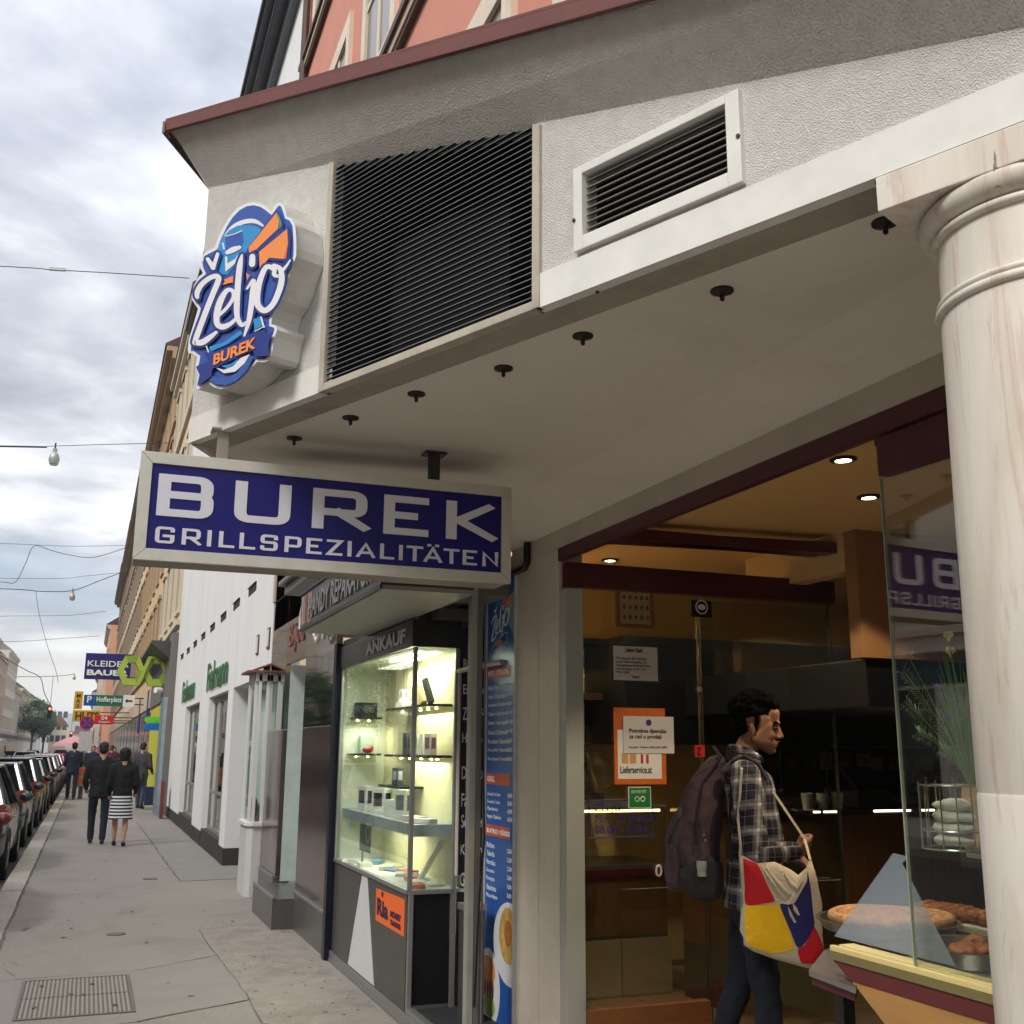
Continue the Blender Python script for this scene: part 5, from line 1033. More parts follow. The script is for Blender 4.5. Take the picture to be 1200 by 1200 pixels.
b = MB(); b.box(2.083, 6.03, 0, 2.122, 6.09, 2.90); b.build('folding_post', M('post_silver', (168, 168, 162), .4, metal=.35, var=.05, stain=.3, sscale=3), ph, bevel=.004)
b = MB(); b.box(2.124, 6.035, 0, 2.160, 6.085, 2.90); b.build('folding_post', M('post_grey', (112, 114, 116), .4, metal=.4), ph, bevel=.004)
b = MB(); b.tube([(2.172, 6.03, 0), (2.172, 6.03, 2.9)], .006, 8); b.build('rod', M('rod_brown', (120, 112, 108), .4, metal=.4), ph, smooth=True)
b = MB(); b.tube([(2.16, 6.02, 1.9), (2.175, 6.01, 1.2), (2.15, 6.01, .9), (2.13, 6.02, .3)], .006, 6); b.build('cable', blackM, ph, smooth=True)
b = MB(); b.tube([(2.30, CY0-.03, 2.22), (2.36, 6.7, 2.24), (2.42, 6.4, 2.25)], .018, 8); b.tube([(2.31, CY0-.035, 2.22), (2.31, CY0-.035, .9)], .012, 6); b.build('white_pipe', framem, ph, smooth=True)
b = MB(); b.box(2.1, 6.75, 2.56, 2.43, 7.3, 2.62); b.box(2.5, 6.76, .1, 2.56, 7.3, 2.6); b.build('entrance_lining', M('lining_grey', (88, 86, 82), .6), ph)
# awning box
aw = thing('awning_box', 'long grey sign box with silver photo lettering above the phone shop', 'awning', (1.5, 7, 2.6))
b = MB(); b.box(1.46, 5.76, 2.575, 2.0, 8.26, 2.60); b.build('underside', M('awning_grey', (150, 148, 140), .5, var=.06, stain=.5, sscale=2), aw)
b = MB(); b.box(1.45, 5.76, 2.60, 1.47, 8.26, 2.86); b.build('front_panel', M('awning_dark', (72, 68, 68), .3, metal=.4, var=.35, scale=6, stretch=(1, 4, .6)), aw)
b = MB(); b.box(1.44, 5.74, 2.86, 1.50, 8.28, 2.885); b.box(1.44, 5.74, 2.575, 1.449, 8.28, 2.60); b.build('edge_trim', M('trim_dark', (52, 54, 54), .4, metal=.4), aw)
b = MB(); b.box(1.47, 5.76, 2.60, 2.0, 8.26, 2.87); b.build('core', darkM, aw)
text('silver_lettering', 'HANDY REPARATUR', M('silver_letter', (150, 148, 146), .25, metal=.8), aw, (1.446, 7.9, 2.64), (0, -1, 0), (0, 0, 1), .17, 1.95, .006, bold=.02)
for i in range(5):
    b = MB(); b.box(1.447, 8.2-i*.08, 2.62, 1.4495, 8.14-i*.08, 2.84); b.build('photo_stripe', M('photo_%d' % (i % 3), ((150, 140, 138), (168, 104, 80), (90, 76, 74))[i % 3], .4, var=.3, scale=14), aw)

# ================================================================ steel clad shop with a mirror front
ss = thing('steel_shopfront', 'mirror polished steel shopfront with a narrow glass door and granite step', 'shopfront', (2, 11, 0))
mir = M('mirror_steel', (176, 180, 178), .04, metal=1, var=.02, spec=.5); brn = M('brown_steel', (136, 118, 114), .16, metal=.9, var=.25, scale=2.4, stretch=(1, 8, .5)); gran = M('dark_granite', (84, 82, 80), .3, var=.25, scale=60, spec=.5)
for (y0, y1) in ((9.48, 10.95), (12.15, 13.25)):
    b = MB(); b.box(2.0, y0, .36, 2.05, y1, 1.90); b.build('lower_panel', brn, ss)
    b = MB(); b.box(2.0, y0, 1.906, 2.05, y1, 3.45); b.build('upper_panel', mir, ss)
b = MB(); b.box(2.0, 10.953, 2.62, 2.04, 12.147, 3.45); b.build('upper_panel', M('rose_steel', (150, 128, 122), .1, metal=.9), ss)
b = MB(); b.box(2.35, 10.95, .3, 2.36, 12.15, 2.6); b.build('glass_door', glass('door_glass', (.72, .86, .83), boost=.12), ss)
b = MB(); b.box(2.45, 10.95, .3, 2.5, 12.15, 2.6); b.build('curtain', M('door_backing', (160, 180, 176), .6), ss)
b = MB(); b.box(2.051, 10.9, .3, 2.45, 10.949, 2.62); b.box(2.051, 12.151, .3, 2.45, 12.2, 2.62); b.build('reveal', M('reveal_pale', (186, 196, 192), .25, spec=.6), ss)
b = MB(); b.box(1.985, 9.42, 0, 2.06, 10.9, .33); b.box(1.985, 12.2, 0, 2.06, 13.25, .33); b.box(1.78, 10.9, 0, 2.4, 12.2, .28); b.build('granite_step', gran, ss)
b = MB(); b.box(1.975, 9.42, .332, 2.06, 10.9, .355); b.box(1.975, 12.2, .332, 2.06, 13.25, .355); b.box(1.77, 10.89, .282, 1.80, 12.2, .305); b.build('step_nosing', SV, ss, bevel=.003)
b = MB(); b.box(2.2, 11.0, .3, 2.33, 11.5, .45); b.build('door_mat_roll', M('mat_black', (34, 34, 38), .8), ss)
b = MB(); b.box(1.975, 9.36, 0, 2.03, 9.42, 3.2); b.build('edge_post', SV, ss, bevel=.003)
b = MB(); b.box(1.95, 9.24, 0, 2.03, 9.34, 2.6); b.build('dark_post', M('post_black', (26, 30, 42), .35, metal=.3), ss)
b = MB(); b.box(2.0, 9.4, 3.452, 2.06, 13.3, 4.2); b.build('upper_wall', mir, ss)
b = MB(); b.box(1.50, 8.35, 3.02, 2.0, 9.42, 3.10); b.box(1.45, 8.30, 3.101, 2.0, 9.48, 3.14); b.build('little_canopy', M('canopy_steel', (120, 118, 112), .35, metal=.5), ss, bevel=.01)
text('fascia_lettering', 'Bijou', M('letter_rust', (130, 84, 74), .4), ss, (1.995, 12.0, 2.72), (0, -1, 0), (0, 0, 1), .34, .9, .008)
sc = MB(); sc.tube([(1.93, 10.9+math.sin(i*.9)*.16-i*.055, 3.0+.11*math.cos(i*1.3)-.012*i) for i in range(22)], .022, 8); sc.build('script_letters', M('white_tube', (200, 198, 192), .3), ss, smooth=True)
# bay showcase with tiled hood
by_ = thing('bay_showcase', 'pale bay showcase with a little brown roof on the white building corner', 'showcase', (1.8, 12.5, 0))
bgr = M('bay_grey', (196, 196, 194), .5, var=.03, stain=.2, sscale=4); bw = M('bay_white', (212, 212, 208), .5, var=.03)
X0, X1, Y0, Y1 = 1.83, 2.0, 13.27, 13.9
b = MB(); b.prism([(X0, Y0+.06, 0), (X0, Y1, 0), (X1, Y1, 0), (X1, Y0, 0), (X0+.06, Y0, 0)], (0, 0, .80)); b.build('base', bgr, by_, bevel=.01)
b = MB(); b.prism([(X0-.03, Y0+.05, .80), (X0-.03, Y1, .80), (X1, Y1, .80), (X1, Y0-.03, .80), (X0+.05, Y0-.03, .80)], (0, 0, .05)); b.build('sill', bw, by_, bevel=.01)
b = MB()
for (x, y) in ((X0, Y0+.05), (X0, Y1-.05), (X0+.04, Y0), (X1-.035, Y0)): b.box(x, y, .85, x+.035, y+.035, 2.58)
b.box(X0, Y0, 2.5, X1, Y1, 2.6); b.box(X0+.04, Y1-.3, .85, X1, Y1, 2.5); b.build('frame', bw, by_)
b = MB(); b.box(X0+.02, Y0+.09, .86, X0+.026, Y1-.05, 2.5); b.box(X0+.076, Y0+.02, .86, X1-.036, Y0+.026, 2.5); b.build('glass_pane', gl2, by_)
b = MB(); b.prism([(X0-.10, Y0-.02, 2.60), (X0-.10, Y1, 2.60), (X1, Y1, 2.60), (X1, Y0-.10, 2.60), (X0+.05, Y0-.10, 2.60)], (0, 0, .025)); b.prism([(X0-.02, Y0+.05, 2.626), (X0-.02, Y1, 2.626), (X1, Y1, 2.70), (X1, Y0-.0, 2.70)], (0, 0, .02)); b.build('roof', M('bay_roof', (110, 66, 56), .6, var=.15, scale=12), by_)
b = MB(); b.ell((1.92, 13.5, 1.0), (.05, .13, .14), 10, 7); b.build('display_dummy', M('plant_grey', (90, 100, 90), .7, var=.4, scale=30), by_)

# ================================================================ white building (optician)
wb = thing('white_building', 'plain white rendered building with tall shop windows and a row of small slots', 'building', (2, 21, 0))
ww = M('white_render', (226, 227, 226), .85, var=.03, scale=1, bump=.1, bscale=60, stain=.5, sscale=1.2, scol=(196, 197, 196), stretch=(1, 2.5, .25)); pl = M('plinth_dark', (58, 56, 54), .7, var=.15)
H = 13.0
ops = [(14.75, 16.9, 0.0, 2.58), (17.55, 20.45, .30, 2.46), (22.3, 25.6, .30, 2.46)]
ys = [13.30]+[v for o_ in ops for v in o_[:2]]+[29.5]
for i in range(0, len(ys), 2):
    b = MB(); b.box(2.0, ys[i], .25, 2.35, ys[i+1], 2.6); b.build('pillar', ww, wb)
    b = MB(); b.box(1.99, ys[i]-.01, 0, 2.35, ys[i+1]+.01, .25); b.build('plinth', pl, wb)
b = MB(); b.box(2.0, 13.30, 2.601, 2.35, 29.5, 13); b.build('wall', ww, wb)
wf = M('window_frame', (150, 148, 140), .4, metal=.3)
for (y0, y1, z0, z1) in ops:
    if z0: b = MB(); b.box(1.995, y0, 0, 2.30, y1, .12); b.box(2.0, y0, .12, 2.2, y1, z0); b.build('plinth', pl if z0 else ww, wb)
    if z0:
        b = MB(); n = 3; b.box(2.10, y0, z0, 2.16, y1, z0+.06); b.box(2.10, y0, z1+.04, 2.16, y1, 2.6); b.box(2.105, y0, z0+.62, 2.155, y1, z0+.67)
        for i in range(n+1): yy = y0+(y1-y0-.06)*i/n; b.box(2.103, yy, z0+.06, 2.157, yy+.06, z1+.04)
        f_ = b.build('window', wf, wb); b = MB(); b.box(2.125, y0, z0+.06, 2.135, y1, z1+.04); b.build('pane', glass('window_glass', (.55, .58, .55), boost=.12), f_)
        b = MB(); b.box(2.28, y0, z0, 2.30, y1, z1+.1); b.build('display_backing', M('display_tan', (150, 132, 108), .7, var=.5, scale=3), wb)
    else:
        b = MB(); b.box(2.3, y0, .05, 2.34, y1, z1); b.build('door_leaf', M('door_grey', (120, 120, 118), .4, spec=.5), wb)
slotm = M('slot_dark', (60, 56, 54), .8)
for i in range(8):
    y = 15.0+i*1.78
    b = MB(); b.box(1.994, y, 3.86, 2.003, y+.78, 3.97); b.build('slot_window', slotm, wb)
    b = MB(); b.box(1.975, y-.01, 3.97, 2.0, y+.79, 3.98); b.build('slot_hood', M('hood_zinc', (120, 116, 110), .5), wb)
for i in range(4):
    y = 15.5+i*3.4
    for z0 in (6.3, 9.7):
        b = MB(); b.box(1.97, y, z0, 1.999, y+1.1, z0+1.8); f_ = b.build('window', wf, wb); b = MB(); b.box(1.965, y+.08, z0+.08, 1.9695, y+1.02, z0+1.72); b.build('pane', M('far_pane', (70, 78, 84), .1, spec=.8), f_)
wg = M('optic_green', (44, 104, 62), .4)
text('green_lettering', 'Fielmann', wg, wb, (1.985, 20.9, 2.72), (0, -1, 0), (0, 0, 1), .52, 3.2, .012, bold=.01)
text('green_lettering', 'Fielmann', wg, wb, (1.985, 26.7, 2.72), (0, -1, 0), (0, 0, 1), .5, 3.2, .012, bold=.01)
for i, y in enumerate((13.45, 14.4)):
    b = MB(); b.box(1.982, y, 2.92, 2.0, y+.2, 3.18); fo = b.build('wall_case', M('case_brown', (90, 60, 54), .5), wb, bevel=.01)
    b = MB(); b.box(1.979, y+.02, 2.94, 1.9815, y+.18, 3.16); b.build('case_face', bw, fo)
b = MB(); b.box(1.72, 13.3, 12.9, 2.35, 29.5, 13.05); b.box(1.60, 13.3, 13.05, 2.35, 29.5, 13.12); b.box(1.88, 13.3, 12.6, 2.0, 29.5, 12.9); b.build('eave', M('eave_grey', (106, 108, 114), .5, metal=.3), wb)
b = MB(); b.box(1.55, 13.3, 13.12, 1.60, 29.5, 13.22); b.box(1.70, 13.3, 12.84, 1.72, 29.5, 12.9); b.build('gutter', M('gutter_dark', (50, 50, 54), .5), wb)

# ================================================================ pink house above the shop
pk = thing('pink_house', 'salmon pink corner house with cream window surrounds rising above the canopy', 'building', (2, 8, 4))
pink = M('pink_render', (206, 142, 124), .9, var=.06, scale=2, bump=.2, bscale=60, stain=.35, sscale=.8, scol=(186, 124, 108)); crm = M('cream_surround', (222, 210, 192), .8, var=.05, stain=.3, sscale=2); mo = M('moulding_dark', (84, 66, 56), .6); moc = M('moulding_cream', (176, 160, 140), .7)
b = MB(); b.box(2.0, 1.0, 3.1, 2.6, 13.17, 13.0); b.build('wall', pink, pk)
b = MB(); b.box(1.98, 13.171, 3.46, 2.6, 13.298, 13.0); b.build('corner_strip', M('corner_grey', (186, 170, 160), .9, var=.06), pk)
for (z, yy0) in ((10.70, 1.0), (7.60, 1.0)):
    b = MB(); b.box(1.93, yy0, z, 2.0, 13.17, z+.10); b.build('string_course', moc, pk); b = MB(); b.box(1.90, yy0, z+.10, 2.0, 13.17, z+.17); b.box(1.945, yy0, z-.05, 2.0, 13.17, z-.001); b.build('moulding', mo, pk)
b = MB(); b.box(1.72, 1.0, 12.9, 2.6, 13.29, 13.05); b.box(1.60, 1.0, 13.05, 2.6, 13.29, 13.12); b.build('eave', MATS['eave_grey'], pk)
def hwin(y0, y1, z0, z1):
    w_ = .16; b = MB(); b.box(1.955, y0, z0, 2.0, y0+w_, z1); b.box(1.955, y1-w_, z0, 2.0, y1, z1); b.box(1.955, y0+w_, z1-w_*1.3, 2.0, y1-w_, z1); b.box(1.93, y0-.05, z0-.12, 2.0, y1+.05, z0-.001); f = b.build('window', crm, pk)
    b = MB(); b.box(1.985, y0+w_, z0, 1.999, y1-w_, z1-w_*1.3); b.build('pane', M('house_pane', (112, 104, 92), .15, spec=.7, var=.2), f)
    b = MB(); ym = (y0+y1)/2; b.box(1.972, ym-.04, z0, 1.9849, ym+.04, z1-.21); b.box(1.972, y0+w_, z0+(z1-z0)*.62, 1.9849, ym-.041, z0+(z1-z0)*.62+.06); b.box(1.972, ym+.041, z0+(z1-z0)*.62, 1.9849, y1-w_, z0+(z1-z0)*.62+.06); b.build('casement', crm, f)
for (a, c_) in ((11.4, 12.52), (9.2, 10.3), (7.3, 8.4), (5.2, 6.3)): hwin(a, c_, 10.9, 12.5)
for (a, c_) in ((9.97, 11.2), (8.0, 9.33), (5.9, 7.1), (3.9, 5.1)): hwin(a, c_, 7.9, 9.48)
for (a, c_) in ((9.8, 11), (7.5, 8.7), (5.12, 6.6), (3.2, 4.5), (1.3, 2.5)): hwin(a, c_, 4.9, 6.42)
b = MB(); b.tube([(1.93, 12.9, 4), (1.93, 12.9, 12.9)], .05, 8); b.build('downpipe', mo, pk, smooth=True)
# ================================================================ far right side buildings
def house(name, lab, y0, y1, X, H, wallc, rows, cols, base=None, roofc=(86, 60, 54), eave=.35, wz=1.9, far=False, side=1, trim=(206, 196, 176), z_first=4.6, cornice=True, paneX=None):
    """townhouse whose facade stands on the plane X; side=+1 facade faces -X, side=-1 faces +X"""
    o = thing(name, lab, 'building', (X, (y0+y1)/2, 0)); s = side
    wm = M('wall_%d_%d_%d' % wallc, wallc, .9, var=.06, scale=.8, stain=.35, sscale=.5); tm = M('trim_%d_%d_%d' % trim, trim, .8, var=.05)
    b = MB(); b.box(X, y0+.005, 0, X+s*10, y1-.005, H); b.build('wall', wm, o)
    b = MB(); b.box(X-s*eave, y0+.01, H-.18, X, y1-.01, H); b.box(X-s*eave*.6, y0+.01, H-.45, X-s*.001, y1-.01, H-.182); b.build('cornice', tm, o)
    b = MB(); b.prism([(X-s*eave*1.1, y0+.005, H+.002), (X-s*eave*1.1, y0+.005, H+.08), (X+s*3.2, y0+.005, H+2.6), (X+s*7, y0+.005, H+2.6), (X+s*10, y0+.005, H+.002)], (0, y1-y0-.01, 0)); b.build('roof', M('roof_%d_%d_%d' % roofc, roofc, .7, var=.15, scale=3), o)
    fh = (H-.6-z_first+1.2)/max(1, rows); dy = (y1-y0)/cols
    w0 = None; org = ORG[o]
    for r in range(rows):
        zz = z_first+r*fh
        if r in (0, rows-1):
            b = MB(); b.box(X-s*.10, y0+.01, zz-.5, X-s*.001, y1-.01, zz-.36); b.build('string_course', tm, o)
        for c in range(cols):
            yy = y0+dy*(c+.5)
            if w0 is None:
                b = MB(); b.box(X-s*.06, yy-.68, zz-.12, X-s*.001, yy+.68, zz-.002); b.box(X-s*.05, yy-.65, zz, X-s*.001, yy-.50, zz+wz); b.box(X-s*.05, yy+.50, zz, X-s*.001, yy+.65, zz+wz); b.box(X-s*.09, yy-.72, zz+wz, X-s*.001, yy+.72, zz+wz+.14); b.box(X-s*.035, yy-.03, zz, X-s*.004, yy+.03, zz+wz)
                w0 = b.build('window', tm, o); b = MB(); b.box(X-s*.02, yy-.5, zz, X-s*.002, yy-.031, zz+wz); b.box(X-s*.02, yy+.031, zz, X-s*.002, yy+.5, zz+wz); p0 = b.build('pane', M('town_pane', (62, 68, 72), .12, spec=.8, var=.3, scale=1), w0); z00, y00 = zz, yy
            else:
                wn_ = inst(w0, o, (0, yy-y00, zz-z00)); inst(p0, wn_, (0, 0, 0))
    if base:
        bmx = M('base_%d_%d_%d' % base, base, .6, var=.2, scale=1); b = MB(); n = max(1, int((y1-y0)/4.5)); d = (y1-y0)/n
        b.box(X-s*.06, y0+.02, 3.1, X-s*.001, y1-.02, 3.75); b.build('shop_fascia', bmx, o)
        for i in range(n):
            b = MB(); b.box(X-s*.03, y0+d*i+.5, .4, X-s*.001, y0+d*(i+1)-.5, 3.0); b.build('shop_window', M('shop_pane', (58, 56, 54), .12, spec=.8, var=.5, scale=.9), o)
    return o
house('cream_building', 'cream building with a heavy brown cornice next beyond the white building', 29.55, 39.0, 2.0, 14.6, (216, 196, 160), 3, 4, None, eave=.32, z_first=5.4)
house('ochre_building', 'long ochre building with dark projecting cornice on the right side of the street', 39.05, 58, 2.0, 16.2, (206, 180, 138), 4, 7, (196, 178, 150), eave=.55, trim=(176, 150, 118), z_first=5.0)
house('pale_building', 'pale stucco building with dark bay and cornice farther along on the right', 58.05, 76, 2.0, 16.6, (204, 190, 166), 4, 7, (180, 160, 140), eave=.6, trim=(150, 132, 112), z_first=5.0)
house('beige_building', 'beige building fourth along beyond the white building on the right', 76.05, 98, 2.0, 16.8, (196, 178, 148), 4, 8, (170, 150, 130), eave=.6, trim=(150, 132, 112), z_first=5.0)
house('brown_building', 'brownish building with the last long cornice on the right side', 98.05, 126, 2.0, 17.4, (176, 154, 128), 4, 9, (160, 140, 120), eave=.6, trim=(140, 124, 104), z_first=5.0)
house('salmon_building', 'narrow salmon building showing behind the blue clothes sign', 126.1, 150, 1.2, 15, (222, 170, 140), 4, 6, (150, 90, 80), eave=.4)
house('grey_far_building', 'grey white building near the far end of the right side row', 150.1, 200, .6, 13, (206, 202, 194), 4, 10, (170, 80, 70), eave=.4)
house('end_building', 'pale low building closing the right side row far down the street', 200.1, 280, .2, 11, (200, 196, 190), 3, 14, (150, 100, 90), eave=.4)
# grey portal shopfront at street level
gp = thing('grey_portal', 'dark grey shop portal with slanted lip beyond the white building', 'shopfront', (1.9, 34, 0))
gpm = M('portal_grey', (112, 110, 108), .6, var=.05)
b = MB(); b.box(1.85, 29.6, 0, 2.0, 30.9, 4.7); b.box(1.85, 30.9, 3.0, 2.0, 38.8, 4.2); b.build('portal', gpm, gp)
b = MB(); b.prism([(1.85, 30.2, 4.05), (1.35, 30.2, 4.45), (1.35, 30.2, 4.52), (1.85, 30.2, 4.52)], (0, 8.6, 0)); b.build('slanted_lip', M('lip_dark', (78, 76, 74), .5), gp)
b = MB(); b.box(1.9, 31, 0, 1.999, 38.7, 3.0); b.build('entrance_wall', M('portal_yellow', (190, 190, 60), .6, var=.1), gp)
b = MB()
for i in range(5): b.box(1.75-.02*(i % 2), 29.62+i*.28, 0, 1.845, 29.78+i*.28, 3.0)
b.build('pilaster_strip', M('strip_grey', (150, 164, 170), .4, metal=.3), gp)
b = MB(); b.box(1.88, 32.5, 1.6, 1.9, 33.2, 2.2); b.build('picture_frame', blackM, gp)
b = MB(); b.tube([(1.7, 30.4, 3.2), (1.55, 30.3, 3.2)], .08, 8); b.build('camera_dome', whiteM, gp, smooth=True)
b = MB(); b.box(1.78, 28.2, 0, 1.84, 28.7, .9); b.build('red_bollard', M('bollard_red', (120, 50, 52), .6), None, label='short dark red box standing against the white building end', cat='box')

# ================================================================ projecting signs
def yq(px, py, Y): p = onY(px, py, Y); return p.x, p.z
def psign(name, lab, cat, Y, px0, py0, px1, py1, mat, th=.12, arm=True):
    x0, z1 = yq(px0, py0, Y); x1, z0 = yq(px1, py1, Y); o = thing(name, lab, cat, ((x0+x1)/2, Y, z0)); b = MB(); b.box(x0, Y, z0, x1, Y+th, z1); b.build('board', mat, o, bevel=.01)
    if arm and x1 < 1.98: b = MB(); b.tube([(x1-.02, Y+th/2, z1-.1), (2.02, Y+th/2, z1-.1)], .025, 6); b.tube([(x1-.02, Y+th/2, z0+.08), (2.02, Y+th/2, z0+.08)], .025, 6); b.build('arm', darkM, o)
    return o, x0, x1, z0, z1
# lime double hexagon ribbon
lm = M('lime_sign', (172, 196, 72), .45, var=.05, scale=4); lmd = M('lime_dark', (140, 166, 60), .5, var=.05)
hx = thing('lime_loop_sign', 'lime green ribbon sign of two linked hexagon loops', 'sign', (1.2, 32, 3.4))
def loop(cx, cz, rx, rz_, Y, mat):
    pts = [(cx-rx, cz), (cx-rx*.5, cz+rz_), (cx+rx*.5, cz+rz_), (cx+rx, cz), (cx+rx*.5, cz-rz_), (cx-rx*.5, cz-rz_)]
    b = MB()
    for i in range(6):
        a = Vector((pts[i][0], pts[i][1])); c = Vector((pts[(i+1) % 6][0], pts[(i+1) % 6][1])); k = .54; m_ = Vector((cx, cz)); ai, ci = m_+(a-m_)*k, m_+(c-m_)*k
        if i in (0, 2, 3, 5) or True: b.mi(1 if i in (3, 1) else 0).prism([(a.x, Y, a.y), (c.x, Y, c.y), (ci.x, Y, ci.y), (ai.x, Y, ai.y)], (0, .34, 0))
    return b.build('ribbon_loop', [lm, lmd], hx)
xL, zT = yq(139, 768, 32); xR, zB = yq(198, 804, 32); cz = (zT+zB)/2; rz_ = (zT-zB)/2; w4 = (xR-xL)/4
loop(xL+w4*1.05, cz, w4*1.05, rz_, 32.0, lm); loop(xR-w4*1.05, cz, w4*1.05, rz_, 32.02, lm)
b = MB(); b.prism([(xL+w4*1.45, 31.97, cz-rz_), (xL+w4*1.75, 31.97, cz-rz_), (xL+w4*2.55, 31.97, cz+rz_), (xL+w4*2.25, 31.97, cz+rz_)], (0, .02, 0)); b.build('crossing_band', lm, hx)
b = MB(); b.box(xR-.1, 32.1, cz-.05, 2.0, 32.16, cz+.05); b.build('arm', darkM, hx)
kb_, x0, x1, z0, z1 = psign('clothes_shop_sign', 'dark blue sign with white letters KLEIDER BAUER hanging over the pavement', 'sign', 40, 101, 765, 152, 797, M('kb_blue', (34, 30, 110), .4, var=.04))
text('lettering', 'KLEIDER', whiteM, kb_, (x0+.08, 39.985, z0+.44), (1, 0, 0), (0, 0, 1), .20, (x1-x0)*.9, .01, bold=.01)
text('lettering', 'BAUER', whiteM, kb_, (x0+.08, 39.985, z0+.13), (1, 0, 0), (0, 0, 1), .20, (x1-x0)*.9, .01, bold=.04)
pk_, x0, x1, z0, z1 = psign('parking_sign', 'green Hofferplatz parking sign with blue P and white arrow panel', 'sign', 46, 99, 814, 157, 828, M('sign_green', (18, 112, 88), .4))
wx = x1-x0
b = MB(); b.box(x0-.01, 45.98, z0+.002, x0+wx*.22, 45.998, z1-.002); b.build('blue_field', M('p_blue', (30, 80, 160), .4), pk_); b = MB(); b.box(x0+wx*.77, 45.98, z0-.01, x1+.01, 45.998, z1+.02); b.build('white_field', whiteM, pk_)
text('lettering', 'P', whiteM, pk_, (x0+wx*.06, 45.975, z0+.12), (1, 0, 0), (0, 0, 1), .26, .17, .004, bold=.02); text('lettering', 'Hofferplatz', whiteM, pk_, (x0+wx*.245, 45.99, z0+.10), (1, 0, 0), (0, 0, 1), .26, wx*.5, .012, bold=.02)
b = MB(); ax0, ax1, az_ = x0+wx*.81, x0+wx*.96, (z0+z1)/2; b.prism([(ax0, 45.972, az_), (ax0+.09, 45.972, az_+.09), (ax0+.09, 45.972, az_+.03), (ax1, 45.972, az_+.03), (ax1, 45.972, az_-.03), (ax0+.09, 45.972, az_-.03), (ax0+.09, 45.972, az_-.09)], (0, .004, 0)); b.build('arrow', blackM, pk_)
yw = M('sign_yellow', (224, 176, 44), .45, var=.05); yd = M('sign_letter_dark', (110, 64, 20), .5)
o, x0, x1, z0, z1 = psign('yellow_sign', 'narrow upright yellow sign above the wide yellow one', 'sign', 62, 88, 810, 96, 831, yw, arm=False)
for i, c in enumerate('MAX'): text('lettering', c, yd, o, (x0+.1, 61.985, z1-.32-i*.27), (1, 0, 0), (0, 0, 1), .2, .2, .01, bold=.02)
o2, x0, x1, z0, z1 = psign('yellow_sign', 'wide yellow sign with large dark letters HUTS below the upright one', 'sign', 62, 86, 832, 117, 846, yw)
text('lettering', 'HUTS', yd, o2, (x0+.12, 61.985, z0+.10), (1, 0, 0), (0, 0, 1), .42, (x1-x0)*.86, .01, bold=.03)
o3, x0, x1, z0, z1 = psign('red_sign', 'small red shop sign with the white number 04', 'sign', 55, 111, 838, 133, 849, M('sign_red', (214, 34, 48), .45))
text('lettering', '04', whiteM, o3, (x0+.3, 54.985, z0+.20), (1, 0, 0), (0, 0, 1), .19, .28, .01, bold=.03); text('lettering', 'Shopping', whiteM, o3, (x0+.2, 54.985, z0+.05), (1, 0, 0), (0, 0, 1), .11, .5, .01, bold=.02)
o4, x0, x1, z0, z1 = psign('striped_sign', 'rounded sign with a green stripe over a blue stripe beside the grey portal', 'sign', 31, 172, 841, 200, 855, whiteM, th=.08)
b = MB(); zm = (z0+z1)/2
def pill(b, xa_, xb_, za, zb_, Y, th): r = (zb_-za)/2; b.prism([(xa_+r-r*math.sin(t), Y, (za+zb_)/2+r*math.cos(t)) for t in [math.pi*i/8 for i in range(9)]]+[(xb_, Y, za), (xb_, Y, zb_)], (0, th, 0))
pill(b, x0-.05, x1+.02, zm+.015, z1+.03, 30.97, .14); b.build('green_stripe', M('stripe_green', (110, 214, 60), .4), o4)
b = MB(); pill(b, x0-.05, x1+.02, z0-.03, zm-.01, 30.97, .14); b.build('blue_stripe', M('stripe_blue', (24, 110, 196), .4), o4)
for i in range(2):
    b = MB(); b.box(1.93, 42+i*7, 2.3, 2.0, 43+i*7, 3.8); b.build('wall_banner', M('banner_navy', (34, 44, 120), .5), None, label=['narrow blue wall banner nearer on the ochre facade', 'narrow blue wall banner farther on the ochre facade'][i], cat='banner')
# no-parking disc with additional plate on a pole
np_ = thing('no_stopping_sign', 'round blue no stopping sign with red cross and red ring on a kerb pole', 'traffic sign', (-.15, 42, 0))
x0, z1 = yq(94, 839, 42); x1, _ = yq(111, 839, 42); cx = (x0+x1)/2; r = (x1-x0)/2; czz = z1-r
redm = M('sign_ring_red', (196, 30, 44), .4); blu = M('sign_disc_blue', (44, 54, 150), .4)
b = MB(); b.lathe((cx, 42, czz), [(.001, 0), (r, 0), (r, .02), (.001, .02)], 32, axis=(0, 1, 0)); b.build('ring', redm, np_)
b = MB(); b.lathe((cx, 41.99, czz), [(.001, 0), (r*.8, 0), (r*.8, .008), (.001, .008)], 32, axis=(0, 1, 0)); b.build('disc', blu, np_)
for a in (math.pi/4, -math.pi/4):
    b = MB(); d = Vector((math.cos(a), 0, math.sin(a))); n_ = Vector((-d.z, 0, d.x))*r*.1; c = Vector((cx, 41.984, czz)); b.prism([c-d*r*.8-n_, c-d*r*.8+n_, c+d*r*.8+n_, c+d*r*.8-n_], (0, .004 if a > 0 else .003, 0)); b.build('cross_bar', redm, np_)
b = MB(); b.box(cx-r*.9, 41.99, czz-r-.75, cx+r*.9, 42.01, czz-r-.06); b.build('plate', M('plate_grey', (196, 196, 196), .5), np_); b = MB(); b.tube([(cx, 42.04, 0), (cx, 42.04, czz+r)], .03, 8); b.build('pole', M('pole_grey', (140, 140, 138), .5, metal=.5), np_, smooth=True)
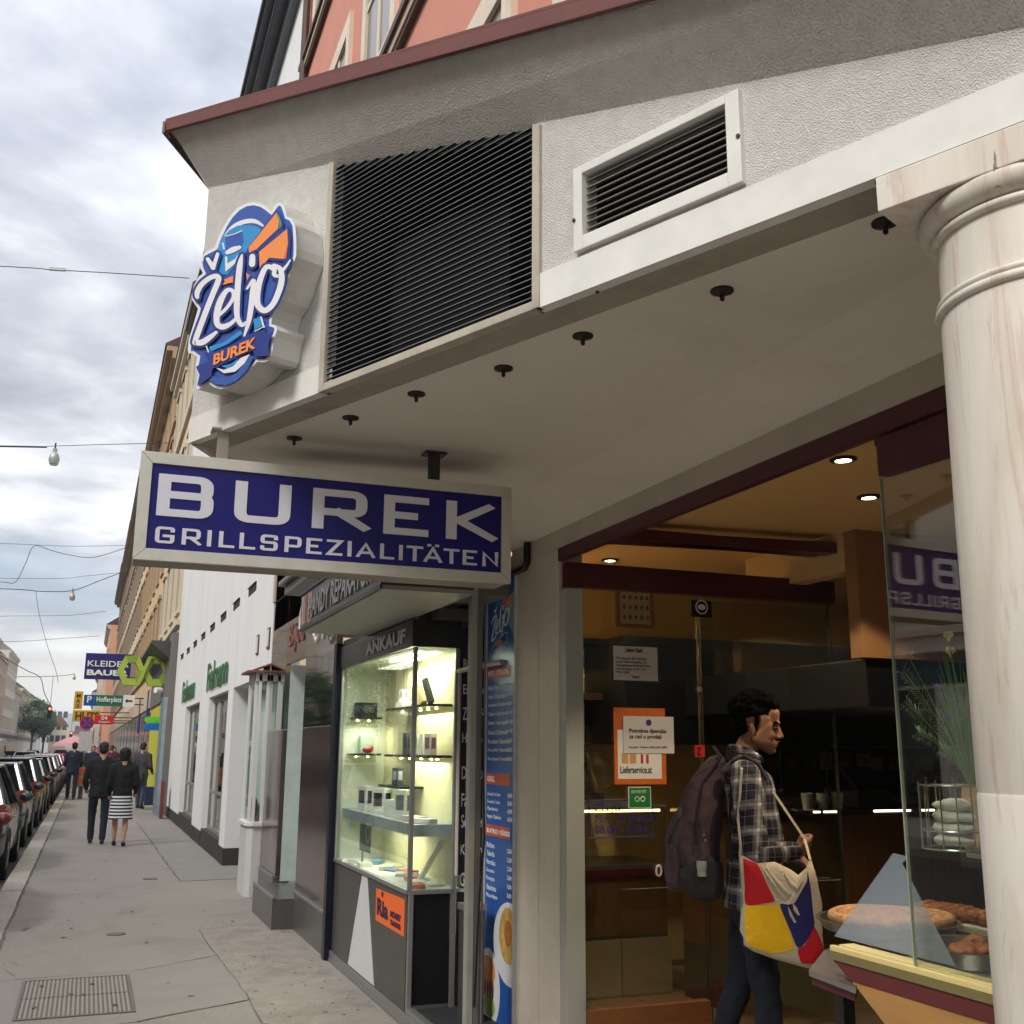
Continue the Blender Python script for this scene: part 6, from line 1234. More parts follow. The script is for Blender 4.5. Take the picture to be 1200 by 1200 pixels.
# litter bin
lb = thing('litter_bin', 'grey litter bin with orange labels on a post at the kerb', 'litter bin', (-.12, 39.5, 0))
x0, z1 = yq(87, 899, 39.5); x1, z0 = yq(105, 922, 39.5); cx = (x0+x1)/2
b = MB(); b.lathe((cx, 39.7, z0), [(.20, 0), (.25, .05), (.27, z1-z0-.08), (.24, z1-z0), (.001, z1-z0)], 16); b.build('body', M('bin_grey', (168, 164, 158), .5), lb, smooth=True)
for z in (z0+.12, z0+.42): b = MB(); b.box(cx-.2, 39.40, z, cx+.2, 39.43, z+.17); b.build('label', M('bin_orange', (236, 92, 50), .5), lb)
b = MB(); b.lathe((cx, 39.7, z1), [(.13, 0), (.13, .03), (.001, .03)], 12); b.build('opening', blackM, lb); b = MB(); b.tube([(cx, 39.7, 0), (cx, 39.7, z0)], .07, 8); b.build('post', M('post_iron', (90, 86, 82), .6), lb)

# ================================================================ left side of the street: parked cars
glassc = M('car_glass', (24, 29, 32), .3, spec=.0, var=.1); tyrem = M('tyre', (22, 22, 23), .85); rimm = M('rim', (140, 142, 146), .3, metal=.8); tail = M('tail_light', (150, 20, 26), .15, spec=.8, var=.3, scale=20); headm = M('head_light', (214, 220, 224), .1, spec=.9); plas = M('bumper_plastic', (28, 28, 30), .6); platew = M('number_plate', (222, 224, 226), .4)
def car(paint, lab, tall=1.0, wagon=False, grp='cars parked along the kerb'):
    """built facing +Y, rear end at y = 0, right side at x = +.9"""
    o = thing('parked_car', lab, 'car', (0, 0, 0), grp); Lc = 4.25; h = 1.48*tall
    # body side profile: (y, z_bottom, z_belt, half width)
    st = [(0.00, .42, .80, .70), (.05, .32, .96, .80), (.22, .26, 1.02, .875), (.7, .24, 1.0, .90), (1.6, .22, .97, .905), (2.6, .22, .95, .90), (3.15, .24, .93, .89), (3.7, .26, .82, .87), (4.08, .30, .70, .80), (4.25, .40, .58, .66)]
    b = MB(); k = 0; sec = []
    for (y, z0, z1, w_) in st:
        pts = [(-w_*.92, z0), (-w_, z0+.14), (-w_*1.0, (z0+z1)/2), (-w_*.985, z1-.10), (-w_*.93, z1), (0, z1+.02), (w_*.93, z1), (w_*.985, z1-.10), (w_*1.0, (z0+z1)/2), (w_, z0+.14), (w_*.92, z0)]
        sec.append([(x, y, z*(1 if z < .6 else tall**.5)) for x, z in pts])
    n = len(sec[0]); vs = [p for s_ in sec for p in s_]; fs = []
    for i in range(len(sec)-1):
        for j in range(n): a = i*n+j; c = i*n+(j+1) % n; fs.append((a, a+n, c+n, c))
    fs.append(tuple(range(n))[::1]); fs.append(tuple((len(sec)-1)*n+j for j in range(n))[::-1]); b.add(vs, fs); body = b.build('body', paint, o, smooth=True)
    gz = 1.0*tall**.5
    # greenhouse: lower ring and roof ring
    ry = .30 if not wagon else .12
    low = [(-.80, .10+ry*.1, gz), (.80, .10+ry*.1, gz), (.83, 3.05, gz-.05), (-.83, 3.05, gz-.05)]; top = [(-.60, .42+ry*.2, h-.02), (.60, .42+ry*.2, h-.02), (.60, 2.25, h-.01), (-.60, 2.25, h-.01)]
    b = MB(); b.add(low+top, [(0, 1, 5, 4), (1, 2, 6, 5), (2, 3, 7, 6), (3, 0, 4, 7), (4, 5, 6, 7)]); b.build('windows', glassc, o)
    b = MB(); b.prism([(-.60, .36+ry*.2, h-.035), (-.64, .8, h-.02), (-.62, 2.3, h-.03), (.62, 2.3, h-.03), (.64, .8, h-.02), (.60, .36+ry*.2, h-.035)], (0, 0, .05)); b.build('roof', paint, o, bevel=.015)
    b = MB()
    for sgn in (-1, 1):
        b.tube([(sgn*.815, .12, gz-.02), (sgn*.63, .42+ry*.2, h-.01)], .05, 6); b.tube([(sgn*.84, 3.05, gz-.06), (sgn*.63, 2.25, h)], .035, 6); b.tube([(sgn*.845, 1.75, gz-.03), (sgn*.635, 1.55, h-.01)], .03, 6); b.tube([(sgn*.83, .80, gz-.02), (sgn*.63, .75, h-.01)], .045, 6)
        b.tube([(sgn*.63, .42, h-.01), (sgn*.63, 2.25, h)], .03, 6)
    b.build('pillar', paint, o, smooth=True)
    for sgn in (-1, 1):
        b = MB(); b.prism([(sgn*.90, .10, .82), (sgn*.905, .42, .84), (sgn*.90, .36, 1.02), (sgn*.82, .05, 1.06), (sgn*.60, .0, 1.0), (sgn*.62, -.005, .80)], (0, -.025, 0)); b.build('tail_light', tail, o, bevel=.01)
        b = MB(); b.prism([(sgn*.84, 4.0, .62), (sgn*.62, 4.24, .60), (sgn*.62, 4.2, .74), (sgn*.82, 3.92, .78)], (0, .02, 0)); b.build('head_light', headm, o)
        b = MB(); b.ell((sgn*.99, 2.72, gz+.02), (.10, .06, .075), 10, 6); b.build('mirror', paint, o, smooth=True)
        b = MB(); b.box(sgn*.908, 1.2, .80, sgn*.925, 1.36, .83); b.box(sgn*.908, 2.2, .80, sgn*.925, 2.36, .83); b.build('door_handle', rimm, o)
        for y in (.72, 3.32):
            b = MB(); b.lathe((sgn*.70, y, .31), [(.001, 0), (.29, 0), (.315, .03), (.315, .19), (.29, .215), (.20, .205)], 24, axis=(sgn, 0, 0)); w_ = b.build('wheel', tyrem, o, smooth=True)
            b = MB(); b.lathe((sgn*.895, y, .31), [(.001, .0), (.05, .008), (.19, -.01), (.20, .015), (.001, .005)], 20, axis=(sgn, 0, 0)); b.build('rim', rimm, w_, smooth=True)
            b = MB(); b.lathe((sgn*.80, y, .33), [(.36, 0), (.37, .108), (.34, .112), (.33, 0)], 24, axis=(sgn, 0, 0)); b.build('wheel_arch', plas, o, smooth=True)
    b = MB(); b.box(-.78, -.03, .32, .78, .08, .56); b.build('bumper', plas, o, bevel=.03); b = MB(); b.box(-.26, -.036, .62, .26, -.002, .73); b.build('number_plate', platew, o)
    b = MB(); b.tube([(.2, .7, h), (.2, .62, h+.16)], .008, 5); b.build('antenna', plas, o)
    return o
cols = [('wine red hatchback parked nearest the camera at the kerb', (112, 30, 36), 1.0), ('dark green hatchback with big rear window second in the parked row', (40, 50, 46), 1.04), ('dark grey estate car third in the row at the kerb', (52, 54, 58), 1.02), ('black hatchback fourth in the parked row', (24, 24, 26), 1.05), ('dark blue grey car fifth in the parked row', (44, 50, 60), 1.0), ('black car sixth in the parked row beside the man in the suit', (22, 22, 24), 1.02), ('silver car seventh in the parked row', (150, 152, 156), 1.0), ('dark car eighth in the parked row', (40, 40, 46), 1.0), ('white car far down the parked row', (214, 214, 214), 1.0), ('pale red car far down the parked row', (170, 60, 60), 1.0)]
for i, (lab, c, t) in enumerate(cols):
    pm = M('car_paint_%d' % i, c, .22, metal=.2 if i else .0, var=.03, coat=.6, spec=.6)
    o = car(pm, lab, t, wagon=(i == 2)); o.location = (-1.86+random.uniform(-.03, .03), 11.2+i*5.45, -.13)
# row across the street and traffic
for i, (x, y, c, lab) in enumerate(((-6.3, 66, (206, 208, 210), 'white car driving in the middle of the road'), (-9.6, 84, (150, 150, 156), 'silver car parked across the street'), (-6.0, 98, (170, 44, 48), 'red car in the distant traffic queue'), (-4.2, 86, (190, 196, 202), 'pale car behind the parked row in the traffic'), (-5.4, 125, (214, 210, 206), 'white car at the end of the traffic queue'), (-10.6, 60, (90, 90, 94), 'grey car parked opposite'), (-3.2, 150, (190, 60, 60), 'distant red car near the traffic light'))):
    pm = M('traffic_paint_%d' % i, c, .25, var=.03, coat=.5); o = car(pm, lab, 1.0, grp='cars in the distant traffic'); o.location = (x, y, -.13)
vn = thing('white_van', 'white delivery van far down the left side of the road', 'van', (0, 0, 0))
vw = M('van_white', (222, 224, 224), .3, var=.02)
b = MB(); b.prism([(-1, 0, .4), (-1, 0, 2.2), (-1, .1, 2.35), (-1, 4.0, 2.35), (-1, 4.8, 1.4), (-1, 5.6, 1.15), (-1, 5.7, .4)], (2, 0, 0)); b.build('body', vw, vn, bevel=.06)
b = MB(); b.box(-.8, -.012, 1.3, -.05, -.002, 1.95); b.box(.05, -.012, 1.3, .8, -.002, 1.95); b.build('rear_window', glassc, vn)
b = MB(); b.box(1.001, 3.6, 1.4, 1.012, 4.5, 1.9); b.build('side_window', glassc, vn)
for sgn in (-1, 1):
    for y in (1, 4.7): b = MB(); b.lathe((sgn*.8, y, .33), [(.001, 0), (.33, 0), (.33, .22), (.001, .22)], 20, axis=(sgn, 0, 0)); b.build('wheel', tyrem, vn)
    b = MB(); b.box(sgn*.85, -.014, .8, sgn*.99, -.002, 1.15); b.build('tail_light', tail, vn)
vn.location = (-6.3, 78, -.13)

# ================================================================ left side houses
lc = [((214, 204, 180), 12.5), ((206, 186, 150), 15.5), ((222, 216, 206), 16.5), ((196, 160, 130), 15), ((214, 206, 196), 17), ((226, 220, 210), 14.5), ((204, 184, 160), 16)]
y = -32; i = 0
labs = ['across the street', 'opposite the shop', 'facing the steel shopfront']
while y < 300:
    w_ = (17, 19, 22, 18, 24, 20, 26)[i % 7]; c, h = lc[i % 7]; kf = 1 if y < 200 else .82
    house('left_side_house', 'townhouse %s from the near end across the road, with %s facade' % (('one', 'two', 'three', 'four', 'five', 'six', 'seven', 'eight', 'nine', 'ten', 'eleven', 'twelve', 'thirteen', 'fourteen', 'fifteen', 'sixteen', 'seventeen', 'eighteen')[i], ('cream', 'ochre', 'pale grey', 'brick brown', 'light beige', 'off white', 'sandy')[i % 7]), y, y+w_, -13.2, h*kf, c, 4, int(w_/2.6), ((120, 60, 54), (90, 96, 100), (60, 80, 90))[i % 3], side=-1, roofc=((120, 112, 108), (96, 90, 88), (140, 136, 132))[i % 3])
    y += w_+.05; i += 1
lp = MB(); lp.box(-13.2, -40, -.3, -10.9, 420, 0); lp.build('opposite_pavement', asphalt, None, kind='structure')

# ================================================================ trees, hill
leafm = [M('leaf_dark', (52, 76, 40), .7, var=.35, scale=3), M('leaf_mid', (78, 104, 52), .7, var=.3, scale=3)]
bark = M('bark', (78, 66, 54), .9, var=.25, scale=8, bump=.4)
def tree(lab, x, y, h, r, n=2600, name='street_tree', s=.26, grp=None, rnd=None):
    o = thing(name, lab, 'tree', (x, y, 0), grp); R_ = random.Random(int(x*13+y*7)); b = MB(); b.tube([(x, y, -.1), (x+.05, y, h*.3), (x-.05, y+.05, h*.6)], [.22, .17, .09], 8)
    cl = []
    for i in range(11):
        a = R_.uniform(0, 6.28); q = R_.uniform(.2, .85)*r; z = h*R_.uniform(.42, .95); c = Vector((x+math.cos(a)*q*(1.15-z/h*.5), y+math.sin(a)*q*(1.15-z/h*.5), z)); cl.append((c, r*R_.uniform(.28, .5))); b.tube([(x, y, h*R_.uniform(.25, .45)), (x+(c.x-x)*.5, y+(c.y-y)*.5, h*.5+(z-h*.5)*.6), tuple(c)], [.08, .05, .02], 5)
    b.build('trunk', bark, o, smooth=True); b = MB()
    for i in range(n):
        c, q = cl[R_.randrange(len(cl))]; d = Vector((R_.gauss(0, 1), R_.gauss(0, 1), R_.gauss(0, .8))).normalized()*q*(R_.random()**.4); p = c+d; u = Vector((R_.uniform(-1, 1), R_.uniform(-1, 1), R_.uniform(-.6, .6))).normalized(); v = u.orthogonal().normalized(); s_ = s*R_.uniform(.6, 1.3); b.mi(R_.random() > .6).add([p, p+u*s_*.6+v*s_*.35, p+u*s_*1.2, p+u*s_*.6-v*s_*.35], [(0, 1, 2, 3)])
    b.build('crown', leafm, o); return o
for i, (x, y, h, r) in enumerate(((-10.4, 232, 11, 3.6), (-9.0, 252, 10, 3.2))): tree(['round dark street tree far down the left side below the hill', 'second darker tree just behind the round tree on the left'][i], x, y, h, r, 3000, s=.42)
for i, (x, y) in enumerate(((-11.6, 20), (-11.8, 44), (-11.5, 66), (-11.7, 78), (-11.6, 90), (-11.6, 102))): tree('leafy kerb tree on the opposite pavement mirrored in the steel shopfront', x, y, 7.5, 2.6, 1800, s=.30, grp='trees on the opposite pavement')
hill = MB(); nx, ny = 60, 26; vs = []
for j in range(ny):
    for i in range(nx):
        X = -620+i*18; Y = 1500+j*26; t = (X+170)/260; prof = 50*math.exp(-(t*t))+30*math.exp(-((X-120)/200)**2)+20*math.exp(-((X+480)/160)**2)
        f = math.sin(math.pi*min(1, j/(ny-1)*1.15)/1.0) if j < ny-3 else 0; vs.append((X, Y, -2+max(0, f)*prof*(1+.12*noise.noise(Vector((X*.012, Y*.012, 0))))+3*noise.noise(Vector((X*.05, Y*.05, 3)))))
hill.add(vs, [(j*nx+i, j*nx+i+1, (j+1)*nx+i+1, (j+1)*nx+i) for j in range(ny-1) for i in range(nx-1)]); hill.build('hill', M('hill_wood', (72, 92, 70), .9, var=.5, scale=.05), kind='structure', smooth=True)
vg = MB(); R_ = random.Random(3)
hv = [v for v in hill.v]
for i in range(150):
    k = R_.randrange(nx*4, nx*(ny-9)); p = hv[k]
    if p.z < 6: continue
    s_ = R_.uniform(5, 9); vg.box(p.x, p.y-2, p.z-3, p.x+s_, p.y+s_, p.z+s_*.7)
vg.build('hillside_houses', M('villa_white', (214, 206, 196), .8, var=.2, scale=.2), kind='stuff')
for i, (x0, x1, y, h, c) in enumerate(((-9.5, -5.4, 300, 7, (214, 200, 176)), (-4.3, 1.2, 330, 5.5, (190, 180, 168)), (-13, -9, 345, 9, (206, 204, 200)))):
    o = thing('end_house', ['cream gabled house closing the view past the dark tree', 'low grey house closing the street at its far end', 'white house rising behind the cream gabled one'][i], 'building', ((x0+x1)/2, y, 0)); b = MB(); b.box(x0, y, 0, x1, y+12, h); b.build('wall', M('endwall_%d' % i, c, .9, var=.06), o)
    b = MB(); xm = (x0+x1)/2; b.prism([(x0-.3, y-.3, h+.01), (xm, y-.3, h+3), (x1+.3, y-.3, h+.01)], (0, 12.6, 0)); b.build('roof', M('endroof', (120, 84, 70), .8, var=.1), o)
    for r in range(3):
        for q in range(3): b = MB(); xx = x0+(x1-x0)*(q+.5)/3; b.box(xx-.5, y-.06, 3+r*3, xx+.5, y-.01, 4.6+r*3); b.build('window', MATS['town_pane'], o)
# ================================================================ signals, lamps, wires
def signal(lab, x, y, z, lit):
    o = thing('traffic_light', lab, 'traffic light', (x, y, z)); b = MB(); b.box(x-.16, y, z, x+.16, y+.2, z+.95); b.build('housing', blackM, o, bevel=.02)
    for i, c in enumerate(('signal_green', 'signal_amber', 'signal_red')):
        b = MB(); b.lathe((x, y-.012, z+.17+i*.3), [(.001, 0), (.10, 0), (.10, .012), (.001, .012)], 16, axis=(0, 1, 0)); b.build('lens', M('signal_red_on', (255, 70, 50), .4, emit=6) if i == 2 else M(c+'_off', (30, 40, 34), .3), o)
    b = MB(); b.tube([(x, y+.1, z+.95), (x, y+.1, 7.3)], .02, 5); b.build('hanger', darkM, o); return o
p = onY(58, 836, 95); signal('red traffic light hanging over the road in front of the dark tree', p.x, 95, p.z-.4, 1)
p = onY(83, 863, 130); signal('smaller red traffic light farther down the street', p.x, 130, p.z-.4, 1)
wirem = M('wire', (52, 52, 58), .6); lampm = M('lamp_shell', (170, 170, 168), .4, metal=.3)
def wire(lab, pts, Y, r, sag=0, Yb=None):
    P = []; n = 24; q = [onY(x, y, Y) for x, y in pts]; q = crom([(v.x, v.y, v.z) for v in q], 10); b = MB(); b.tube(q, r, 5); return b.build('overhead_wire', wirem, None, label=lab, cat='cable')
wire('single overhead wire crossing the sky left of the round logo', [(-400, 292), (0, 312), (60, 316), (130, 320), (222, 326)], 14, .006)
b = MB(); p = onY(58, 315, 14); q = onY(77, 316, 14); b.tube([p, p+Vector((0, 0, -.02)), q+Vector((0, 0, -.02)), q], .008, 5); b.tube([p+Vector((0, 0, .015)), q+Vector((0, 0, .015))], .006, 5); b.build('wire_coupling', lampm, None, label='small coupling clamp on the upper overhead wire', cat='clamp')
wire('thick overhead cable carrying the nearer street lamp', [(-500, 525), (-100, 522), (0, 523), (55, 524)], 26, .022); wire('thin wire running right from the nearer street lamp', [(55, 523), (120, 521), (200, 519)], 26, .008)
wire('thin wire just above the looped cable', [(-200, 634), (0, 637), (80, 640), (160, 639)], 40, .008)
wire('looping slack cable in the left sky', [(-60, 682), (0, 682), (18, 682), (30, 660), (40, 640), (60, 645), (80, 650), (110, 653), (150, 641)], 44, .012)
wire('overhead cable carrying the second street lamp', [(-200, 688), (0, 690), (50, 693), (85, 692), (118, 680), (150, 668)], 52, .018)
wire('thin wire below the second lamp', [(-100, 676), (60, 678), (100, 675), (150, 670)], 56, .01)
wire('faint wire lower in the left sky', [(-200, 724), (0, 722), (80, 721), (125, 716)], 66, .012)
wire('faint wire above the far lamp', [(-200, 752), (0, 752), (75, 748), (118, 745)], 80, .014)
wire('diagonal cable running down towards the traffic light', [(0, 768), (30, 785), (47, 794), (52, 812), (60, 828)], 90, .03)
wire('long slanting cable hanging from the second lamp cable', [(42, 693), (46, 720), (55, 755), (66, 788), (68, 800)], 60, .012)
wire('cable of the farthest street lamp', [(20, 793), (47, 793), (70, 792), (87, 790)], 100, .025)
def lamp(lab, px, py, Y, s, cableY):
    p = onY(px, py, Y); o = thing('street_lamp', lab, 'street lamp', tuple(p)); b = MB(); b.lathe(p, [(.001, -.26*s), (.10*s, -.24*s), (.13*s, -.12*s), (.10*s, 0), (.05*s, .06*s), (.05*s, .16*s), (.001, .16*s)], 16); b.build('lamp_shade', lampm, o, smooth=True)
    b = MB(); b.lathe(p+Vector((0, 0, -.262*s)), [(.001, 0), (.08*s, .0), (.08*s, .01*s), (.001, .01*s)], 12); b.build('lens', whiteM, o); b = MB(); b.tube([p+Vector((0, 0, .16*s)), p+Vector((0, 0, .3*s))], .02*s, 5); b.build('hanger', wirem, o)
lamp('larger silver street lamp hanging from the overhead cable', 64, 533, 26, .95, 0); lamp('smaller street lamp hanging lower in the left sky', 85, 697, 52, 1.0, 0); lamp('tiny farthest street lamp hanging over the road', 87, 793, 100, 1.0, 0)
p0 = onY(183, 530, 36); b = MB(); b.tube([(2.3, 36, 16), p0+Vector((.0, 0, 2.0))], .015, 5)

# thin summer haze over the far end of the street
hz = MB(); hz.box(-1000, -250, -3.2, 900, 2500, 75)
hm = newmat('haze_air'); t = hm.node_tree; pv_ = t.nodes.new('ShaderNodeVolumePrincipled'); pv_.inputs['Color'].default_value = (.80, .86, .95, 1); pv_.inputs['Density'].default_value = .0006; ou = t.nodes.new('ShaderNodeOutputMaterial'); t.links.new(pv_.outputs[0], ou.inputs['Volume'])
hz.build('haze', hm, kind='stuff')
# ================================================================ man with the backpack
skin = M('skin', (146, 104, 82), .7, var=.08, scale=20, obj=True); hairm = M('hair_black', (8, 7, 7), 1.0, var=.4, scale=60, obj=True, spec=.04); stub = M('stubble', (112, 80, 64), .7, var=.2, scale=80, obj=True)
def plaid(name):
    m = newmat(name); t = m.node_tree; n = t.nodes.new; l = t.links.new
    bs = n('ShaderNodeBsdfPrincipled'); bs.inputs['Roughness'].default_value = .9; out = n('ShaderNodeOutputMaterial'); l(bs.outputs[0], out.inputs[0])
    tc = n('ShaderNodeTexCoord'); uv = n('ShaderNodeUVMap'); uv.uv_map = 'plaid'; sp = n('ShaderNodeSeparateXYZ'); l(uv.outputs[0], sp.inputs[0])
    def ma(op, a, b=None, c=None):
        k = n('ShaderNodeMath'); k.operation = op
        for i, v in enumerate((a, b, c)):
            if v is None: continue
            if isinstance(v, (int, float)): k.inputs[i].default_value = v
            else: l(v, k.inputs[i])
        return k.outputs[0]
    P = .112
    def bands(src):
        f = ma('FRACT', ma('DIVIDE', src, P)); wide = ma('MULTIPLY', ma('GREATER_THAN', f, .08), ma('LESS_THAN', f, .46)); white = ma('MULTIPLY', ma('GREATER_THAN', f, .22), ma('LESS_THAN', f, .34)); th = ma('COMPARE', f, .73, .018); return wide, white, th
    w1, s1, t1 = bands(sp.outputs[0]); w2, s2, t2 = bands(sp.outputs[1])
    v = ma('ADD', .012, ma('ADD', ma('MULTIPLY', ma('ADD', w1, w2), .10), ma('ADD', ma('MULTIPLY', ma('ADD', s1, s2), .17), ma('MULTIPLY', ma('ADD', t1, t2), .10))))
    v = ma('ADD', v, ma('MULTIPLY', ma('MULTIPLY', s1, s2), .25))
    cb = n('ShaderNodeCombineXYZ'); l(v, cb.inputs[0]); l(ma('MULTIPLY', v, .98), cb.inputs[1]); l(ma('ADD', ma('MULTIPLY', v, 1.0), .012), cb.inputs[2]); l(cb.outputs[0], bs.inputs['Base Color'])
    MATS[name] = m; return m
plm = plaid('plaid_flannel')
def add_plaid_uv(me, fn):
    uv = me.uv_layers.new(name='plaid')
    for lp in me.loops: co = me.vertices[lp.vertex_index].co; uv.data[lp.index].uv = fn(co)
jean = M('dark_jeans', (22, 28, 40), .9, var=.3, scale=9, bump=.3, bscale=120, obj=True)
man = thing('person', 'young man in plaid shirt and dark jeans with a backpack, looking down', 'person', (0, 0, 0))
def tilt(p, a=math.radians(11), piv=Vector((-.02, 0, 1.60))):
    v = (Vector(p)-piv)*1.10; c, s = math.cos(a), math.sin(a); return tuple(piv+Vector((.012, 0, -.026))+Vector((v.x*c+v.z*s, v.y, -v.x*s+v.z*c)))
T = tilt
hd = [('e', T((-.012, 0, 1.722)), (.096, .074, .092)), ('h', (T((.035, 0, 1.70)), (.05, .060, .055)), (T((.045, 0, 1.63)), (.042, .046, .04)), (T((.066, 0, 1.600)), (.020, .024, .018)), (T((-.005, .045, 1.635)), .02), (T((-.005, -.045, 1.635)), .02)),
      ('h', (T((.078, 0, 1.722)), (.012, .03, .012)), (T((.052, 0, 1.76)), (.04, .05, .03))),
      ('h', (T((.090, 0, 1.704)), .008), (T((.110, 0, 1.668)), .0095), (T((.09, 0, 1.661)), (.008, .012, .007))), ('e', T((.098, .011, 1.662)), .0075), ('e', T((.098, -.011, 1.662)), .0075),
      ('e', T((.086, -.026, 1.722)), (.011, .018, .007)), ('e', T((.086, .026, 1.722)), (.011, .018, .007)),
      ('e', T((.090, 0, 1.634)), (.013, .020, .006)), ('e', T((.088, 0, 1.623)), (.012, .018, .0065)), ('e', T((.083, 0, 1.600)), (.014, .016, .013)),
      ('e', T((.062, -.034, 1.665)), (.022, .016, .02)), ('e', T((.062, .034, 1.665)), (.022, .016, .02)),
      ('h', (T((-.022, -.075, 1.672)), (.014, .006, .024)), (T((-.018, -.074, 1.655)), (.008, .006, .012))), ('e', T((-.030, -.082, 1.685)), (.010, .006, .020)), ('h', (T((-.022, .075, 1.672)), (.014, .006, .024)), (T((-.018, .074, 1.655)), (.008, .006, .012))),
      ('h', (T((-.015, 0, 1.64)), (.058, .052, .04)), ((-.05, 0, 1.52), (.062, .062, .03)))]
me = blob(hd, .0055, 2); meshobj('head', me, skin, man)
me = blob([('h', (T((.050, 0, 1.628)), (.0445, .049, .03)), (T((.069, 0, 1.597)), (.021, .026, .018)), (T((-.008, .046, 1.632)), .0215), (T((-.008, -.046, 1.632)), .0215)), ('e', T((.097, 0, 1.6435)), (.0135, .019, .005))], .006, 2); meshobj('stubble', me, stub, man)
R_ = random.Random(5); hp = [('e', T((-.028, 0, 1.762)), (.098, .085, .078)), ('e', T((-.070, 0, 1.70)), (.055, .072, .075)), ('e', T((.03, 0, 1.79)), (.055, .062, .035))]
for i in range(230):
    a = R_.uniform(-2.7, 2.7); el = R_.uniform(-.45, 1.5); d = Vector((-math.cos(a)*math.cos(el), math.sin(a)*math.cos(el), math.sin(el)))
    if d.x > .35 and d.z < .55: continue
    if d.z < -.1 and d.x > -.5: continue
    c = Vector((-.026, 0, 1.752))+Vector((d.x*.098, d.y*.084, d.z*.08)); hp.append(('e', T(tuple(c+d*R_.uniform(-.004, .012))), R_.uniform(.010, .019)))
for sgn in (-1, 1): hp.append(('h', (T((-.012, sgn*.073, 1.72)), (.012, .010, .02)), (T((-.004, sgn*.070, 1.672)), (.006, .006, .01))))
me = blob(hp, .0055, 1, .008, 70); meshobj('hair', me, hairm, man)
for sgn in (-1, 1):
    me = blob([('h', (T((.078, sgn*.016, 1.7225)), (.016, .005, .005)), (T((.070, sgn*.054, 1.722)), (.012, .006, .0045)))], .003, 0); meshobj('eyebrow', me, hairm, man)
    b = MB(); b.ell(T((.0765, sgn*.032, 1.697)), (.010, .012, .0085), 12, 8); b.build('eye', M('eye_dark', (60, 46, 40), .3), man, smooth=True)
    me = blob([('h', (T((.082, sgn*.020, 1.7015)), (.008, .005, .0045)), (T((.072, sgn*.046, 1.700)), (.006, .004, .004)))], .003, 1); meshobj('eyelid', me, skin, man)
# t-shirt collar
me = blob([('h', ((-.045, 0, 1.56), (.070, .070, .012)), ((-.035, 0, 1.50), (.10, .12, .02)))], .008, 2); meshobj('undershirt', me, M('tee_black', (20, 20, 22), .9), man)
# shirt
tor = [('h', ((-.02, 0, 1.38), (.125, .175, .11)), ((-.03, -.15, 1.46), .062), ((-.03, .15, 1.46), .062), ((.01, 0, 1.15), (.125, .165, .08))), ('h', ((.01, 0, 1.15), (.125, .165, .08)), ((-.02, 0, .94), (.13, .18, .05)), ((-.035, 0, .845), (.142, .19, .018))),
       ('h', ((-.055, 0, 1.535), (.066, .072, .02)), ((-.04, -.13, 1.48), .045), ((-.04, .13, 1.48), .045))]
me = blob(tor, .010, 3, .012, 7); add_plaid_uv(me, lambda c: (math.atan2(c.y, c.x+.02)*.17+.02, c.z)); meshobj('shirt', me, plm, man)
me = blob([('h', ((-.095, -.03, 1.565), (.02, .03, .022)), ((-.03, -.078, 1.55), (.03, .012, .022))), ('h', ((-.03, -.078, 1.55), (.03, .012, .02)), ((.035, -.05, 1.515), (.02, .014, .016))), ('h', ((-.095, .03, 1.565), (.02, .03, .022)), ((-.03, .078, 1.55), (.03, .012, .022))), ('h', ((-.03, .078, 1.55), (.03, .012, .02)), ((.035, .05, 1.515), (.02, .014, .016)))], .006, 1); add_plaid_uv(me, lambda c: (c.x*1.4, c.z*1.4)); meshobj('collar', me, plm, man)
sh_, el_, wr_ = Vector((-.045, -.195, 1.445)), Vector((-.01, -.245, 1.095)), Vector((.150, -.170, 1.105))
me = blob([('h', (tuple(sh_), .075), (tuple(sh_.lerp(el_, .5)+Vector((-.006, 0, 0))), .064), (tuple(el_), .057)), ('h', (tuple(el_), .057), (tuple(el_.lerp(wr_, .55)), .052), (tuple(wr_), .040))], .009, 3, .012, 12)
du, df = (el_-sh_).normalized(), (wr_-el_).normalized()
def suv(c):
    if c.z > 1.13 or c.x < 0: return (c.x-.10*(c.z-1.2)+.03, (c-sh_).dot(du)*1.0)
    return (c.z+.9, (c-el_).dot(df)+.33+.02)
add_plaid_uv(me, suv); meshobj('sleeve', me, plm, man)
me = blob([('h', (tuple(wr_-df*.03), .046), (tuple(wr_+df*.012), .043))], .007, 2); add_plaid_uv(me, suv); meshobj('cuff', me, plm, man)
shl, ell_, wrl = Vector((-.045, .195, 1.41)), Vector((.02, .26, 1.10)), Vector((.20, .12, 1.05))
me = blob([('h', (tuple(shl), .072), (tuple(ell_), .055)), ('h', (tuple(ell_), .055), (tuple(wrl), .04))], .011, 2, .01, 10); add_plaid_uv(me, lambda c: (c.x, c.z)); meshobj('sleeve', me, plm, man)
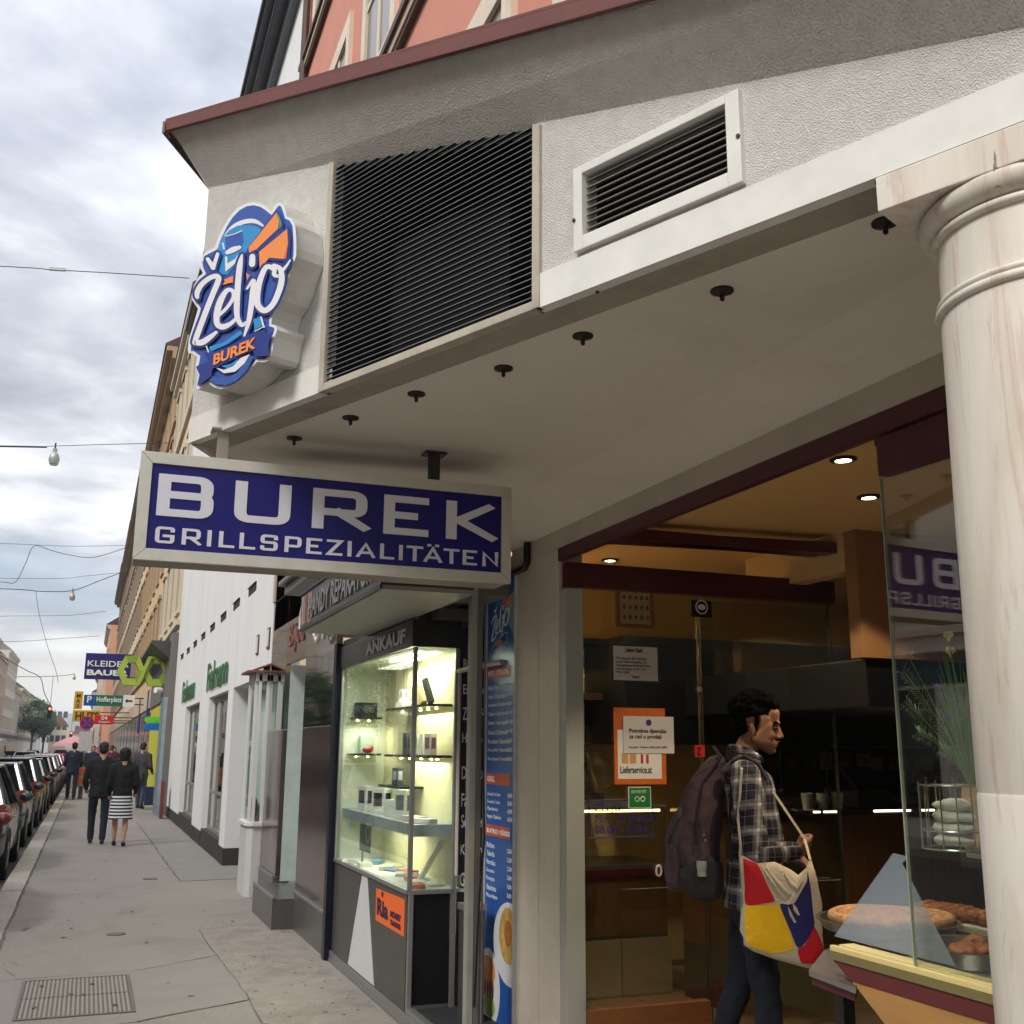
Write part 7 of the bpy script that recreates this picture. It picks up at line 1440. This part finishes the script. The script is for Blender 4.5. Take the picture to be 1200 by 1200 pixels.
# right hand closed round the strap, left hand relaxed
def hand(P, d, up, side, curl=1.0, s=1.0):
    """P wrist, d pointing direction, up = back of the hand, side = thumb side"""
    pr = [('h', (P, (.024*s,)*3), (P+d*.035*s+side*.015*s, .022*s), (P+d*.075*s+side*.024*s, .016*s), (P+d*.07*s-side*.028*s, .0145*s))]
    for i, (off, ln) in enumerate(((.027, .9), (.009, 1.0), (-.010, .94), (-.028, .78))):
        b0 = P+d*.076*s+side*off*s; seg = (.038*ln, .026*ln, .020*ln); a = 0; p = b0; r = (.0098, .009, .0082, .0072)
        for k in range(3):
            a += (.55, 1.0, .95)[k]*curl+.08*i*curl; dd = (d*math.cos(a)-up*math.sin(a)).normalized(); q = p+dd*seg[k]*s; pr.append(('h', (p, r[k]*s), (q, r[k+1]*s))); p = q
    t0 = P+d*.02*s+side*.024*s; t1 = t0+(d*.6+side*.9-up*.15).normalized()*.035*s; t2 = t1+(d*.9-side*.25-up*.5*curl).normalized()*.03*s; t3 = t2+(d*.5-side*.7-up*.6*curl).normalized()*.022*s
    pr += [('h', (t0, .013*s), (t1, .0115*s)), ('h', (t1, .0115*s), (t2, .0098*s)), ('h', (t2, .0098*s), (t3, .008*s))]
    return [tuple([p_[0]]+[(tuple(c), (r if isinstance(r, tuple) else r)) for c, r in p_[1:]]) for p_ in pr]
hn = hand(wr_+df*.018, (df+Vector((0, 0, .25))).normalized(), Vector((.25, -.75, -.2)).normalized()*1, Vector((.1, -.2, 1)).normalized(), 1.15)
me = blob(hn, .0042, 1); meshobj('hand', me, skin, man)
hn = hand(wrl+Vector((.02, -.01, -.01)), Vector((.6, -.3, -.75)).normalized(), Vector((.75, .2, .6)).normalized(), Vector((0, -1, .2)).normalized(), .5)
me = blob(hn, .006, 1); meshobj('hand', me, skin, man)
# jeans and shoes
hipR, knR, anR = (-.02, -.095, .84), (.02, -.10, .46), (.03, -.10, .10); hipL, knL, anL = (-.03, .095, .84), (-.10, .10, .46), (-.24, .10, .12)
me = blob([('h', ((-.03, 0, .90), (.115, .165, .05)), ((-.03, -.085, .82), .095), ((-.03, .085, .82), .095)), ('h', (hipR, .092), (knR, .066)), ('h', (knR, .066), (anR, .056)), ('h', (hipL, .092), (knL, .064)), ('h', (knL, .064), (anL, .054))], .013, 2, .010, 11); meshobj('jeans', me, jean, man)
for (ax, ay, az_) in (anR, anL):
    me = blob([('h', ((ax-.02, ay, .055), (.045, .042, .05)), ((ax+.15, ay, .035), (.05, .045, .03))), ('e', (ax, ay, .09), (.05, .045, .04))], .01, 2); meshobj('shoe', me, M('shoe_dark', (36, 34, 36), .6), man)
man_rot = math.atan2(-.515, .857); man_loc = Vector((3.0, 4.5, .152)); man.location = man_loc; man.rotation_euler.z = man_rot
MM = Matrix.Translation(man_loc) @ Matrix.Rotation(man_rot, 4, 'Z')
# backpack
bp = thing('backpack', 'mauve and grey hiking backpack hanging on the young man\'s back', 'backpack', (0, 0, 0))
mauve = M('pack_mauve', (84, 66, 72), .9, var=.3, scale=7, bump=.5, bscale=50, obj=True, stain=.5, sscale=3, scol=(66, 62, 72)); pgrey = M('pack_grey', (70, 72, 76), .8, var=.15, scale=8, obj=True, bump=.2, bscale=50); pblk = M('pack_dark', (44, 42, 46), .85, var=.15, scale=10, obj=True)
me = blob([('h', ((-.17, 0, 1.50), (.05, .09, .03)), ((-.24, 0, 1.38), (.07, .13, .06)), ((-.26, 0, 1.0), (.09, .15, .09))), ('h', ((-.24, 0, 1.38), (.07, .13, .06)), ((-.36, 0, 1.15), (.06, .12, .08)), ((-.28, 0, .95), (.08, .14, .06)))], .010, 3, .014, 7); meshobj('main_bag', me, mauve, bp)
me = blob([('h', ((-.385, 0, 1.10), (.045, .11, .10)), ((-.37, 0, .97), (.06, .11, .07)))], .010, 3, .01, 9); meshobj('front_pocket', me, mauve, bp)
me = blob([('h', ((-.345, -.06, 1.20), (.035, .05, .09)), ((-.375, -.065, 1.12), (.03, .05, .05)))], .009, 2, .006, 12); meshobj('grey_panel', me, pgrey, bp)
me = blob([('h', ((-.23, -.12, 1.02), (.085, .045, .06)), ((-.25, -.115, .92), (.09, .05, .05)), ((-.32, -.10, .97), (.05, .05, .06)))], .009, 2, .008, 12); meshobj('side_pocket', me, pblk, bp)
b = MB(); b.tube([(-.10, -.155, 1.50), (-.04, -.165, 1.525), (.02, -.172, 1.49), (.055, -.175, 1.42)], [.012]*4, 6); b.build('strap_webbing', pblk, bp, smooth=True)
me = blob([('h', ((-.13, -.13, 1.46), (.03, .03, .015)), ((-.06, -.135, 1.515), (.035, .03, .012))), ('h', ((-.06, -.135, 1.515), (.035, .03, .012)), ((.01, -.14, 1.50), (.03, .03, .012)))], .007, 2); meshobj('shoulder_strap', me, pgrey, bp)
me = blob([('h', ((-.13, .13, 1.46), (.03, .03, .015)), ((-.06, .135, 1.515), (.035, .03, .012)), ((.01, .14, 1.50), (.03, .03, .012)))], .008, 2); meshobj('shoulder_strap', me, pgrey, bp)
b = MB(); b.tube([(-.15, -.10, 1.52), (-.24, -.125, 1.40), (-.27, -.135, 1.25), (-.275, -.15, 1.12)], .006, 6); b.tube([(-.30, -.10, 1.30), (-.36, -.10, 1.22), (-.41, -.09, 1.12)], .005, 6); b.build('zip', pblk, bp, smooth=True)
b = MB(); b.lathe((-.235, -.168, 1.135), [(.004, 0), (.008, .008), (.004, .016)], 8); b.lathe((-.24, -.165, 1.16), [(.004, 0), (.007, .008), (.004, .016)], 8); b.build('zip_pull', steel, bp)
b = MB(); b.lathe((-.255, -.165, 1.015), [(.001, -.03), (.021, -.03), (.021, .0), (.024, .004), (.024, .035), (.001, .035)], 14); b.build('bottle_cap', M('bottle_pale', (176, 178, 172), .4), bp, smooth=True)
b = MB(); b.tube([(-.15, -.09, 1.52), (-.18, 0, 1.57), (-.15, .02, 1.53)], .008, 6); b.tube([(-.10, -.155, 1.48), (-.12, -.165, 1.25), (-.12, -.17, 1.05)], .006, 5); b.build('webbing_loop', pblk, bp, smooth=True)
bp.location = man_loc; bp.rotation_euler.z = man_rot
# tote bag: outline on the vertical plane at the man's right side
tg = thing('tote_bag', 'cream canvas tote bag printed with red yellow and blue patches hanging at the man\'s hip', 'bag', (0, 0, 0))
MI = MM.inverted(); pn = (MM.to_3x3() @ Vector((0, -1, 0))); pp = MM @ Vector((0, -.285, 1))
def BP(cx, cy, off=0): # bag crop (780..980, 980..1200) scale 5.455
    return MI @ onP(780+cx/5.455, 980+cy/5.455, pp+pn*off, pn)
canv = M('canvas', (200, 190, 170), .95, var=.10, scale=9, bump=.5, bscale=90, obj=True, stain=.3, sscale=8, scol=(176, 164, 144))
out_ = [(468, 115), (600, 170), (700, 165), (800, 215), (850, 250), (905, 200), (930, 140), (965, 260), (1003, 430), (1005, 640), (1018, 740), (985, 830), (935, 856), (860, 835), (700, 790), (560, 740), (500, 700), (497, 650), (474, 605), (482, 470), (495, 440), (478, 250)]
P0 = [BP(x, y) for x, y in out_]; cen = sum(P0, Vector())/len(P0)
b = MB(); n = len(P0); rings = [(1.0, .0), (.97, .014), (.85, .026), (.6, .034), (.3, .037)]; vs = []
for k, (s_, o_) in enumerate(rings): vs += [cen+(p-cen)*s_+Vector((0, -o_+.014, 0)) for p in P0]
vs.append(cen+Vector((0, -.024, 0))); nb = len(vs); vs += [cen+(p-cen)*.97+Vector((0, .03, 0)) for p in P0]
fs = []
for k in range(len(rings)-1):
    for i in range(n): j = (i+1) % n; fs.append((k*n+i, k*n+j, (k+1)*n+j, (k+1)*n+i))
for i in range(n): j = (i+1) % n; fs.append(((len(rings)-1)*n+i, (len(rings)-1)*n+j, nb-1)); fs.append((i, nb+i, nb+j, j))
fs.append(tuple(nb+i for i in range(n)))
b.add(vs, fs); bo_ = b.build('canvas_body', canv, tg, smooth='all')
def bagz(p):   # local y of the bulging front for a point on the plane
    # radial fraction
    best = 1.0; d = Vector((p.x-cen.x, p.z-cen.z)); an = math.atan2(d.y, d.x); rr = d.length
    R = 0.12
    for i in range(n):
        a, c = P0[i], P0[(i+1) % n]; A_ = Vector((a.x-cen.x, a.z-cen.z)); C_ = Vector((c.x-cen.x, c.z-cen.z)); E_ = C_-A_; D_ = d.normalized() if rr > 1e-6 else Vector((1, 0)); den = D_.x*E_.y-D_.y*E_.x
        if abs(den) < 1e-9: continue
        t = (A_.x*E_.y-A_.y*E_.x)/den; u = (A_.x*D_.y-A_.y*D_.x)/den
        if t > 0 and -1e-6 <= u <= 1+1e-6: R = t; break
    f = min(1, rr/R); tab = [(0, .038), (.3, .037), (.6, .034), (.85, .026), (.97, .014), (1.0, 0)]
    for (f0, o0), (f1, o1) in zip(tab, tab[1:]):
        if f <= f1: return cen.y-(o0+(o1-o0)*(f-f0)/(f1-f0))+.014
    return cen.y+.014
def patch(poly, mat, name, lift=.0022):
    from mathutils.geometry import tessellate_polygon
    q = crom([(x, y, 0) for x, y in poly+[poly[0]]], 4)[:-1] if len(poly) > 6 else [Vector((x, y, 0)) for x, y in poly]
    bm = bmesh.new(); vs = [bm.verts.new(BP(v.x, v.y)) for v in q]; f = bm.faces.new(vs); bmesh.ops.triangulate(bm, faces=[f])
    for _ in range(3): bmesh.ops.subdivide_edges(bm, edges=[e for e in bm.edges if e.calc_length() > .02], cuts=1, use_grid_fill=False); bmesh.ops.triangulate(bm, faces=bm.faces[:])
    for v in bm.verts: v.co.y = bagz(v.co)-lift
    me = bpy.data.meshes.new(name); bmesh.ops.recalc_face_normals(bm, faces=bm.faces); bm.to_mesh(me); bm.free(); meshobj(name, me, mat, tg)
fab = lambda nm, c: M(nm, c, .8, var=.06, scale=20, obj=True, bump=.15, bscale=200)
rdm, ylm, blm = fab('print_red', (196, 22, 36)), fab('print_yellow', (240, 190, 20)), fab('print_blue', (34, 34, 100))
patch([(494, 140), (560, 165), (595, 188), (640, 290), (692, 395), (680, 415), (600, 428), (512, 432), (505, 300)], rdm, 'red_patch')
patch([(508, 440), (620, 436), (715, 430), (738, 470), (790, 600), (815, 690), (808, 720), (690, 745), (600, 725), (530, 690), (506, 600)], ylm, 'yellow_patch')
patch([(905, 215), (925, 330), (940, 480), (948, 570), (900, 660), (855, 705), (830, 690), (795, 600), (760, 520), (730, 430), (800, 432), (850, 390), (895, 320)], blm, 'blue_patch')
patch([(945, 570), (975, 620), (1010, 715), (1008, 760), (960, 805), (880, 812), (855, 780), (845, 715), (900, 680)], rdm, 'red_patch')
patch([(778, 440), (800, 480), (832, 545), (820, 548), (790, 500)], canv, 'white_drip', .0034); patch([(808, 420), (835, 450), (856, 500), (842, 500), (815, 465)], canv, 'white_drip', .0034)
# gathered folds at the top of the bag
for pts in ([(610, 190), (660, 260), (720, 350), (770, 400)], [(640, 200), (720, 300), (790, 370)], [(760, 240), (800, 300), (840, 330), (870, 290)]):
    q = [BP(x, y) for x, y in pts]; b = MB(); b.tube([Vector((p.x, bagz(p)+.001, p.z)) for p in q], [.006, .010, .009, .004][:len(q)], 8); b.build('fold', canv, tg, smooth=True)
hnd = MI @ onP(943, 983, MM @ Vector((0, -.19, 1)), pn); s0 = MI @ onP(893, 908, MM @ Vector((0, -.05, 1)), pn)
b = MB()
def ribbon(P, w=.011, th=.003):
    P = [Vector(p) for p in P]
    for a, c in zip(P, P[1:]):
        d = (c-a).normalized(); s_ = d.cross(Vector((0, 1, 0))).normalized()*w/2; b.obox(a-s_-d*.001, s_*2, (c-a)+d*.002, Vector((0, th, 0)))
ribbon([s0+Vector((-.03, 0, .04)), s0, s0.lerp(hnd, .5), hnd]); ribbon([hnd, BP(925, 150), BP(905, 210)]); ribbon([BP(475, 125), BP(480, 60), Vector((-.085, -.262, 1.25)), Vector((-.072, -.274, 1.36)), Vector((-.06, -.262, 1.47)), Vector((-.045, -.20, 1.50)), Vector((0, -.13, 1.51))])
b.build('strap', canv, tg)
tg.location = man_loc; tg.rotation_euler.z = man_rot

# ================================================================ passers-by (built facing +Y, feet at the origin)
def fab2(nm, c, r=.85): return M(nm, c, r, var=.14, scale=9, obj=True, bump=.1, bscale=40)
skin2 = M('skin_far', (190, 146, 122), .6, var=.05, obj=True)
def figure(lab, hgt=1.76, coat=None, coat_len=.82, trous=(38, 42, 54), skirt=None, hair=(40, 32, 28), step=.18, arm=(.1, .1), bare=False, vox=.02, wide=1.0, grp=None, extra=None, hairlong=False):
    o = thing('person', lab, 'person', (0, 0, 0), grp); k = hgt/1.76; S_ = lambda x, y, z: (x*k*wide, y*k, z*k)
    ft = (step, -step*.9)
    legs = []
    for sgn, f in ((-1, ft[0]), (1, ft[1])):
        hp_, kn, an = S_(sgn*.09, 0, .88), S_(sgn*.095, f*.55+.03, .48), S_(sgn*.09, f, .10); legs.append((hp_, kn, an))
    if bare:
        me = blob([('h', (l_[0], .08*k), (l_[1], .052*k)) for l_ in legs]+[('h', (l_[1], .052*k), (tuple(Vector(l_[1]).lerp(Vector(l_[2]), .4)), .055*k), (l_[2], .034*k)) for l_ in legs], vox, 1); meshobj('legs', me, skin2, o)
    else:
        me = blob([('h', (S_(0, 0, .94), (.155*k*wide, .11*k, .05*k)), (legs[0][0], .095*k), (legs[1][0], .095*k))]+[('h', (l_[0], .092*k), (l_[1], .07*k)) for l_ in legs]+[('h', (l_[1], .07*k), (l_[2], .058*k)) for l_ in legs], vox, 1, .008, 10); meshobj('trousers', me, fab2('cloth_%d_%d_%d' % trous, trous), o)
    for l_, f in zip(legs, ft):
        me = blob([('h', ((l_[2][0], l_[2][1]-.03, .05), (.04*k, .05*k, .045)), ((l_[2][0], l_[2][1]+.13*k, .03), (.042*k, .05*k, .028)))], .014, 1); meshobj('shoe', me, M('shoe_dark2', (34, 30, 30), .5), o)
    cm = fab2('cloth_%d_%d_%d' % coat, coat)
    top = [('h', (S_(0, 0, 1.30), (.19*k*wide, .125*k, .13*k)), (S_(-.15, 0, 1.42), .062*k), (S_(.15, 0, 1.42), .062*k), (S_(0, -.01, 1.50), (.07*k, .06*k, .03*k)), (S_(0, 0, 1.05), (.165*k*wide, .12*k, .08*k))), ('h', (S_(0, 0, 1.05), (.165*k*wide, .12*k, .08*k)), (S_(0, 0, coat_len), (.195*k*wide, .135*k, .02*k)))]
    hands = []
    for sgn, a in ((-1, arm[0]), (1, arm[1])):
        s0_, e0 = S_(sgn*.19, 0, 1.40), S_(sgn*.245, -.05+a*.3, 1.10); w0_ = S_(sgn*(.25-abs(a)*.25), .02+a, .86+abs(a)*.75); top += [('h', (s0_, .068*k), (e0, .055*k)), ('h', (e0, .055*k), (w0_, .042*k))]; hands.append((e0, w0_))
    me = blob(top, vox, 1, .010, 9); meshobj('jacket', me, cm, o)
    for e0, w0_ in hands:
        d = (Vector(w0_)-Vector(e0)).normalized(); w1_ = Vector(w0_)+d*.02
        me = blob(hand(w1_, d, Vector((0, -1, .1)).normalized() if abs(d.y) < .8 else Vector((0, 0, 1)), Vector((-1 if w0_[0] > 0 else 1, 0, 0)), .5, k*.95), .011, 0); meshobj('hand', me, skin2, o)
    me = blob([('e', S_(0, 0, 1.635), (.080*k, .096*k, .115*k)), ('h', (S_(0, .05, 1.585), (.047*k, .03*k, .04*k)), (S_(0, .04, 1.53), (.030*k, .03*k, .02*k))), ('h', (S_(0, .098, 1.64), .008), (S_(0, .116, 1.61), .013)), ('e', S_(.083, 0, 1.62), (.01, .02, .03)), ('e', S_(-.083, 0, 1.62), (.01, .02, .03)), ('h', (S_(0, -.01, 1.55), .060*k), (S_(0, -.02, 1.45), .068*k))], .014, 1); meshobj('head', me, skin2, o)
    hh = [('e', S_(0, -.018, 1.682), (.090*k, .100*k, .086*k)), ('e', S_(0, -.05, 1.625), (.084*k, .065*k, .09*k))]
    if hairlong: hh.append(('h', (S_(0, -.045, 1.68), (.105*k, .08*k, .085*k)), (S_(0, -.05, 1.54), (.095*k, .06*k, .03*k))))
    me = blob(hh, .013, 1, .008, 30); meshobj('hair', me, M('hair_%d_%d_%d' % hair, hair, .7, var=.3, scale=40, obj=True), o)
    if skirt:
        b = MB(); prof = [(.20*k, .86*k), (.215*k, .60*k), (.20*k, .50*k)]; seg = 28; vs = []; zs = [.90, .84, .78, .72, .66, .60, .54, .48]
        for z in zs:
            q = .175+(.90-z)*.09
            vs += [(math.cos(t)*q*k*wide, math.sin(t)*q*.8*k, z*k+.012*math.sin(3*t)*(z < .6)) for t in [2*math.pi*j/seg for j in range(seg)]]
        for i in range(len(zs)-1):
            for j in range(seg): b.f.append((i*seg+j, (i+1)*seg+j, (i+1)*seg+(j+1) % seg, i*seg+(j+1) % seg)); b.m.append(0)
        b.v = [Vector(v) for v in vs]; b.build('skirt', skirt, o, smooth='all')
    return o
def stripes():
    m = newmat('striped_skirt'); t = m.node_tree; n = t.nodes.new; l = t.links.new; bs = n('ShaderNodeBsdfPrincipled'); out = n('ShaderNodeOutputMaterial'); l(bs.outputs[0], out.inputs[0]); bs.inputs['Roughness'].default_value = .9
    tc = n('ShaderNodeTexCoord'); sp = n('ShaderNodeSeparateXYZ'); l(tc.outputs['Object'], sp.inputs[0]); a = n('ShaderNodeMath'); a.operation = 'MULTIPLY'; a.inputs[1].default_value = 17.5; l(sp.outputs[2], a.inputs[0])
    f = n('ShaderNodeMath'); f.operation = 'FRACT'; l(a.outputs[0], f.inputs[0]); g = n('ShaderNodeMath'); g.operation = 'GREATER_THAN'; g.inputs[1].default_value = .5; l(f.outputs[0], g.inputs[0])
    r = n('ShaderNodeMix'); r.data_type = 'RGBA'; l(g.outputs[0], r.inputs[0]); r.inputs[6].default_value = (.02, .02, .03, 1); r.inputs[7].default_value = (.75, .75, .76, 1); l(r.outputs[2], bs.inputs['Base Color']); MATS['striped_skirt'] = m; return m
p = onZ(112, 989, 0); o = figure('man in black jacket and dark trousers walking away, left of the striped skirt', 1.80, (26, 26, 30), .80, (34, 38, 52), hair=(38, 30, 26), step=.12, arm=(.12, .05), wide=1.08); o.location = (p.x, p.y, 0)
p = onZ(136, 991, 0); o = figure('woman in black cardigan and black and white striped skirt walking away', 1.70, (18, 18, 22), .78, skirt=stripes(), hair=(18, 16, 18), step=.12, bare=True, arm=(.08, .12), wide=1.0, hairlong=True); o.location = (p.x+.03, p.y-.1, 0); o.rotation_euler.z = -.1
p = onZ(82, 937, 0); o = figure('man in a dark navy suit standing by the parked cars at the kerb', 1.86, (32, 36, 58), .80, (30, 34, 50), hair=(26, 22, 22), step=.16, arm=(.22, .25), wide=1.05); o.location = (p.x, p.y, 0)
p = onZ(168, 945, 0); o = figure('man in a dark grey coat and blue jeans standing at the grey portal', 1.86, (64, 62, 72), .86, (58, 74, 104), hair=(60, 46, 38), step=.08, arm=(.1, .15)); o.location = (1.50, 33.2, 0); o.rotation_euler.z = -.5
bg_ = thing('shoulder_bag', 'olive grey shoulder bag on the man standing at the grey portal', 'bag', (0, 0, 0)); me = blob([('h', ((0, 0, 0), (.13, .05, .12)), ((0, 0, .14), (.11, .04, .02)))], .02, 1); meshobj('bag_body', me, fab2('olive_bag', (84, 80, 62)), bg_); b = MB(); b.tube([(-.1, 0, .12), (-.16, .05, .45), (-.10, .1, .62)], .012, 5); b.build('strap', fab2('olive_bag', (84, 80, 62)), bg_); bg_.location = (1.42, 33.0, .88)
ppl = [(1.12, 37.5, (44, 34, 52), (40, 40, 60), (30, 24, 24), 1.66, 'woman in dark purple jacket behind the couple near the portal'), (.25, 52, (34, 36, 72), (34, 34, 44), (60, 44, 34), 1.76, 'person in a dark blue jacket among the distant walkers'), (.9, 47, (96, 36, 52), (40, 40, 46), (96, 66, 50), 1.80, 'tall man in a wine red top behind the couple'), (.55, 62, (180, 150, 150), (60, 60, 70), (60, 46, 40), 1.70, 'person in pale pink top farther down the pavement'), (.1, 70, (206, 204, 204), (60, 70, 96), (50, 40, 36), 1.72, 'person in white shirt farther down the pavement'), (1.2, 74, (120, 60, 60), (40, 40, 46), (40, 30, 26), 1.68, 'person in brick red top by the far shop fronts'), (-.2, 82, (70, 80, 110), (50, 50, 60), (60, 50, 40), 1.75, 'person in grey blue jacket at the kerb far away'), (.7, 90, (150, 90, 100), (60, 60, 66), (50, 40, 34), 1.7, 'person in dusty pink top far away in the crowd'), (.2, 100, (60, 60, 64), (50, 50, 56), (40, 34, 30), 1.74, 'person in dark grey far down the pavement'), (1.3, 60, (60, 50, 60), (30, 34, 40), (34, 28, 26), 1.72, 'person in plum coloured coat close to the ochre shop fronts'), (-.1, 58, (40, 42, 50), (36, 36, 44), (40, 32, 28), 1.70, 'person in charcoal clothes near the kerb beyond the bin')]
for i, (x, y, c, t_, h_, H_, lab) in enumerate(ppl):
    o = figure(lab, H_, c, .82, t_, hair=h_, step=.14, vox=.035); o.location = (x, y, 0); o.rotation_euler.z = (0, 3.1, 0, .3, 3.0, 0, 2.9, 0, 0, 3.1, 0)[i]
tr_ = thing('shopping_trolley', 'dark blue shopping trolley standing by the man in the grey coat', 'trolley', (0, 0, 0)); b = MB(); b.box(-.18, -.14, .12, .18, .14, .62); b.build('bag', fab2('trolley_blue', (34, 44, 84)), tr_, bevel=.03); b = MB(); b.tube([(.16, .14, .1), (.16, .2, .95), (-.16, .2, .95), (-.16, .14, .1)], .012, 6); b.build('handle', darkM, tr_)
for s_ in (-1, 1): b = MB(); b.lathe((s_*.19, .1, .08), [(.001, 0), (.08, 0), (.08, .03), (.001, .03)], 14, axis=(s_, 0, 0)); b.build('wheel', tyrem, tr_)
tr_.location = (1.78, 32.6, 0)
# pink market umbrella far off
um = thing('parasol', 'pale pink parasol among the distant crowd', 'umbrella', (-.7, 66, 0)); b = MB(); b.lathe((-.75, 66, 1.75), [(1.15, 0), (1.0, .16), (.5, .42), (.02, .55)], 10); b.build('canopy', M('parasol_pink', (232, 168, 172), .8), um); b = MB(); b.tube([(-.75, 66, 0), (-.75, 66, 2.2)], .03, 6); b.build('pole', whiteM, um)
